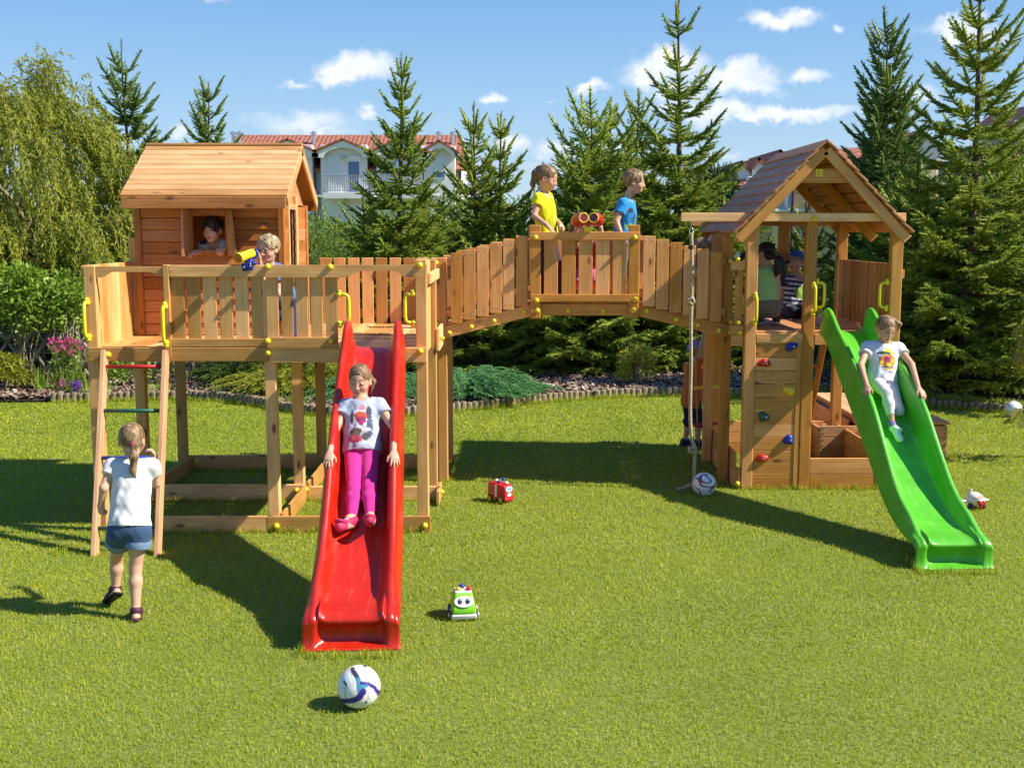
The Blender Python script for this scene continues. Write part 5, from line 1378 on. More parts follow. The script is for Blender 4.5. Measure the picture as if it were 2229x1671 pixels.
bY = 75.0
ab = thing('apartment_building', 'white three-storey apartment building with red tiled roof and gabled dormers behind the spruces', 'building', (W(750, 500, bY).x, bY, 0))
zr = W(750, 294, bY + 6).z; ze = W(750, 368, bY - .6).z; xl_, xr_ = W(470, 400, bY).x, W(1009, 400, bY).x
MB().span((xl_ + .3, bY, -.1), (xr_ - .2, bY + 12, ze + .05), .02).build('wall', M['grey'], ab)
mb = MB(); slope(mb, (xl_, bY - .6, ze), (xr_ + .4, bY - .6, ze), (W(1003, 294, bY + 6).x, bY + 6, zr), (xl_, bY + 6, zr)); slope(mb, (xr_ + .4, bY + 12.6, ze), (xl_, bY + 12.6, ze), (xl_, bY + 6, zr), (W(1003, 294, bY + 6).x, bY + 6, zr)); rf = mb.build('roof', M['tiles'], ab)
mb = MB(); mb.prism([(xr_ - .3, bY, ze), (xr_ - .3, bY + 12, ze), (xr_ - .3, bY + 6, zr - .2)], (.1, 0, 0)); mb.build('gable_wall', M['grey'], ab)
for px in (506, 520, 682, 955, 985): p = W(px, 300, bY + 4); mb = MB(); mb.tube([(p.x, bY + 4.2, zr - 1.6), (p.x, bY + 4.2, p.z + .25)], .12, 8); mb.lathe([(.22, 0), (.22, .08), (.05, .2)], (p.x, bY + 4.2, p.z + .25), (0, 0, 1), 8); mb.build('vent_pipe', M['steel'], rf)


def bay(pxc, hw, peak_py, eave_py, doors, balc, win=None):
    by = bY - .9; c = W(pxc, 400, by).x; w = hw / FPX * by; zp = W(pxc, peak_py, by).z; zev = W(pxc, eave_py, by).z
    MB().span((c - w * .80, by, -.1), (c + w * .80, bY - .02, zev + .3), .02).build('bay_wall', M['white'], ab)
    mb = MB(); ov = w * 1.06; dy = 6.0
    for s in (-1, 1): slope(mb, (c + s * ov, by - .5, zev - .12), (c + s * ov, by + dy, zev - .12), (c, by + dy, zp), (c, by - .5, zp), .14)
    d = mb.build('dormer_roof', M['tiles'], ab)
    top = [(c - ov, zev - .12 - .16), (c - ov, zev - .5), (c - w * .66, zev - .52)] + [(c + w * .66 * math.sin(a), zev - .52 + .62 * math.cos(a) ** 1.0) for a in np.linspace(-1.35, 1.35, 11)] + [(c + w * .66, zev - .52), (c + ov, zev - .5), (c + ov, zev - .28), (c, zp - .16)]
    mb = MB(); mb.prism([(x, by - .42, z) for x, z in top], (0, .1, 0)); mb.build('gable_trim', M['trim'], ab)
    for (xa, xb_, ya, yb2, kind) in doors:
        a = W(xa, ya, by); b = W(xb_, yb2, by); f = MB().span((a.x - .08, by - .06, b.z - .05), (b.x + .08, by + .02, a.z + .08)).build('window', M['trim'], ab)
        zsp = a.z - (a.z - b.z) * (1 if kind == 's' else (.12 if kind == 'g' else .75))
        if kind != 'g': MB().span((a.x, by - .10, zsp), (b.x, by - .065, a.z)).build('roller_shutter', M['shutter'], f)
        if kind != 's': MB().span((a.x, by - .08, b.z), (b.x, by - .064, zsp - .01)).build('pane', M['glass'], f)
    for (xa, xb_, yt, ybt) in balc:
        a = W(xa, yt, by - 1.2); b = W(xb_, ybt, by - 1.2); MB().span((a.x, by - 1.25, b.z - .45), (b.x, by - .01, b.z - .1)).build('balcony_slab', M['white'], ab)
        mb = MB(); mb.span((a.x, by - 1.2, a.z - .05), (b.x, by - 1.15, a.z)); mb.span((a.x, by - 1.2, b.z), (b.x, by - 1.15, b.z + .05)); n = 22
        for i in range(n): x = a.x + (b.x - a.x) * i / (n - 1); mb.span((x - .035, by - 1.19, b.z), (x + .035, by - 1.16, a.z))
        mb.build('balcony_railing', M['railing'], ab)


bay(749, 62, 302, 326, [(714, 743, 343, 418, 's'), (758, 783, 343, 418, 'g'), (722, 758, 446, 505, 's'), (762, 790, 446, 505, 's')], [(703, 812, 381, 416), (712, 812, 487, 520)])
bay(630, 62, 302, 326, [], []); bay(870, 62, 302, 326, [(846, 875, 343, 418, 's'), (885, 905, 343, 418, 's'), (850, 880, 446, 505, 's')], [(835, 915, 381, 416)])
bay(957, 42, 305, 328, [(942, 968, 342, 386, 'h'), (942, 968, 450, 495, 'h')], [])
for px in (683, 1001, 815): p = W(px, 370, bY - .3); MB().tube([(p.x, bY - .15, 0), (p.x, bY - .15, ze)], .09, 8).build('downpipe', M['pipe'], ab)
MB().span((xl_ + .2, bY - .95, W(900, 427, bY).z - .08), (xr_ - .1, bY - .01, W(900, 427, bY).z + .05)).build('string_course', M['trim'], ab)
for px, py in ((750, 345), (753, 440)): p = W(px, py, bY - 1); MB().ball((p.x, bY - 1.0, p.z), .16, 10).build('wall_lamp', M['cream'], ab, True)

# cream building behind the tower: stepped gables, red roofs
cY = 58.0; cb = thing('cream_building', 'cream apartment building with white gables and red tiled roofs behind the roofed tower', 'building', (W(1800, 480, cY).x, cY, 0))
def cx(px, y_=cY): return W(px, 480, y_).x
def cz(py, y_=cY): return W(1700, py, y_).z
MB().span((cx(1612), cY, -.1), (cx(2060), cY + 9, cz(372)), .02).build('wall', M['cream'], cb)
mb = MB(); slope(mb, (cx(1655), cY - .5, cz(370)), (cx(2075), cY - .5, cz(370)), (cx(2040), cY + 5, cz(297)), (cx(1700), cY + 5, cz(322))); mb.build('roof', M['tiles'], cb)
def cgable(pxl, pxp, pxr, pyp, pye, dy=0.):
    y = cY - 1.2 + dy; mb = MB(); xl2, xp, xr2 = cx(pxl, y), cx(pxp, y), cx(pxr, y); zp, ze2 = cz(pyp, y), cz(pye, y)
    for s, xe in ((-1, xl2), (1, xr2)): slope(mb, (xe, y - .4, ze2), (xe, y + 7, ze2), (xp, y + 7, zp), (xp, y - .4, zp), .15)
    mb.build('gable_roof', M['tiles'], cb); mb = MB(); mb.prism([(xl2 + .1, y - .25, ze2 - .5), (xr2 - .1, y - .25, ze2 - .5), (xr2 - .1, y - .25, ze2 - .1), (xp, y - .25, zp - .2), (xl2 + .1, y - .25, ze2 - .1)], (0, .12, 0)); mb.build('gable_trim', M['trim'], cb)
    MB().span((xl2 + .35, y + .0, -.1), (xr2 - .35, cY + 2 + dy, ze2 + .1), .02).build('bay_wall', M['cream'], cb)
cgable(1592, 1609, 1632, 350, 372, 1.2); cgable(1628, 1645, 1672, 343, 366, .8); cgable(1668, 1690, 1740, 326, 358, .4); cgable(1925, 1989, 2050, 284, 325, -.5)
mb = MB(); slope(mb, (cx(1583), cY - 3.2, cz(412)), (cx(1622), cY - 3.2, cz(412)), (cx(1622), cY - .6, cz(390)), (cx(1590), cY - .6, cz(398))); mb.build('porch_roof', M['tiles'], cb)
for px0, px1, py0, py1 in ((1727, 1738, 398, 418), (1613, 1623, 387, 402), (1697, 1708, 418, 455), (1735, 1748, 500, 545), (2012, 2035, 372, 405), (1755, 1768, 418, 455)):
    f = MB().span((cx(px0), cY - 1.5, cz(py1)), (cx(px1), cY - .01, cz(py0)), .02).build('window', M['trim'], cb); MB().span((cx(px0 + 2), cY - 1.53, cz(py1 - 2)), (cx(px1 - 2), cY - 1.505, cz(py0 + 2)), .01).build('pane', M['glass'], f)
for px in (1709, 1745): MB().tube([(cx(px), cY - 1.45, 0), (cx(px), cY - 1.45, cz(395))], .10, 8).build('downpipe', M['pipe'], cb)
MB().span((cx(1640), cY - 1.45, cz(462)), (cx(1990), cY - .0, cz(456)), .02).build('string_course', M['trim'], cb)

dY = 46.0; db = thing('gabled_house', 'pale house with red roof tiles cut off by the right picture edge', 'building', (W(2300, 450, dY).x, dY, 0))
def dx2(px): return W(px, 450, dY).x
def dz(py): return W(2200, py, dY).z
MB().span((dx2(2203), dY, -.1), (dx2(2400), dY + 8, dz(352)), .02).build('wall', M['cream'], db)
mb = MB(); slope(mb, (dx2(2188), dY - .6, dz(350)), (dx2(2420), dY - .6, dz(350)), (dx2(2420), dY + 4, dz(290)), (dx2(2228), dY + 4, dz(300))); mb.build('roof', M['tiles'], db)
MB().span((dx2(2192), dY - .45, dz(372)), (dx2(2400), dY - .3, dz(351)), .02).build('eave_board', M['trim'], db)
mb = MB(); yq = dY + 1.5
for s, px in ((-1, 2208), (1, 2330)): slope(mb, (W(px, 260, yq).x, yq, W(px, 268, yq).z), (W(px, 260, yq).x, yq + 5, W(px, 268, yq).z), (W(2269, 225, yq).x, yq + 5, W(2269, 222, yq).z), (W(2269, 225, yq).x, yq, W(2269, 222, yq).z), .2)
mb.build('gable_roof', M['tiles'], db); mb = MB(); mb.prism([(W(2212, 280, yq).x, yq + .1, W(2212, 280, yq).z), (W(2326, 280, yq).x, yq + .1, W(2212, 280, yq).z), (W(2326, 280, yq).x, yq + .1, W(2212, 264, yq).z), (W(2269, 228, yq).x, yq + .1, W(2269, 228, yq).z), (W(2212, 264, yq).x, yq + .1, W(2212, 264, yq).z)], (0, .15, 0)); mb.build('gable_trim', M['trim'], db)
MB().span((W(2216, 400, yq).x, yq + .3, dz(352) + .02), (W(2322, 400, yq).x, yq + 4, W(2212, 279, yq).z), .02).build('bay_wall', M['cream'], db)

# trees far behind
def round_tree(px, Y, H, Rm, label, mat, n, leaf, seed, trunk=.35, name='pine_tree', cat='pine tree', group='trees far behind the garden'):
    x = atxy(px, Y); g = np.random.default_rng(seed); t = thing(name, label, cat, (x, Y, 0), group); mb = MB(); cs = []
    mb.tube([(x, Y, -.1), (x + .1, Y, H * .5), (x, Y, H * .9)], [.16, .11, .03], 7)
    for i in range(26):
        v = unit(g.normal(size=3)); c = np.array([x + v[0] * Rm * g.uniform(.3, .95), Y + v[1] * Rm * .8, H * (trunk + (1 - trunk) * (.5 + .46 * v[2]))]); cs.append((c, Rm * g.uniform(.25, .45))); limb(mb, [(x, Y, c[2] * .7), tuple(c)], .05, .015, 4)
    P, D = [], []
    for i in range(n): c, r = cs[g.integers(len(cs))]; v = unit(g.normal(size=3)); P.append(c + v * r * g.uniform(.6, 1.05)); D.append(v + g.normal(0, .5, 3) + np.array([0, 0, .5]))
    mb.build('trunk', M['bark'], t, True); V, F, r = scatter(TWIG_S[0], TWIG_S[1], P, D, np.array(leaf * g.uniform(.7, 1.2, n))); np_mesh('crown', V, F, M[mat], t, False, {'rnd': r})


round_tree(1546, 33, 4.05, .60, 'dark round pine left of the tower roof', 'pine', 1500, .38, 2); round_tree(1525, 36, 4.3, .9, 'dark pine partly behind the tall open-topped spruce', 'pine', 1200, .4, 3)
round_tree(2185, 24, 3.9, 1.4, 'pale bushy pine in front of the house at the right edge', 'pine', 2200, .26, 4); round_tree(2150, 27, 4.7, 1.1, 'long-needled pine top beside the huge spruce', 'pine', 1300, .28, 5)
round_tree(700, 40, 2.3, 2.0, 'dark pine in front of the lower storey of the white building, left', 'spruce_far', 1200, .45, 6); round_tree(1040, 42, 2.8, 2.2, 'dark pine at the right end of the white building', 'spruce_far', 1400, .45, 7)
round_tree(1235, 40, 3.0, 2.8, 'dark pine far behind the bright dense spruce', 'spruce_far', 1400, .45, 8); round_tree(1420, 40, 3.0, 3.0, 'dark pine far behind the tall open-topped spruce', 'spruce_far', 1400, .45, 9)
round_tree(120, 30, 3.4, 3.0, 'dark pine hidden behind the willow', 'spruce_far', 1400, .45, 10); round_tree(880, 34, 2.3, 2.5, 'dark pine behind the broad dark spruce', 'spruce_far', 1200, .45, 11)
# ================================================================== people
class Sdf:
    """soft union of round cones and ellipsoids, meshed as one smooth closed surface"""
    def __init__(s): s.p = []
    def cone(s, a, b, ra, rb, k=.02, op='+', flat=False, fl=None): s.p.append(('c', np.array(a, float), np.array(b, float), ra, rb, k, op, flat, fl)); return s
    def ell(s, c, r, rot=None, k=.02, op='+'): s.p.append(('e', np.array(c, float), np.array(r, float), np.eye(3) if rot is None else np.array(rot, float), k, op)); return s
    def box(s, q):
        if q[0] == 'c':
            m = max(q[3], q[4]) * (1 if q[8] is None else max(1, q[8][1])); return np.minimum(q[1], q[2]) - m, np.maximum(q[1], q[2]) + m
        m = q[2].max(); return q[1] - m, q[1] + m
    def mesh(s, h, post=None, smooth=1):
        bs = [s.box(q) for q in s.p if (q[6] if q[0] == 'c' else q[5]) == '+']; lo = np.min([b[0] for b in bs], 0) - 4 * h; hi = np.max([b[1] for b in bs], 0) + 4 * h
        n = np.ceil((hi - lo) / h).astype(int) + 1; F = np.full(n, .15, np.float32); X = [lo[i] + h * np.arange(n[i]) for i in range(3)]
        for q in s.p:
            op = q[6] if q[0] == 'c' else q[5]; k = q[5] if q[0] == 'c' else q[4]; b0, b1 = s.box(q); mg = k + 3 * h
            i0 = np.clip(np.floor((b0 - mg - lo) / h).astype(int), 0, n - 1); i1 = np.clip(np.ceil((b1 + mg - lo) / h).astype(int) + 1, 1, n)
            if (i1 <= i0).any(): continue
            g = np.meshgrid(*[X[i][i0[i]:i1[i]] for i in range(3)], indexing='ij'); P = np.stack(g, -1)
            if q[0] == 'c':
                a, b, ra, rb = q[1:5]; d = b - a; L2 = max(d @ d, 1e-9); Q = P - a
                if q[8] is not None: v, f = q[8]; Q = Q + (Q @ v)[..., None] * v * (1 / f - 1)
                t = np.clip((Q @ d) / L2, 0, 1); D = np.linalg.norm(Q - t[..., None] * d, axis=-1) - (ra + (rb - ra) * t)
                if q[7]: D = np.maximum(D, ((P - b) @ d) / math.sqrt(L2))
            else:
                Q = (P - q[1]) @ q[3].T if False else (P - q[1]) @ q[3]; k0 = np.linalg.norm(Q / q[2], axis=-1); k1 = np.linalg.norm(Q / q[2] ** 2, axis=-1); D = k0 * (k0 - 1) / np.maximum(k1, 1e-6)
                D = np.where(k0 < .05, -q[2].min(), D)
            sl = tuple(slice(i0[i], i1[i]) for i in range(3)); A = F[sl]
            if op == '+': hh = np.maximum(k - np.abs(A - D), 0) / k; F[sl] = np.minimum(A, D) - hh * hh * k / 4
            else: D = -D; hh = np.maximum(k - np.abs(A - D), 0) / k; F[sl] = np.maximum(A, D) + hh * hh * k / 4
        if post is not None: F = post(np.stack(np.meshgrid(*X, indexing='ij'), -1), F)
        return surface_nets(F, lo, h, smooth)


def surface_nets(F, lo, h, smooth=1):
    S = F < 0; c = np.zeros(np.array(F.shape) - 1, np.int8); cs = [(i, j, k) for i in (0, 1) for j in (0, 1) for k in (0, 1)]
    sl = lambda o: tuple(slice(o[a], F.shape[a] - 1 + o[a]) for a in range(3))
    for o in cs: c += S[sl(o)]
    act = (c > 0) & (c < 8); idx = np.full(act.shape, -1, np.int64); I = np.argwhere(act); idx[act] = np.arange(len(I))
    acc_ = np.zeros((len(I), 3)); cnt = np.zeros(len(I))
    for a in range(len(cs)):
        for b in range(a + 1, len(cs)):
            d = np.array(cs[b]) - cs[a]
            if np.abs(d).sum() != 1: continue
            fa = F[tuple((I + cs[a]).T)]; fb = F[tuple((I + cs[b]).T)]; m = (fa < 0) != (fb < 0); t = np.where(m, fa / np.where(m, fa - fb, 1), 0)
            acc_ += np.where(m[:, None], np.array(cs[a]) + t[:, None] * d, 0); cnt += m
    V = lo + h * (I + acc_ / np.maximum(cnt, 1)[:, None]); Q = []
    for ax in range(3):
        e = [0, 0, 0]; e[ax] = 1; s0 = tuple(slice(0, F.shape[a] - e[a]) for a in range(3)); s1 = tuple(slice(e[a], None) for a in range(3))
        ch = S[s0] != S[s1]; J = np.argwhere(ch); u, v = (ax + 1) % 3, (ax + 2) % 3
        J = J[(J[:, u] > 0) & (J[:, v] > 0) & (J[:, u] < F.shape[u] - 1) & (J[:, v] < F.shape[v] - 1)]
        eu = np.zeros(3, int); eu[u] = 1; ev = np.zeros(3, int); ev[v] = 1
        q = np.stack([idx[tuple((J - eu - ev).T)], idx[tuple((J - ev).T)], idx[tuple(J.T)], idx[tuple((J - eu).T)]], 1)
        inside = S[tuple(J.T)]; q[~inside] = q[~inside][:, ::-1]; Q.append(q)
    Q = np.concatenate(Q); Q = Q[(Q >= 0).all(1)]
    for _ in range(smooth):
        s = np.zeros_like(V); n = np.zeros(len(V))
        for i in range(4): np.add.at(s, Q[:, i], V[Q[:, (i + 1) % 4]]); np.add.at(s, Q[:, (i + 1) % 4], V[Q[:, i]]); np.add.at(n, Q[:, i], 1); np.add.at(n, Q[:, (i + 1) % 4], 1)
        V = V * .5 + .5 * s / np.maximum(n, 1)[:, None]
    return V, Q


def colmat(name, rough, spec=.3, nscale=0, namp=0, sheen=0, sss=0, bump=0, bscale=300, strand=False):
    m, t, b = newmat(name); a = nd(t, 'ShaderNodeAttribute', attribute_name='col'); c = a.outputs['Color']; g = nd(t, 'ShaderNodeNewGeometry')
    if namp:
        mp = nd(t, 'ShaderNodeMapping'); mp.inputs['Scale'].default_value = (1, 1, .12) if strand else (1, 1, 1); t.links.new(g.outputs['Position'], mp.inputs[0])
        n = nd(t, 'ShaderNodeTexNoise', ins={'Scale': nscale, 'Detail': 3.0}); t.links.new(mp.outputs[0], n.inputs['Vector'])
        hs = nd(t, 'ShaderNodeHueSaturation'); t.links.new(c, hs.inputs['Color']); t.links.new(mrange(t, n.outputs['Fac'], .3, .7, 1 - namp, 1 + namp), hs.inputs['Value']); c = hs.outputs[0]
        if bump: bp = nd(t, 'ShaderNodeBump', ins={'Strength': bump, 'Distance': .004}); t.links.new(n.outputs['Fac'], bp.inputs['Height']); t.links.new(bp.outputs[0], b.inputs['Normal'])
    t.links.new(c, b.inputs['Base Color']); b.inputs['Roughness'].default_value = rough; b.inputs['Specular IOR Level'].default_value = spec
    b.inputs['Sheen Weight'].default_value = sheen
    if sss: b.inputs['Subsurface Weight'].default_value = sss; b.inputs['Subsurface Radius'].default_value = (.012, .005, .003); b.inputs['Subsurface Scale'].default_value = .6
    return m


M['skin'] = colmat('skin', .5, .35, 40, .06, sss=.06); M['cloth'] = colmat('cloth', .85, .15, 220, .05, .15, bump=.15); M['denim'] = colmat('denim', .85, .15, 260, .22, .1, bump=.2)
M['hair'] = colmat('hair', .5, .4, 75, .55, bump=.7, strand=True); M['shoe'] = colmat('shoe', .6, .3, 60, .08)


def smoothnoise(P, sc, seed):
    g = np.random.default_rng(seed); r = np.zeros(len(P))
    for i in range(5): d = g.normal(size=3) * sc * (1 + .4 * i); r += np.sin(P @ d + g.uniform(0, 6.28)) / (1 + .4 * i)
    return r / 2.6


def vnormals(V, Q):
    n = np.cross(V[Q[:, 2]] - V[Q[:, 0]], V[Q[:, 3]] - V[Q[:, 1]]); N_ = np.zeros_like(V)
    for i in range(4): np.add.at(N_, Q[:, i], n)
    return unit(N_)


def A3(p): return np.array(p, float)


def frame(f, u):
    f = unit(A3(f)); u = A3(u); r = unit(np.cross(f, u)); return r, f, np.cross(r, f)


def hand(S_, w, d, n, th, curl=.5, sc=1., spread=.12, thumb_out=.8):
    """palm, four separate bent fingers of different length and a thumb from the side of the palm"""
    d = unit(A3(d)); n = A3(n); n = unit(n - d * (n @ d)); t = np.cross(d, n); t = t if t @ A3(th) > 0 else -t; w = A3(w)
    kn = []
    for i, (o, pl) in enumerate(((.0235, .052), (.008, .056), (-.0075, .054), (-.022, .048))):
        a = w + t * o * .55 * sc; b = w + (t * o + d * pl) * sc; S_.cone(a, b, .0125 * sc, .0100 * sc, .012); kn.append(b)
    S_.ell(w + d * .026 * sc, A3([.026, .030, .013]) * sc, np.stack([t, d, n], 1), .012)
    for i, (b, l) in enumerate(zip(kn, (.043, .049, .046, .036))):
        fd = unit(d + t * (spread * (1.5 - i)) * .6); p = b; a = curl * .55 + .05 * i
        for j, (fr, r0, r1) in enumerate(((.42, .0080, .0072), (.33, .0072, .0066), (.27, .0066, .0056))):
            a2 = a + curl * .75 * j; dr = fd * math.cos(a2) + n * math.sin(a2); q = p + dr * l * fr * 1.15 * sc; S_.cone(p, q, r0 * sc, r1 * sc, .0035); p = q
    b = w + (t * .020 + d * .012) * sc; q = b + (t * thumb_out * .030 + d * .024 + n * .008) * sc; S_.cone(b, q, .0115 * sc, .0088 * sc, .008); S_.cone(q, q + (d * .022 + t * .007 * thumb_out + n * .010 * (1 + curl)) * sc, .0086 * sc, .0062 * sc, .003)


def head_sdf(S_, hc, r, f, u, s, k=.02):
    B = np.stack([r, f, u], 1); q = lambda x, y, z: hc + (r * x + f * y + u * z) * s
    S_.ell(q(0, -.008, .022), A3([.074, .090, .083]) * s, B, k); S_.ell(q(0, .020, -.028), A3([.061, .068, .074]) * s, B, .03)
    S_.ell(q(0, .048, -.083), A3([.032, .032, .023]) * s, B, .03)
    for e in (-1, 1):
        S_.ell(q(e * .036, .050, -.038), A3([.026, .026, .026]) * s, B, .02); S_.ell(q(e * .075, -.006, -.016), A3([.009, .019, .028]) * s, B, .008); S_.ell(q(e * .079, .0, -.014), A3([.005, .010, .016]) * s, B, .004, '-')
        S_.ell(q(e * .031, .094, -.002), A3([.017, .012, .011]) * s, B, .014, '-'); S_.ell(q(e * .031, .0765, -.003), A3([.0140, .0120, .0100]) * s, B, .004)
    S_.cone(q(0, .084, -.004), q(0, .097, -.034), .0065 * s, .0105 * s, .012); S_.ell(q(.009, .092, -.037), A3([.007, .008, .006]) * s, B, .006); S_.ell(q(-.009, .092, -.037), A3([.007, .008, .006]) * s, B, .006)
    S_.ell(q(0, .081, -.060), A3([.020, .010, .0055]) * s, B, .006); S_.ell(q(0, .080, -.069), A3([.016, .010, .006]) * s, B, .006); S_.ell(q(0, .094, -.0645), A3([.022, .006, .0018]) * s, B, .003, '-')


def face_paint(V, col, hc, r, f, u, s, brow=(.16, .09, .05), closed=False, skin=(.60, .34, .24), iris=(.06, .05, .04)):
    L_ = (V - hc) / s; x, y, z = L_ @ r, L_ @ f, L_ @ u; fr = y > .045
    def mixin(m, c): col[m] = c
    ax = np.abs(x)
    cheek = np.exp(-((ax - .038) ** 2 + (z + .036) ** 2) / .0006) * fr; col += (A3([.64, .28, .21]) - col) * (cheek * .35)[:, None]
    ex, ez = (ax - .031), z + .003
    if closed:
        mixin(fr & (np.abs(ex) < .015) & (np.abs(ez + .003 + ex * ex * 12) < .0030), A3([.10, .05, .035]))
        lid = fr & (np.abs(ex) < .016) & (ez > -.002) & (ez < .009); col[lid] = col[lid] * .82
    else:
        mixin(fr & ((ex / .0150) ** 2 + (ez / .0085) ** 2 < 1), A3([.62, .57, .53])); mixin(fr & (ex ** 2 + ez ** 2 < .0066 ** 2), A3(iris))
        mixin(fr & (np.abs(ex) < .016) & (np.abs(ez - .0085 + ex * ex * 14) < .0024), A3([.07, .04, .03]))
    mixin(fr & (ax > .013) & (ax < .047) & (np.abs(z - .0235 + (ax - .028) ** 2 * 9) < .0036), A3(brow))
    lip = fr & (((x / .022) ** 2 + ((z + .0645) / .0105) ** 2) < 1); col[lip] = A3([.50, .17, .15]); mixin(fr & (ax < .019) & (np.abs(z + .0645) < .0017), A3([.20, .05, .045]))
    return col


HAIRC = {'blond': (.21, .13, .062), 'brown': (.20, .115, .055), 'dark': (.022, .013, .010), 'fair': (.34, .25, .135), 'lightbrown': (.22, .13, .062)}


def hair_sdf(hc, r, f, u, s, style, tail=None):
    S_ = Sdf(); B = np.stack([r, f, u], 1); q = lambda x, y, z: hc + (r * x + f * y + u * z) * s
    g = .0045 if style == 'tied' else .011
    S_.ell(q(0, -.010, .024), (A3([.074, .090, .083]) + g) * s, B, .02)
    if style == 'short':
        S_.ell(q(0, -.03, .03), A3([.082, .078, .078]) * s, B, .03)
        for i in range(16): a = i * 2.4; rr = .055 * math.sqrt((i + .5) / 16); S_.cone(q(rr * math.cos(a), .0 + rr * math.sin(a) * 1.1, .085), q(rr * math.cos(a) * 1.25, .016 + rr * math.sin(a) * 1.15, .112 - rr * .30), .015 * s, .006 * s, .010)
    if style == 'fringe':
        S_.ell(q(0, -.01, .03), A3([.086, .098, .086]) * s, B, .03)
        for i in range(7): x = -.052 + i * .0173; S_.cone(q(x * .8, .055, .085), q(x * 1.12, .098 - abs(x) * .35, .030 + (i % 2) * .006), .017 * s, .010 * s, .01)
    # cleared away from the face and the neck
    if style == 'fringe': S_.ell(q(0, .115, -.050), A3([.064, .08, .085]) * s, B, .012, '-')
    elif style == 'short': S_.ell(q(0, .125, -.014), A3([.067, .09, .088]) * s, B, .012, '-')
    else: S_.ell(q(0, .122, -.012), A3([.070, .082, .090]) * s, B, .012, '-')
    S_.ell(q(0, .03, -.105), A3([.09, .10, .065 if style != 'tied' else .06]) * s, B, .02, '-')
    for e in (-1, 1): S_.ell(q(e * .086, .004, -.022), A3([.020, .028, .034]) * s, B, .008, '-')
    if tail is not None:
        for (a, b, ra, rb) in tail: S_.cone(a, b, ra, rb, .02)
    return S_


PEOPLE = []


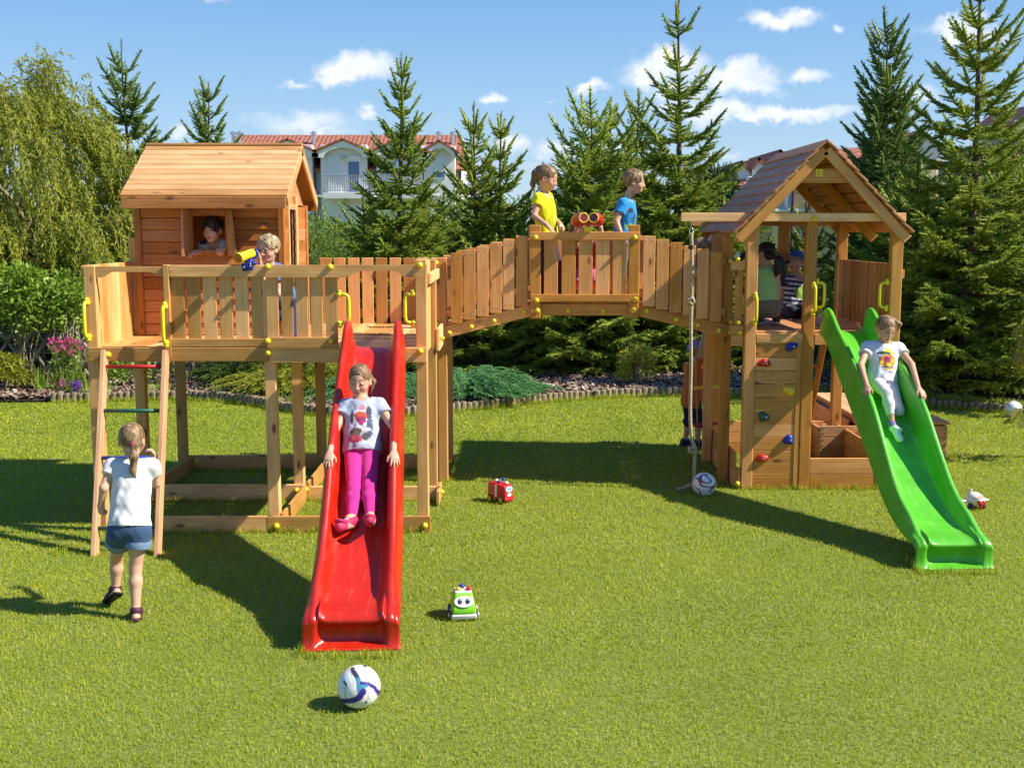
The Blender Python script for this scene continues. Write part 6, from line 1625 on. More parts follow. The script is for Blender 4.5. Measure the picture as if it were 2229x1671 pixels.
def fig(label, s, H, Nk, hc, hf, hu, SL, SR, arms, legs, shirt, pants, shoes, hair, h=.0045, skin=(.60, .35, .25), face=None, low=True):
    """arms/legs: [left, right] dicts; left = the side of SL"""
    H, Nk, hc, SL, SR = map(A3, (H, Nk, hc, SL, SR)); up = unit(Nk - H); rt = unit(SR - SL); rt = unit(rt - up * (rt @ up)); fw = np.cross(up, rt); fw = fw if fw @ A3(hf) > 0 else -fw; B = np.stack([rt, fw, up], 1)
    r, f, u = frame(hf, hu); T = (Nk - H)
    t = thing('person', label, 'person', (float(H[0]), float(H[1]), float(min(H[2], min(l['A'][2] for l in legs)) - .03)), 'children playing on and around the play set')
    def torso(S_, g, low_=True):
        S_.ell(H, (A3([.106, .084, .085]) * s) + g, B, .03); S_.ell(H + T * .36, (A3([.092, .074, .115]) * s) + g, B, .05); S_.ell(H + T * .70, (A3([.108, .078, .115]) * s) + g, B, .05)
        S_.cone(SL, SR, .036 * s + g, .036 * s + g, .05)
    hips = [H - rt * .056 * s - up * .03 * s, H + rt * .056 * s - up * .03 * s]
    S_ = Sdf(); torso(S_, -.002)
    S_.cone(Nk - up * .02 * s, hc - u * .065 * s - f * .018 * s, .040 * s, .037 * s, .03); head_sdf(S_, hc, r, f, u, s * .98)
    for a, sh in zip(arms, (SL, SR)):
        E, Wr = A3(a['E']), A3(a['W']); S_.cone(sh, E, .034 * s, .0265 * s, .03); S_.cone(E, Wr, .0265 * s, .0185 * s, .012); hand(S_, Wr + unit(Wr - E) * .006, a['d'], a['n'], a['t'], a.get('curl', .4), s * .95, a.get('sp', .14))
    for l, hp in zip(legs, hips):
        K, A_ = A3(l['K']), A3(l['A']); S_.cone(hp, K, .060 * s, .037 * s, .03); mid = K + (A_ - K) * .33; bk = unit(A_ - K); S_.cone(K, mid, .0365 * s, .0385 * s, .02); S_.cone(mid, A_, .0385 * s, .0245 * s, .02)
        ft = unit(A3(l['f'])); S_.cone(A_, A_ + ft * .03 * s, .030 * s, .028 * s, .015); S_.cone(A_ - ft * .025 * s + A3(l.get('dn', (0, 0, -1))) * .038 * s, A_ + ft * .105 * s + A3(l.get('dn', (0, 0, -1))) * .045 * s, .026 * s, .022 * s, .02)
    V, Q = S_.mesh(h, smooth=1); col = np.tile(A3(skin), (len(V), 1)); kw = dict(face or {}); col = face_paint(V, col, hc, r, f, u, s * .98, skin=skin, **kw)
    np_mesh('body', V, Q, M['skin'], t, True, cols=col)
    # shirt
    S_ = Sdf(); g = shirt.get('g', .010); torso(S_, g)
    hem = H - up * shirt.get('hem', .05) * s; S_.cone(H + T * .55, hem - up * .04, .100 * s + g, (.110 + shirt.get('flare', 0)) * s + g, .04, fl=(fw, .80))
    for a, sh in zip(arms, (SL, SR)):
        E = A3(a['E']); fr_ = shirt.get('sleeve', .5)
        if fr_ > 0: S_.cone(sh, sh + (E - sh) * fr_, .040 * s + g, .039 * s + g + .004, .03, flat=True)
    S_.ell(Nk + fw * .028 + up * .008, A3([.064, .072, .052]) * s, B, .006, '-')
    if shirt.get('sleeve', .5) <= 0:
        for sh, e in ((SL, -1), (SR, 1)): S_.ell(sh + rt * e * .045 * s - up * .01, A3([.045, .09, .075]) * s, B, .01, '-')
    def cut(P, F): return np.maximum(F, (hem - P) @ up)
    V, Q = S_.mesh(h, cut, 1); N_ = vnormals(V, Q); low_ = np.clip(1.2 - ((V - H) @ up) / (T @ up), .15, 1)
    V = V + N_ * (smoothnoise(V * A3([1, 1, .45]), 36, 3) * .0058 * low_ + smoothnoise(V @ np.array([[1, 0, .6], [0, 1, 0], [-.5, 0, .5]]), 44, 9) * .0022 + smoothnoise(V * A3([.6, .6, 1]), 34, 4) * .0014)[:, None]
    col = shirt['col'](V, H, Nk, rt, fw, up, s) if callable(shirt['col']) else np.tile(A3(shirt['col']), (len(V), 1)); np_mesh('shirt', V, Q, M['cloth'], t, True, cols=col)
    # trousers / shorts / leggings
    S_ = Sdf(); g = pants.get('g', .008); S_.ell(H, (A3([.106, .084, .085]) * s) + g, B, .03); S_.ell(H + T * .2, (A3([.098, .078, .07]) * s) + g, B, .04)
    for l, hp in zip(legs, hips):
        K, A_ = A3(l['K']), A3(l['A']); fr_ = pants['len']
        if fr_ <= 1: S_.cone(hp, hp + (K - hp) * fr_, .066 * s + g, .056 * s + g + pants.get('wide', .006), .025, flat=True)
        else:
            S_.cone(hp, K, .062 * s + g, .038 * s + g, .025); e_ = K + (A_ - K) * (fr_ - 1); m_ = K + (A_ - K) * min(.33, (fr_ - 1) * .6); S_.cone(K, m_, .038 * s + g, .040 * s + g + pants.get('wide', 0), .02); S_.cone(m_, e_, .040 * s + g + pants.get('wide', 0), (.039 - .013 * (fr_ - 1)) * s + g + pants.get('wide', 0), .02, flat=True)
    wz = H + up * .06 * s
    V, Q = S_.mesh(h, lambda P, F: np.maximum(F, (P - wz) @ up), 1); N_ = vnormals(V, Q); V = V + N_ * (smoothnoise(V, 42, 8) * pants.get('fold', .0012))[:, None]
    col = pants['col'](V, H, Nk, rt, fw, up, s) if callable(pants['col']) else np.tile(A3(pants['col']), (len(V), 1)); np_mesh(pants.get('name', 'trousers'), V, Q, M['denim' if pants.get('denim') else 'cloth'], t, True, cols=col)
    if pants.get('cuff'):
        S_ = Sdf()
        for l, hp in zip(legs, hips):
            K = A3(l['K']); a = hp + (K - hp) * (pants['len'] - .09); b = hp + (K - hp) * (pants['len'] + .01); S_.cone(a, b, .060 * s + g + .010, .059 * s + g + .010, .004, flat=True)
        V, Q = S_.mesh(h, None, 1); np_mesh('rolled_cuffs', V, Q, M['denim'], t, True, cols=np.tile(A3(pants['cuff']), (len(V), 1)))
    # shoes
    for l in legs:
        if shoes is None: break
        A_ = A3(l['A']); ft = unit(A3(l['f'])); dn = unit(A3(l.get('dn', (0, 0, -1)))); S_ = Sdf(); sd_ = np.cross(ft, dn); bt = A_ + dn * .048 * s
        if shoes['kind'] == 'sandal':
            S_.cone(bt - ft * .035 * s, bt + ft * .12 * s, .034 * s, .036 * s, .01, fl=(dn, .42)); S_.cone(A_ + dn * .004 - ft * .0, A_ + ft * .028 * s + dn * .006, .037 * s, .036 * s, .01); S_.cone(A_ + ft * .075 * s + dn * .035 * s, A_ + ft * .10 * s + dn * .04 * s, .034 * s, .032 * s, .01)
        else:
            S_.cone(A_ + dn * .012 - ft * .012, A_ + dn * .02 + ft * .02, .037 * s, .037 * s, .015); S_.cone(A_ - ft * .028 * s + dn * .034 * s, A_ + ft * .115 * s + dn * .040 * s, .032 * s, .031 * s, .02); S_.cone(bt - ft * .034 * s, bt + ft * .122 * s, .034 * s, .037 * s, .008, fl=(dn, .40))
        V, Q = S_.mesh(h, None, 1); hgt = (V - bt) @ -dn; al = (V - A_) @ ft; col = np.tile(A3(shoes['col']), (len(V), 1)); col[hgt < shoes.get('sh', .006)] = A3(shoes['sole']); sd2 = np.abs((V - A_) @ sd_)
        if shoes['kind'] == 'sneaker':
            col[(al > .085 * s) & (hgt < .03)] = A3(shoes.get('toe', shoes['sole'])); lace = (al > .0) & (al < .085 * s) & (sd2 < .018) & (np.sin(al * 330) > .1) & (hgt > .02); col[lace] = A3(shoes['lace'])
            if 'sock' in shoes: col[(hgt > .052 * s) & (al < .02)] = A3(shoes['sock'])
        np_mesh('sandal' if shoes['kind'] == 'sandal' else 'shoe', V, Q, M['shoe'], t, True, cols=col)
    # hair
    hcol = A3(HAIRC[hair['col']]); hs_ = hair_sdf(hc, r, f, u, s * .98, hair['style'], hair.get('tail')); V, Q = hs_.mesh(h * .9, None, 1); N_ = vnormals(V, Q)
    V = V + N_ * (smoothnoise(V * A3([1, 1, .35]), 85, 5) * (.0016 if hair['style'] == 'tied' else .0040) + smoothnoise(V, 60, 7) * (.0010 if hair['style'] == 'tied' else .0030))[:, None]; st = smoothnoise(V * A3([1, 1, .22]), 75, 6); np_mesh('hair', V, Q, M['hair'], t, True, cols=np.clip(hcol * (1 + .55 * st[:, None]), 0, 1))
    if 'tie' in hair:
        p, rad, c = hair['tie']; S_ = Sdf(); S_.ell(p, A3([rad, rad, rad]), None, .01); V, Q = S_.mesh(.004, None, 1); np_mesh('hair_tie', V, Q, M['cloth'], t, True, cols=np.tile(A3(c), (len(V), 1)))
    t['frame'] = 0; del t['frame']
    return t, (r, f, u, hc)


def w(px, py, Y): return np.array(W(px, py, Y))
# ---------------------------------------------------------------- the children, one by one
def print_paint(base, blobs):
    """printed T-shirt front: soft blobs of ink on the cloth, placed in the shirt's own frame (x right, z up from the hips, metres at size 1)"""
    def fn(V, H, Nk, rt, fw, up, s):
        col = np.tile(A3(base), (len(V), 1)); x = (V - H) @ rt / s; z = (V - H) @ up / s; y = (V - H) @ fw
        for (cx_, cz_, rx, rz, c, tex) in blobs:
            d = ((x - cx_) / rx) ** 2 + ((z - cz_) / rz) ** 2 + (.5 * smoothnoise(V, tex, int(abs(cx_ * 1e4)) % 90) if tex else 0); m = (d < 1) & (y > 0); col[m] = A3(c)
        return col
    return fn


# girl running to the ladder, seen from behind
P1H = w(282, 1146, 7.04); P1N = w(288, 1000, 7.15)
tie = w(291, 968, 7.055)
fig('child running to the ladder, seen from behind: white T-shirt, denim shorts, blond ponytail', 1.03, P1H, P1N, w(287, 957, 7.19), (-.05, 1, -.12), (.02, .1, 1), w(246, 1014, 7.12), w(330, 1014, 7.16),
    [dict(E=w(226, 1062, 7.04), W=w(219, 1098, 7.06), d=(-.05, .25, -1), n=(.6, .6, .1), t=(0, 1, .1), curl=1.5),
     dict(E=w(340, 1052, 7.22), W=w(333, 1003, 7.42), d=(-.15, .3, 1), n=(-.5, -.4, .2), t=(-.6, -.6, 0), curl=1.2)],
    [dict(K=w(254, 1216, 7.22), A=w(252, 1280, 7.22), f=(-.5, .5, -.35), dn=(.1, -.55, -.8)), dict(K=w(295, 1236, 7.04), A=w(296, 1327, 6.98), f=(-.25, .95, 0))],
    dict(col=(.66, .66, .66), sleeve=.42, hem=-.005, flare=.008, g=.009), dict(col=(.045, .085, .17), len=.40, g=.012, wide=.010, denim=True, cuff=(.16, .24, .36), name='shorts'),
    dict(kind='sandal', col=(.085, .018, .05), sole=(.012, .011, .013)), dict(style='tied', col='blond', tail=[(tie + A3([0, .05, .0]), tie, .03, .022), (tie, tie + A3([.005, -.02, -.07]), .016, .026), (tie + A3([.005, -.02, -.07]), tie + A3([-.008, -.015, -.16]), .026, .019), (tie + A3([-.008, -.015, -.16]), tie + A3([.008, -.01, -.215]), .018, .004)], tie=(tie + A3([0, -.004, .002]), .021, (.70, .02, .13))), h=.004, skin=(.62, .36, .24))

# girl on the red slide
def r_(t, dz=0, dx=0): p, _ = surf_red(t); return A3(p) + A3([dx, 0, dz])
hp2 = w(788, 975, 7.88)
def grip(rim, side, py, back=.05, up=.022):
    p = A3(rim(side, py)); q = A3(rim(side, py + 40)); d = unit(q - p); return p - d * back + A3([0, 0, up]), d
gl, dl = grip(rim_red, 0, 1010); gr, dr2 = grip(rim_red, 1, 1000); sl2, sr2 = w(755, 884, 8.04), w(825, 882, 8.04)
fig('child sliding down the red slide with eyes closed, grey-white printed T-shirt and pink leggings', 1.04, hp2, w(789, 868, 8.05), w(783, 826, 8.08), (-.10, -1, -.22), (.03, -.2, 1), w(755, 884, 8.04), w(825, 882, 8.04),
    [dict(E=(sl2 + gl) / 2 + A3([-.035, .07, -.02]), W=gl, d=dl + A3([-.10, 0, .06]), n=(.1, .15, -1), t=(1, .1, .1), curl=.25, sp=.25), dict(E=(sr2 + gr) / 2 + A3([.045, .07, -.01]), W=gr, d=dr2 + A3([.16, 0, .06]), n=(-.1, .15, -1), t=(-1, .1, .1), curl=.3, sp=.22)],
    [dict(K=w(770, 1066, 7.55), A=w(765, 1128, 7.36), f=(-.45, -.85, .10), dn=(-.1, -.55, -.8)), dict(K=w(804, 1064, 7.55), A=w(806, 1124, 7.36), f=(.02, -.85, .35), dn=(.15, -.6, -.75))],
    dict(col=print_paint((.40, .44, .52), [(0, .17, .072, .085, (.58, .60, .65), 60), (.055, .22, .018, .05, (.06, .07, .11), 260), (-.058, .19, .012, .05, (.07, .08, .11), 260), (.062, .12, .02, .08, (.10, .12, .19), 260), (.008, .255, .022, .020, (.62, .20, .24), 0), (.0, .195, .042, .034, (.60, .10, .05), 90), (.004, .16, .030, .030, (.36, .04, .15), 90), (-.03, .085, .046, .030, (.12, .08, .06), 180), (-.032, .035, .048, .026, (.40, .05, .08), 90), (.035, .05, .028, .026, (.09, .08, .08), 200), (.04, .10, .03, .014, (.55, .52, .50), 120)]), sleeve=.42, hem=.035, flare=.012, g=.011),
    dict(col=(.60, .03, .25), len=1.93, g=.005, name='leggings', fold=.0006), dict(kind='sneaker', col=(.42, .02, .08), sole=(.62, .36, .34), lace=(.8, .75, .75), sh=-.004, toe=(.50, .04, .12)),
    dict(style='tied', col='brown', tail=[(w(800, 815, 8.17), w(812, 830, 8.18), .028, .020), (w(812, 830, 8.18), w(806, 858, 8.16), .018, .006)]), h=.004, skin=(.62, .34, .235), face=dict(closed=True))

# girl on the green slide
g3l, d3l = grip(rim_grn, 0, 858); g3r, d3r = grip(rim_grn, 1, 862); s3l, s3r = w(1888, 756, 9.87), w(1956, 758, 9.89)
fig('child sitting on the green slide looking down, white T-shirt with fruit print, white leggings', 1.03, w(1922, 826, 9.77), w(1922, 745, 9.88), w(1927, 714, 9.84), (.22, -.80, -.42), (.10, -.35, .9), w(1888, 756, 9.87), w(1956, 758, 9.89),
    [dict(E=(s3l + g3l) / 2 + A3([-.035, .07, .0]), W=g3l, d=d3l + A3([-.35, .2, -.1]), n=(.2, .1, -1), t=(1, -.1, .1), curl=.7), dict(E=(s3r + g3r) / 2 + A3([.05, .07, .02]), W=g3r, d=d3r + A3([.3, .1, .05]), n=(-.1, .15, -1), t=(-1, -.1, .1), curl=.3)],
    [dict(K=w(1930, 856, 9.46), A=w(1943, 922, 9.36), f=(.18, -.75, -.60), dn=(0, -.65, -.75)), dict(K=w(1956, 893, 9.47), A=w(1940, 872, 9.62), f=(-.5, .4, -.3), dn=(0, .3, -.9))],
    dict(col=print_paint((.66, .66, .69), [(0, .225, .030, .020, (.80, .60, .02), 60), (.035, .21, .03, .013, (.78, .52, .02), 90), (-.03, .205, .06, .012, (.05, .10, .05), 140), (0, .130, .070, .062, (.70, .22, .05), 80), (.0, .15, .030, .022, (.35, .04, .12), 60), (-.045, .125, .016, .016, (.80, .55, .02), 0), (.045, .145, .018, .018, (.80, .50, .04), 0), (.01, .105, .022, .014, (.85, .60, .05), 0), (.0, .085, .060, .006, (.10, .09, .10), 160), (.012, .065, .04, .008, (.75, .50, .08), 60), (.025, .045, .03, .008, (.08, .16, .55), 60)]), sleeve=.40, hem=.03, g=.010),
    dict(col=(.66, .60, .63), len=1.72, g=.005, name='leggings'), dict(kind='sneaker', col=(.30, .27, .42), sole=(.82, .82, .78), lace=(.06, .06, .30), sock=(.62, .08, .35)),
    dict(style='tied', col='lightbrown', tail=[(w(1944, 698, 9.91), w(1958, 705, 9.93), .026, .018), (w(1958, 705, 9.93), w(1953, 722, 9.93), .016, .005)]), h=.004, skin=(.56, .315, .19))

# boy in the window of the little house
def polo(V, H, Nk, rt, fw, up, s):
    z = (V - H) @ up / np.linalg.norm(Nk - H); col = np.tile(A3([.56, .54, .64]), (len(V), 1)); col[z < .84] = A3([.36, .02, .05]); col[z > 1.06] = A3([.022, .03, .045]); return col
fig('dark-haired child leaning out of the playhouse window in a striped polo shirt', 1.0, A3([-2.62, 10.62, 1.88]), w(466, 528, 10.30), w(463, 499, 10.22), (-.28, -1, -.16), (.0, -.1, 1), w(447, 534, 10.29), w(484, 534, 10.31),
    [dict(E=w(440, 546, 10.24), W=w(430, 548, 10.10), d=(-.8, -.5, -.15), n=(.1, .3, -.9), t=(0, -1, .2), curl=.9), dict(E=w(493, 552, 10.32), W=w(487, 541, 10.17), d=(-.3, -.5, -.5), n=(-.3, .5, -.8), t=(-.8, -.2, .1), curl=1.3)],
    [dict(K=A3([-2.70, 10.45, 1.70]), A=A3([-2.70, 10.80, 1.57]), f=(0, .9, -.3)), dict(K=A3([-2.52, 10.45, 1.70]), A=A3([-2.52, 10.80, 1.57]), f=(0, .9, -.3))],
    dict(col=polo, sleeve=.55, hem=.05, g=.010), dict(col=(.05, .06, .10), len=1.6, g=.010), dict(kind='sneaker', col=(.1, .1, .12), sole=(.7, .7, .7), lace=(.6, .6, .6)), dict(style='fringe', col='dark'), h=.0045, skin=(.62, .35, .24))

# boy with glasses at the telescope
t5, hf5 = fig('fair-haired child with glasses crouching behind the rail, peering through the yellow telescope', 1.0, A3([-1.93, 9.72, 1.84]), w(583, 578, 9.50), w(583, 541, 9.46), (-.36, -.92, -.16), (-.12, -.2, 1), w(566, 590, 9.46), w(606, 590, 9.52),
    [dict(E=w(570, 606, 9.34), W=w(564, 563, 9.27), d=(-.45, .1, .9), n=(-.4, -.5, -.6), t=(.3, -.9, 0), curl=.85), dict(E=w(606, 640, 9.45), W=w(580, 620, 9.36), d=(-.6, -.3, .2), n=(0, .6, .6), t=(0, 0, 1), curl=.8)],
    [dict(K=A3([-2.03, 9.50, 1.56]), A=A3([-2.03, 9.85, 1.55]), f=(0, .95, -.2)), dict(K=A3([-1.83, 9.50, 1.56]), A=A3([-1.83, 9.85, 1.55]), f=(0, .95, -.2))],
    dict(col=(.10, .16, .42), sleeve=.5, hem=.05, g=.010), dict(col=(.02, .03, .10), len=1.6, g=.012), dict(kind='sneaker', col=(.1, .1, .12), sole=(.7, .7, .7), lace=(.6, .6, .6)), dict(style='short', col='fair'), h=.0042, skin=(.64, .36, .25))
r5, f5, u5, c5 = hf5; mg = MB()
for e in (-1, 1):
    ctr = c5 + r5 * e * .031 + f5 * .102 - u5 * .003; mg.tube([Vector(ctr + r5 * math.cos(a) * .021 + u5 * (math.sin(a) * .0155)) for a in np.linspace(0, 2 * math.pi, 20)], .0028, 6, False); mg.tube([Vector(ctr + r5 * e * .021 + u5 * .004), Vector(c5 + r5 * e * .078 + f5 * .05 + u5 * .002), Vector(c5 + r5 * e * .080 - f5 * .0 + u5 * .0)], .0028, 6)
mg.tube([Vector(c5 - r5 * .010 + f5 * .104), Vector(c5 + r5 * .010 + f5 * .104)], .0028, 6); mg.build('glasses', M['dark'], t5, True)

# girl in yellow on the bridge
ty6 = w(1173, 366, 11.28)
fig('child in a yellow T-shirt with brown ponytail standing on the bridge, hand on the rail', 1.10, w(1190, 512, 11.28), w(1184, 424, 11.26), w(1191, 387, 11.25), (.93, -.25, -.30), (.28, -.05, .95), w(1172, 432, 11.14), w(1191, 430, 11.36),
    [dict(E=w(1163, 470, 11.08), W=w(1191, 491, 10.95), d=(.75, -.35, -.65), n=(-.1, .1, -1), t=(.2, 1, .1), curl=.6), dict(E=w(1200, 470, 11.40), W=w(1218, 486, 11.22), d=(.6, -.3, -.8), n=(-.5, .2, -.4), t=(.3, -1, 0), curl=.6)],
    [dict(K=w(1188, 590, 11.18), A=w(1186, 660, 11.22), f=(.95, -.2, -.05)), dict(K=w(1216, 590, 11.36), A=w(1214, 660, 11.36), f=(.95, -.2, -.05))],
    dict(col=print_paint((.80, .78, .015), [(-.05, .10, .045, .09, (.50, .47, .01), 120)]), sleeve=.40, hem=.06, g=.009), dict(col=(.075, .03, .075), len=1.9, g=.006, name='leggings'), dict(kind='sneaker', col=(.2, .1, .15), sole=(.7, .7, .7), lace=(.6, .6, .6)),
    dict(style='tied', col='brown', tail=[(ty6 + A3([.03, 0, 0]), ty6, .035, .022), (ty6, ty6 + A3([-.035, 0, -.05]), .022, .034), (ty6 + A3([-.035, 0, -.05]), ty6 + A3([-.06, 0, -.15]), .034, .026), (ty6 + A3([-.06, 0, -.15]), ty6 + A3([-.045, 0, -.22]), .024, .005)], tie=(ty6, .024, (.35, .04, .18))), h=.0045, skin=(.60, .33, .205))

# child behind the binoculars
fig('small child in pink trousers stooping behind the red binoculars on the bridge', .98, A3([.74, 11.42, 2.06]), w(1280, 525, 11.20), w(1272, 492, 11.14), (.1, -1, -.05), (0, -.15, 1), w(1262, 535, 11.2), w(1298, 535, 11.2),
    [dict(E=w(1252, 535, 11.0), W=w(1254, 500, 10.96), d=(.35, -.2, .9), n=(.6, .2, -.1), t=(.3, -1, 0), curl=.8), dict(E=w(1312, 530, 11.0), W=w(1308, 496, 10.96), d=(-.3, -.2, .9), n=(-.6, .2, -.1), t=(-.3, -1, 0), curl=.8)],
    [dict(K=A3([.66, 11.24, 1.93]), A=A3([.66, 11.38, 1.81]), f=(0, -1, 0)), dict(K=A3([.82, 11.24, 1.93]), A=A3([.82, 11.38, 1.81]), f=(0, -1, 0))],
    dict(col=(.34, .03, .05), sleeve=.45, hem=.04, g=.010), dict(col=(.65, .12, .25), len=1.35, g=.008), dict(kind='sneaker', col=(.05, .05, .06), sole=(.4, .4, .4), lace=(.3, .3, .3)), dict(style='tied', col='blond', tail=[(w(1246, 492, 11.2), w(1240, 508, 11.2), .03, .02)]), h=.005, skin=(.66, .40, .30))

# boy in blue on the bridge
fig('short-haired child in a blue T-shirt walking right along the bridge, seen from the side', 1.06, w(1358, 520, 11.45), w(1366, 432, 11.42), w(1381, 395, 11.40), (.98, -.12, -.10), (.10, 0, 1), w(1357, 443, 11.30), w(1368, 441, 11.52),
    [dict(E=w(1342, 482, 11.24), W=w(1354, 514, 11.16), d=(.25, -.2, -1), n=(.4, .8, 0), t=(.8, -.3, 0), curl=.6), dict(E=w(1340, 462, 11.62), W=w(1362, 490, 11.62), d=(.6, 0, -.6), n=(.3, -.8, 0), t=(.6, 0, .5), curl=.6)],
    [dict(K=w(1352, 590, 11.38), A=w(1340, 660, 11.38), f=(.95, -.2, -.05)), dict(K=w(1374, 590, 11.5), A=w(1372, 660, 11.5), f=(.95, -.2, -.05))],
    dict(col=print_paint((.022, .26, .60), [(-.05, .12, .075, .03, (.30, .55, .08), 50), (-.05, .19, .028, .06, (.03, .08, .16), 60), (-.05, .055, .055, .035, (.70, .73, .76), 60), (-.09, .27, .03, .025, (.04, .05, .09), 0), (-.03, .09, .03, .02, (.05, .12, .3), 70)]), sleeve=.55, hem=.07, g=.011), dict(col=(.16, .13, .09), len=1.1, g=.012), dict(kind='sneaker', col=(.12, .12, .14), sole=(.7, .7, .7), lace=(.6, .6, .6)), dict(style='short', col='lightbrown'), h=.0045, skin=(.60, .33, .205))

# child ducking at the right end of the bridge, hand up on the post
fig('brown-haired child ducking behind the boards at the right end of the bridge, hand raised', 1.0, A3([1.72, 11.45, 1.95]), w(1524, 570, 11.42), w(1527, 545, 11.40), (.75, .3, -.55), (.5, .1, .85), w(1512, 574, 11.34), w(1534, 572, 11.52),
    [dict(E=w(1520, 600, 11.24), W=w(1535, 585, 11.2), d=(.6, .1, .3), n=(0, 0, -1), t=(0, 1, 0), curl=.6), dict(E=w(1550, 562, 11.62), W=w(1545, 526, 11.68), d=(.25, .2, .9), n=(.8, .2, -.1), t=(-.2, -1, .1), curl=.8)],
    [dict(K=A3([1.80, 11.32, 1.72]), A=A3([1.60, 11.4, 1.66]), f=(.9, 0, -.1)), dict(K=A3([1.80, 11.56, 1.72]), A=A3([1.60, 11.6, 1.66]), f=(.9, 0, -.1))],
    dict(col=(.12, .05, .16), sleeve=.5, hem=.05), dict(col=(.25, .04, .10), len=1.6), dict(kind='sneaker', col=(.1, .1, .12), sole=(.6, .6, .6), lace=(.5, .5, .5)), dict(style='short', col='lightbrown'), h=.005, skin=(.62, .37, .27))

# girl crouching in the tower
t10 = w(1689, 559, 11.12)
fig('child with dark ponytail crouching in the tower, light green top and khaki shorts', 1.05, w(1668, 668, 11.22), w(1664, 583, 11.28), w(1666, 552, 11.30), (-.75, .65, -.1), (.0, .1, 1), w(1644, 594, 11.26), w(1688, 592, 11.20),
    [dict(E=w(1636, 632, 11.36), W=w(1640, 662, 11.5), d=(.1, .6, -.5), n=(.5, 0, -.5), t=(.5, .5, .5), curl=.6), dict(E=w(1694, 628, 11.22), W=w(1695, 664, 11.34), d=(0, .3, -1), n=(-.8, .2, 0), t=(0, 1, .2), curl=.5)],
    [dict(K=w(1642, 640, 11.62), A=w(1650, 690, 11.34), f=(-.4, .9, 0)), dict(K=w(1690, 640, 11.60), A=w(1690, 690, 11.32), f=(.2, .95, 0))],
    dict(col=(.40, .66, .24), sleeve=0, hem=-.055, g=.008), dict(col=(.22, .19, .13), len=.8, g=.010, wide=.012, name='shorts'), dict(kind='sneaker', col=(.06, .05, .05), sole=(.72, .72, .72), lace=(.1, .1, .1)),
    dict(style='tied', col='dark', tail=[(t10 + A3([-.05, .06, .01]), t10, .045, .022), (t10, t10 + A3([.03, -.02, -.04]), .024, .042), (t10 + A3([.03, -.02, -.04]), t10 + A3([.01, -.03, -.13]), .046, .040), (t10 + A3([.01, -.03, -.13]), t10 + A3([.0, -.02, -.19]), .034, .010)], tie=(t10 + A3([.0, -.005, .012]), .020, (.30, .28, .26))), h=.0045, skin=(.62, .36, .26))

# boy with the cap at the back of the tower
def stripes(V, H, Nk, rt, fw, up, s):
    z = (V - H) @ up / s; x = (V - H) @ rt / s; y = (V - H) @ fw; col = np.where((np.sin(z * 128 + .6) > .0)[:, None], A3([.74, .74, .78]), A3([.035, .05, .16])); m = ((x / .062) ** 2 + ((z - .17) / .062) ** 2 < 1) & (y > 0); col[m] = A3([.25, .46, .10]); return col
t11, hf11 = fig('child in a blue cap and striped shirt at the back of the tower, glancing up', 1.02, w(1728, 672, 12.22), w(1736, 603, 12.24), w(1732, 570, 12.22), (-.50, -.80, .10), (.12, 0, 1), w(1712, 610, 12.20), w(1757, 610, 12.26),
    [dict(E=w(1706, 640, 12.30), W=w(1712, 668, 12.22), d=(.3, -.5, -.5), n=(0, .3, -1), t=(1, 0, 0), curl=.5), dict(E=w(1764, 642, 12.32), W=w(1762, 670, 12.26), d=(-.3, -.5, -.5), n=(0, .3, -1), t=(-1, 0, 0), curl=.5)],
    [dict(K=A3([2.92, 12.0, 1.60]), A=A3([2.95, 12.36, 1.57]), f=(0, .9, -.1)), dict(K=A3([3.13, 12.0, 1.60]), A=A3([3.13, 12.36, 1.57]), f=(0, .9, -.1))],
    dict(col=stripes, sleeve=.5, hem=.03, g=.011), dict(col=(.025, .03, .05), len=1.6, g=.012), dict(kind='sneaker', col=(.1, .1, .12), sole=(.6, .6, .6), lace=(.5, .5, .5)), dict(style='tied', col='brown'), h=.0045, skin=(.64, .36, .26))


def cap(t, fr, s, col, brim, back=False):
    r, f, u, hc = fr; S_ = Sdf(); B = np.stack([r, f, u], 1); S_.ell(hc + (-f * .012 + u * .034) * s, A3([.090, .108, .093]) * s, B, .01); q = hc + u * .034 * s
    V, Q = S_.mesh(.0045, lambda P, F: np.maximum(F, (q - P) @ unit(u - f * .05)), 1); o = np_mesh('cap', V, Q, M['cloth'], t, True, cols=np.tile(A3(col), (len(V), 1)))
    S_ = Sdf(); S_.ell(hc + (f * .095 + u * .042) * s, A3([.070, .080, .011]) * s, np.stack([r, unit(f - u * .22), unit(u + f * .22)], 1), .01); V, Q = S_.mesh(.0045, None, 1); np_mesh('peak', V, Q, M['cloth'], o, True, cols=np.tile(A3(brim), (len(V), 1)))


cap(t11, hf11, 1.0, (.03, .11, .50), (.30, .24, .17))

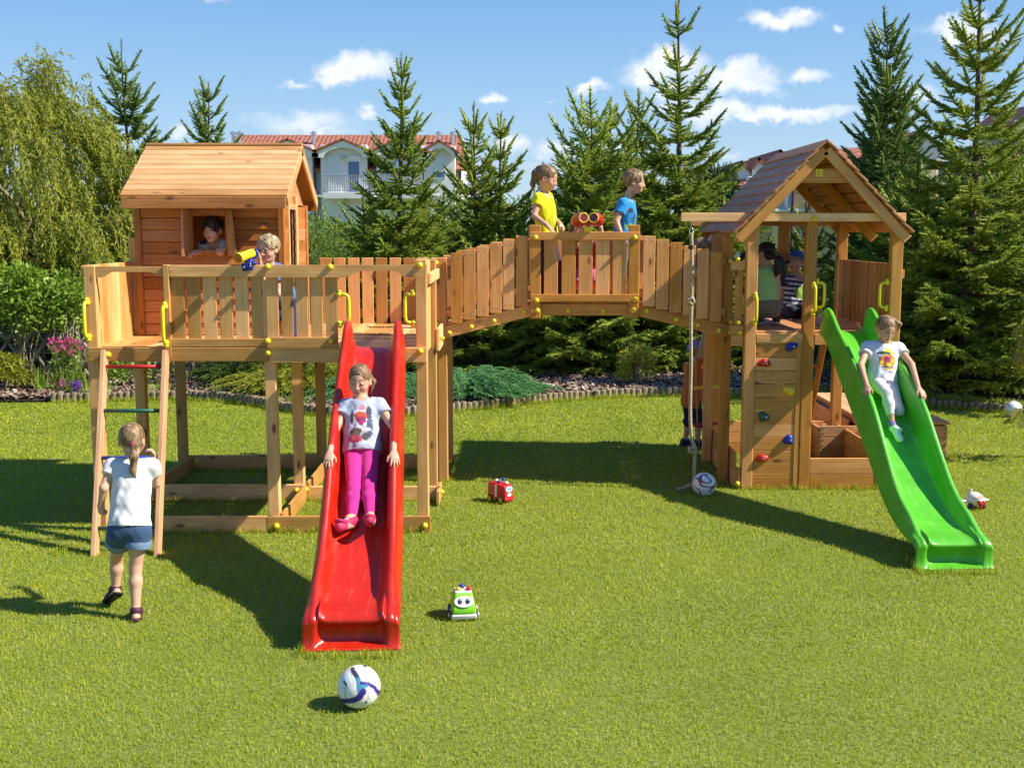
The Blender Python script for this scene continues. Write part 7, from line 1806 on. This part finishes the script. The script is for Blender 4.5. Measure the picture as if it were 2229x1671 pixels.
# boy in orange behind the rope
def orange(V, H, Nk, rt, fw, up, s):
    col = np.tile(A3([.58, .15, .035]), (len(V), 1)); z = (V - H) @ up / s; x = (V - H) @ rt / s; y = (V - H) @ fw; m = (((x - .0) / .06) ** 2 + ((z - .16) / .09) ** 2 + .5 * smoothnoise(V, 60, 3) < 1) & (y > 0); col[m] = A3([.20, .26, .36]); return col
Y12 = 12.75
t12, hf12 = fig('child in an orange T-shirt, navy shorts and blue cap behind the rope, arm stretched up', 1.03, w(1506, 868, Y12), w(1512, 787, Y12), w(1519, 765, Y12 - .02), (.72, .15, .12), (-.12, 0, 1), w(1498, 800, Y12 + .12), w(1524, 796, Y12 - .10),
    [dict(E=w(1520, 838, Y12 + .2), W=w(1528, 845, Y12 + .1), d=(.8, -.1, 0), n=(0, .2, -1), t=(0, -1, .2), curl=.9), dict(E=w(1525, 760, Y12 - .14), W=w(1531, 731, Y12 - .12), d=(.15, .1, 1), n=(.9, 0, 0), t=(0, 1, .2), curl=.8)],
    [dict(K=w(1500, 915, Y12 + .06), A=w(1491, 957, Y12 + .10), f=(.7, .3, 0)), dict(K=w(1521, 916, Y12 - .06), A=w(1518, 960, Y12 - .06), f=(.8, .1, 0))],
    dict(col=orange, sleeve=.5, hem=.09, flare=.01, g=.014), dict(col=(.015, .025, .055), len=1.12, g=.014, wide=.012, name='shorts'), dict(kind='sneaker', col=(.025, .03, .07), sole=(.03, .05, .30), lace=(.1, .1, .2)), dict(style='tied', col='brown'), h=.0048, skin=(.60, .36, .26))
cap(t12, hf12, 1.0, (.16, .20, .55), (.10, .12, .34))
# ================================================================== balls and toys on the grass
def ball_thing(c, rad, label, kind, rot):
    bm = bmesh.new(); bmesh.ops.create_icosphere(bm, subdivisions=6, radius=1); V = np.array([v.co for v in bm.verts]); F = np.array([[v.index for v in f.verts] for f in bm.faces]); bm.free()
    Rm = np.array(Euler(rot).to_matrix()); col = np.tile(A3([.78, .79, .76]), (len(V), 1)); dep = np.ones(len(V)); ph = (1 + 5 ** .5) / 2
    ico = unit(np.array([(0, s, t * ph) for s in (-1, 1) for t in (-1, 1)] + [(s, t * ph, 0) for s in (-1, 1) for t in (-1, 1)] + [(t * ph, 0, s) for s in (-1, 1) for t in (-1, 1)], float))
    dod = unit(np.array([(a, b, c_) for a in (-1, 1) for b in (-1, 1) for c_ in (-1, 1)] + [(0, s / ph, t * ph) for s in (-1, 1) for t in (-1, 1)] + [(s / ph, t * ph, 0) for s in (-1, 1) for t in (-1, 1)] + [(t * ph, 0, s / ph) for s in (-1, 1) for t in (-1, 1)], float))
    al = np.concatenate([V @ ico.T - .018, V @ dod.T], 1); so_ = np.sort(al, 1); seam = (so_[:, -1] - so_[:, -2]) < .010; dep -= np.where(seam, .006, 0)
    if kind == 'swoosh':
        def band(X, Z, path, w0, w1):
            D = np.full(len(X), 9.); Wd = np.zeros(len(X)); P = np.array(path, float); n_ = len(P) - 1
            for i in range(n_):
                a, b_ = P[i], P[i + 1]; d = b_ - a; t_ = np.clip(((X - a[0]) * d[0] + (Z - a[1]) * d[1]) / (d @ d), 0, 1); q = np.hypot(X - a[0] - t_ * d[0], Z - a[1] - t_ * d[1]) - (w0 + (w1 - w0) * (i + t_) / n_)
                D = np.minimum(D, q)
            return D
        for sgn in (-1, 1):
            X, Z = V[:, 0] * -sgn, V[:, 2]; f = V[:, 1] * sgn > .02
            A_ = band(X, Z, [(-.80, -.50), (-.5, -.36), (-.12, -.26), (.14, -.10), (.30, .14)], .115, .15); B_ = band(X, Z, [(-.30, .95), (-.04, .80), (.12, .55), (.18, .30), (.26, .10)], .06, .17); C_ = band(X, Z, [(.22, .52), (.52, .46), (.78, .22), (.93, -.12), (.95, -.3)], .06, .05); D_ = band(X, Z, [(-.78, -.55), (-.62, -.70), (-.45, -.85)], .09, .05)
            E_ = band(X, Z, [(.26, .38), (.46, .36)], .13, .06)
            for dd, c_ in ((D_, (.05, .22, .34)), (E_, (.05, .25, .40)), (B_, (.05, .24, .38)), (C_, (.03, .025, .22)), (A_, (.03, .025, .22))): col[f & (dd < 0)] = A3(c_)
            al_ = np.minimum.reduce([A_, B_, C_, D_, E_]); col[f & (al_ > 0) & (al_ < .022)] = A3([.60, .30, .45])
            col[f & (B_ < 0) & (Z > .72)] = A3([.03, .05, .07])
        col[seam & (col[:, 0] > .5)] = A3([.50, .50, .49])
    elif kind == 'ribbon':
        oc = unit(np.array([(a, b, c_) for a in (-1, 1) for b in (-1, 1) for c_ in (-1, 1)], float)); tw_ = np.stack([V[:, 0] * np.cos(.9 * V[:, 2]) - V[:, 1] * np.sin(.9 * V[:, 2]), V[:, 0] * np.sin(.9 * V[:, 2]) + V[:, 1] * np.cos(.9 * V[:, 2]), V[:, 2]], 1)
        fld = np.sin(4.3 * tw_[:, 0] + .8) * np.cos(4.3 * tw_[:, 1]) + np.sin(4.3 * tw_[:, 1] + .4) * np.cos(4.3 * tw_[:, 2]) + np.sin(4.3 * tw_[:, 2]) * np.cos(4.3 * tw_[:, 0]); b = np.abs(fld)
        band = b < .30; hue = np.sin(3 * V @ unit(A3([.3, .8, .5])) + 2 * V[:, 0]); c_ = np.where((hue > .25)[:, None], A3([.03, .06, .32]), np.where((hue > -.2)[:, None], A3([.04, .22, .14]), A3([.45, .07, .04]))); col[band] = c_[band]; col[b < .07] = A3([.02, .02, .05]); dep[:] = 1 - np.where(b < .03, .008, 0)
    else: col[seam] = A3([.42, .43, .42])
    V2 = (V * dep[:, None]) @ Rm.T * rad + A3(c)
    t = np_mesh('ball', V2 - A3([c[0], c[1], 0]), F, M['ballmat'], None, True, cols=col); t.location = (c[0], c[1], 0); tag(t, label, 'ball')
    return t


M['ballmat'] = colmat('ball_skin', .38, .4)
p = G(779, 1548); b1 = ball_thing((p.x, p.y + .06, .108), .11, 'white football with blue swirls lying on the lawn in front of the red slide', 'swoosh', (.0, .0, .0))
cc = Vector((p.x, p.y + .06, .108)); mk = MB()             # small dark lettering strokes and a 4 on the ball
def on_ball(lon, lat, r=.1105): return cc + Vector((math.sin(lon) * math.cos(lat), -math.cos(lon) * math.cos(lat), math.sin(lat))) * r
for k in range(7):
    lo_ = -.80 + k * .045; mk.tube([on_ball(lo_, .50 - k * .02), on_ball(lo_ + .02, .58 - k * .02)], .0024, 5)
for a, b in (((.48, -.34), (.44, -.44)), ((.44, -.44), (.54, -.44)), ((.53, -.36), (.51, -.52))): mk.tube([on_ball(*a), on_ball(*b)], .0018, 5)
mk.build('lettering', M['dark'], b1)
p = G(1534, 1081); ball_thing((p.x, p.y + .05, .107), .11, 'white football with coloured ribbon bands resting against the end of the hanging rope', 'ribbon', (.3, -.5, .2))
p = G(2209, 910); ball_thing((p.x, p.y + .06, .107), .11, 'plain white football beside the dark log edging at the right', 'plain', (.4, .1, .2))


def rbox(S_, c, hx, hy, hz, r, k=.008):
    for e in (-1, 1):
        for g_ in (-1, 1):
            for z in (-1, 1): pass
    return S_


def shell(name, prof, hw, mat, par, M4, bev=.008, n=3):
    """side profile (y, z) widened to +-hw with rounded edges, in the toy's own frame"""
    bm = bmesh.new(); va = [bm.verts.new((-hw(z), y, z)) for y, z in prof]; vb = [bm.verts.new((hw(z), y, z)) for y, z in prof]; k = len(prof); bm.faces.new(va); bm.faces.new(vb[::-1])
    for i in range(k): bm.faces.new([va[i], vb[i], vb[(i + 1) % k], va[(i + 1) % k]][::-1])
    bmesh.ops.recalc_face_normals(bm, faces=bm.faces); bmesh.ops.bevel(bm, geom=list(bm.edges), offset=bev, segments=n, profile=.5, affect='EDGES'); me = bpy.data.meshes.new(name); bm.to_mesh(me); bm.free(); me.transform(M4); return link_mesh(name, me, mat, par, True)


def wheel(par, M4, c, r, wd, rim):
    m = MB(); m.lathe([(r * .72, -wd / 2), (r * .95, -wd / 2), (r, -wd * .3), (r, wd * .3), (r * .95, wd / 2), (r * .72, wd / 2)], (0, 0, 0), (1, 0, 0), 18); q = M4 @ Vector(c)
    m.v = [np.array([tuple(M4.to_3x3() @ Vector(v) + q) for v in vv]) for vv in m.v]; o = m.build('wheel', M['tyre'], par, True)
    m = MB(); m.lathe([(r * .70, -wd / 2 - .003), (r * .70, wd / 2 + .003)], (0, 0, 0), (1, 0, 0), 14); m.lathe([(r * .25, -wd / 2 - .008), (r * .25, wd / 2 + .008)], (0, 0, 0), (1, 0, 0), 10); m.v = [np.array([tuple(M4.to_3x3() @ Vector(v) + q) for v in vv]) for vv in m.v]; m.build('rim', M[rim], o)


def disc(par, M4, c, n, rx, rz, mat, name, th=.004):
    """flat oval badge standing a little proud of the shell"""
    n = Vector(n).normalized(); u = Vector((1, 0, 0)); u = (u - n * u.dot(n)).normalized(); v = n.cross(u); m = MB(); P = [Vector(c) + u * rx * math.cos(a) + v * rz * math.sin(a) for a in np.linspace(0, 2 * math.pi, 25)[:-1]]
    m.prism([tuple(M4 @ q) for q in P], tuple(M4.to_3x3() @ n * th)); return m.build(name, mat, par)


M['tyre'] = plain('black_tyre', (.02, .02, .02), .6); M['limegreen'] = plain('lime_plastic', (.22, .60, .02), .3); M['whitep'] = plain('white_plastic', (.78, .78, .74), .35); M['eyeblue'] = plain('eye_print', (.03, .04, .07), .2); M['eyeglint'] = plain('eye_glint', (.55, .62, .7), .3)
M['toyred'] = plain('toy_red', (.62, .015, .02), .3); M['toyorange'] = plain('toy_orange', (.70, .22, .05), .35); M['sky'] = plain('toy_window', (.40, .68, .72), .25); M['violet'] = plain('toy_violet', (.10, .07, .36), .35); M['gold'] = plain('toy_gold', (.62, .40, .04), .4); M['brownw'] = plain('toy_brown', (.28, .07, .02), .2)

# green car with painted eyes
p = G(1006, 1352); tc_ = thing('toy_car', 'green and white toy car with painted eyes and coloured roof buttons on the lawn', 'toy car', (p.x, p.y, 0)); M4 = Matrix.Translation((p.x, p.y + .11, 0)) @ Matrix.Rotation(R(7), 4, 'Z') @ Matrix.Scale(1.22, 4, (1, 0, 0))
shell('base', [(-.115, .012), (-.125, .045), (.11, .045), (.10, .012)], lambda z: .066, M['whitep'], tc_, M4, .008)
shell('body', [(-.118, .046), (-.112, .088), (-.065, .165), (.045, .168), (.095, .10), (.108, .046)], lambda z: .064 - max(0, z - .085) * .22, M['limegreen'], tc_, M4, .016, 4)
shell('roof_rack', [(-.055, .160), (-.055, .176), (.04, .178), (.04, .160)], lambda z: .044, M['whitep'], tc_, M4, .005)
for c, mt in (((-.024, -.02, .182), 'gold'), ((.03, -.025, .184), 'toyred'), ((-.004, .015, .190), 'blue')): m = MB(); m.ball(tuple(M4 @ Vector(c)), .019, 12, (1.1, 1, .75)); m.build('button', M[mt], tc_, True)
nf = (0, -.85, .52); fc = Vector((0, -.094, .122)); e = disc(tc_, M4, fc, nf, .050, .036, M['whitep'], 'face_plate', .006)
for sx in (-.020, .020):
    d = disc(e, M4, fc + Vector((sx, -.0052, .0052)), nf, .0105, .0175, M['eyeblue'], 'eye', .003); disc(e, M4, fc + Vector((sx + .002, -.0085, .0140)), nf, .004, .005, M['eyeglint'], 'glint', .002)
for y in (-.07, .065):
    for sx in (-.064, .064): wheel(tc_, M4, (sx, y, .030), .030, .018, 'whitep')

# fire engine
p = G(1088, 1096); fe_ = thing('toy_fire_engine', 'red toy fire engine with yellow wheels standing on the lawn under the bridge', 'toy car', (p.x, p.y, 0)); M4 = Matrix.Translation((p.x, p.y + .07, 0)) @ Matrix.Rotation(R(52), 4, 'Z') @ Matrix.Scale(1.28, 4, (0, 0, 1)) @ Matrix.Scale(.9, 4, (0, 1, 0))
shell('body', [(-.115, .030), (-.118, .075), (-.108, .130), (.02, .142), (.105, .142), (.112, .030)], lambda z: .058, M['toyred'], fe_, M4, .012, 3)
shell('bumper', [(-.126, .020), (-.128, .045), (-.10, .048), (-.10, .020)], lambda z: .062, M['toyred'], fe_, M4, .007)
d = disc(fe_, M4, (0, -.1155, .103), (0, -1, .16), .048, .021, M['sky'], 'windscreen', .004)
for sx in (-.014, .014): disc(d, M4, (sx, -.1195, .104), (0, -1, .16), .005, .008, M['eyeblue'], 'eye', .002)
disc(fe_, M4, (0, -.1185, .064), (0, -1, .03), .03, .012, M['whitep'], 'mouth', .003)
m = MB(); m.box((0, 0, 0), (.004, .024, .085)); m.v = [np.array([tuple(M4 @ (Vector(v) + Vector((-.0595, .0, .088)))) for v in vv]) for vv in m.v]; m.build('ladder_plate', M['whitep'], fe_)
m = MB()
for y in (.030, .048, .066, .084): m.box((0, y, 0), (.004, .006, .045))
for z in (-.022, .022): m.box((-.001, .057, z), (.004, .062, .006))
m.v = [np.array([tuple(M4 @ (Vector(v) + Vector((-.0595, 0, .085)))) for v in vv]) for vv in m.v]; m.build('side_ladder', M['toyorange'], fe_)
for c, mt in (((-.02, -.01, .152), 'violet'), ((.015, -.03, .165), 'blue'), ((0, .04, .150), 'whitep'), ((.0, -.085, .146), 'whitep')): m = MB(); m.ball(tuple(M4 @ Vector(c)), .020, 10, (1, 1, .7)); m.build('button', M[mt], fe_, True)
for y in (-.068, .072):
    for sx in (-.058, .058): wheel(fe_, M4, (sx, y, .028), .031, .022, 'gold')

# white toy plane
p = G(2131, 1112); pl_ = thing('toy_plane', 'small white toy plane with red nose and violet wheels beside the green slide', 'toy plane', (p.x, p.y, 0)); M4 = Matrix.Translation((p.x - .005, p.y + .09, 0)) @ Matrix.Rotation(R(12), 4, 'Z')
m = MB(); m.ball((0, 0, 0), .075, 20, (.95, 1.15, .85)); m.v = [np.array([tuple(M4 @ (Vector(v) + Vector((0, 0, .085)))) for v in vv]) for vv in m.v]; m.build('body', M['whitep'], pl_, True)
for sx in (-1, 1):
    m = MB(); m.box((sx * .095, .01, .075), (.075, .055, .014), None, .006); m.v = [np.array([tuple(M4 @ Vector(v)) for v in vv]) for vv in m.v]; m.build('wing', M['whitep'], pl_)
    wheel(pl_, M4, (sx * .060, -.03, .030), .030, .022, 'violet')
m = MB(); m.box((0, .075, .135), (.014, .05, .06), None, .005); m.v = [np.array([tuple(M4 @ Vector(v)) for v in vv]) for vv in m.v]; m.build('tail_fin', M['whitep'], pl_)
disc(pl_, M4, (0, -.066, .115), (0, -.8, .6), .044, .016, M['brownw'], 'window_band', .008)
for k in range(3):
    a = k * 2.094 + .4; m = MB(); m.ball(tuple(M4 @ Vector((math.cos(a) * .026 + .005, -.088, .062 + math.sin(a) * .026))), .019, 10, (1, .6, 1)); m.build('propeller_blade', M['toyred'], pl_, True)
m = MB(); m.ball(tuple(M4 @ Vector((.005, -.094, .062))), .014, 10); m.build('nose', M['toyred'], pl_, True)

# grey post stump behind the tower
q = G(1776, 884); gp = thing('marker_post', 'short grey round post standing at the lawn edge behind the tower', 'post', (q.x, q.y, 0)); MB().lathe([(.055, 0), (.055, .17), (.048, .185), (.01, .19)], (q.x, q.y, 0), (0, 0, 1), 14).build('post', plain('grey_post', (.22, .25, .26), .5), gp, True)
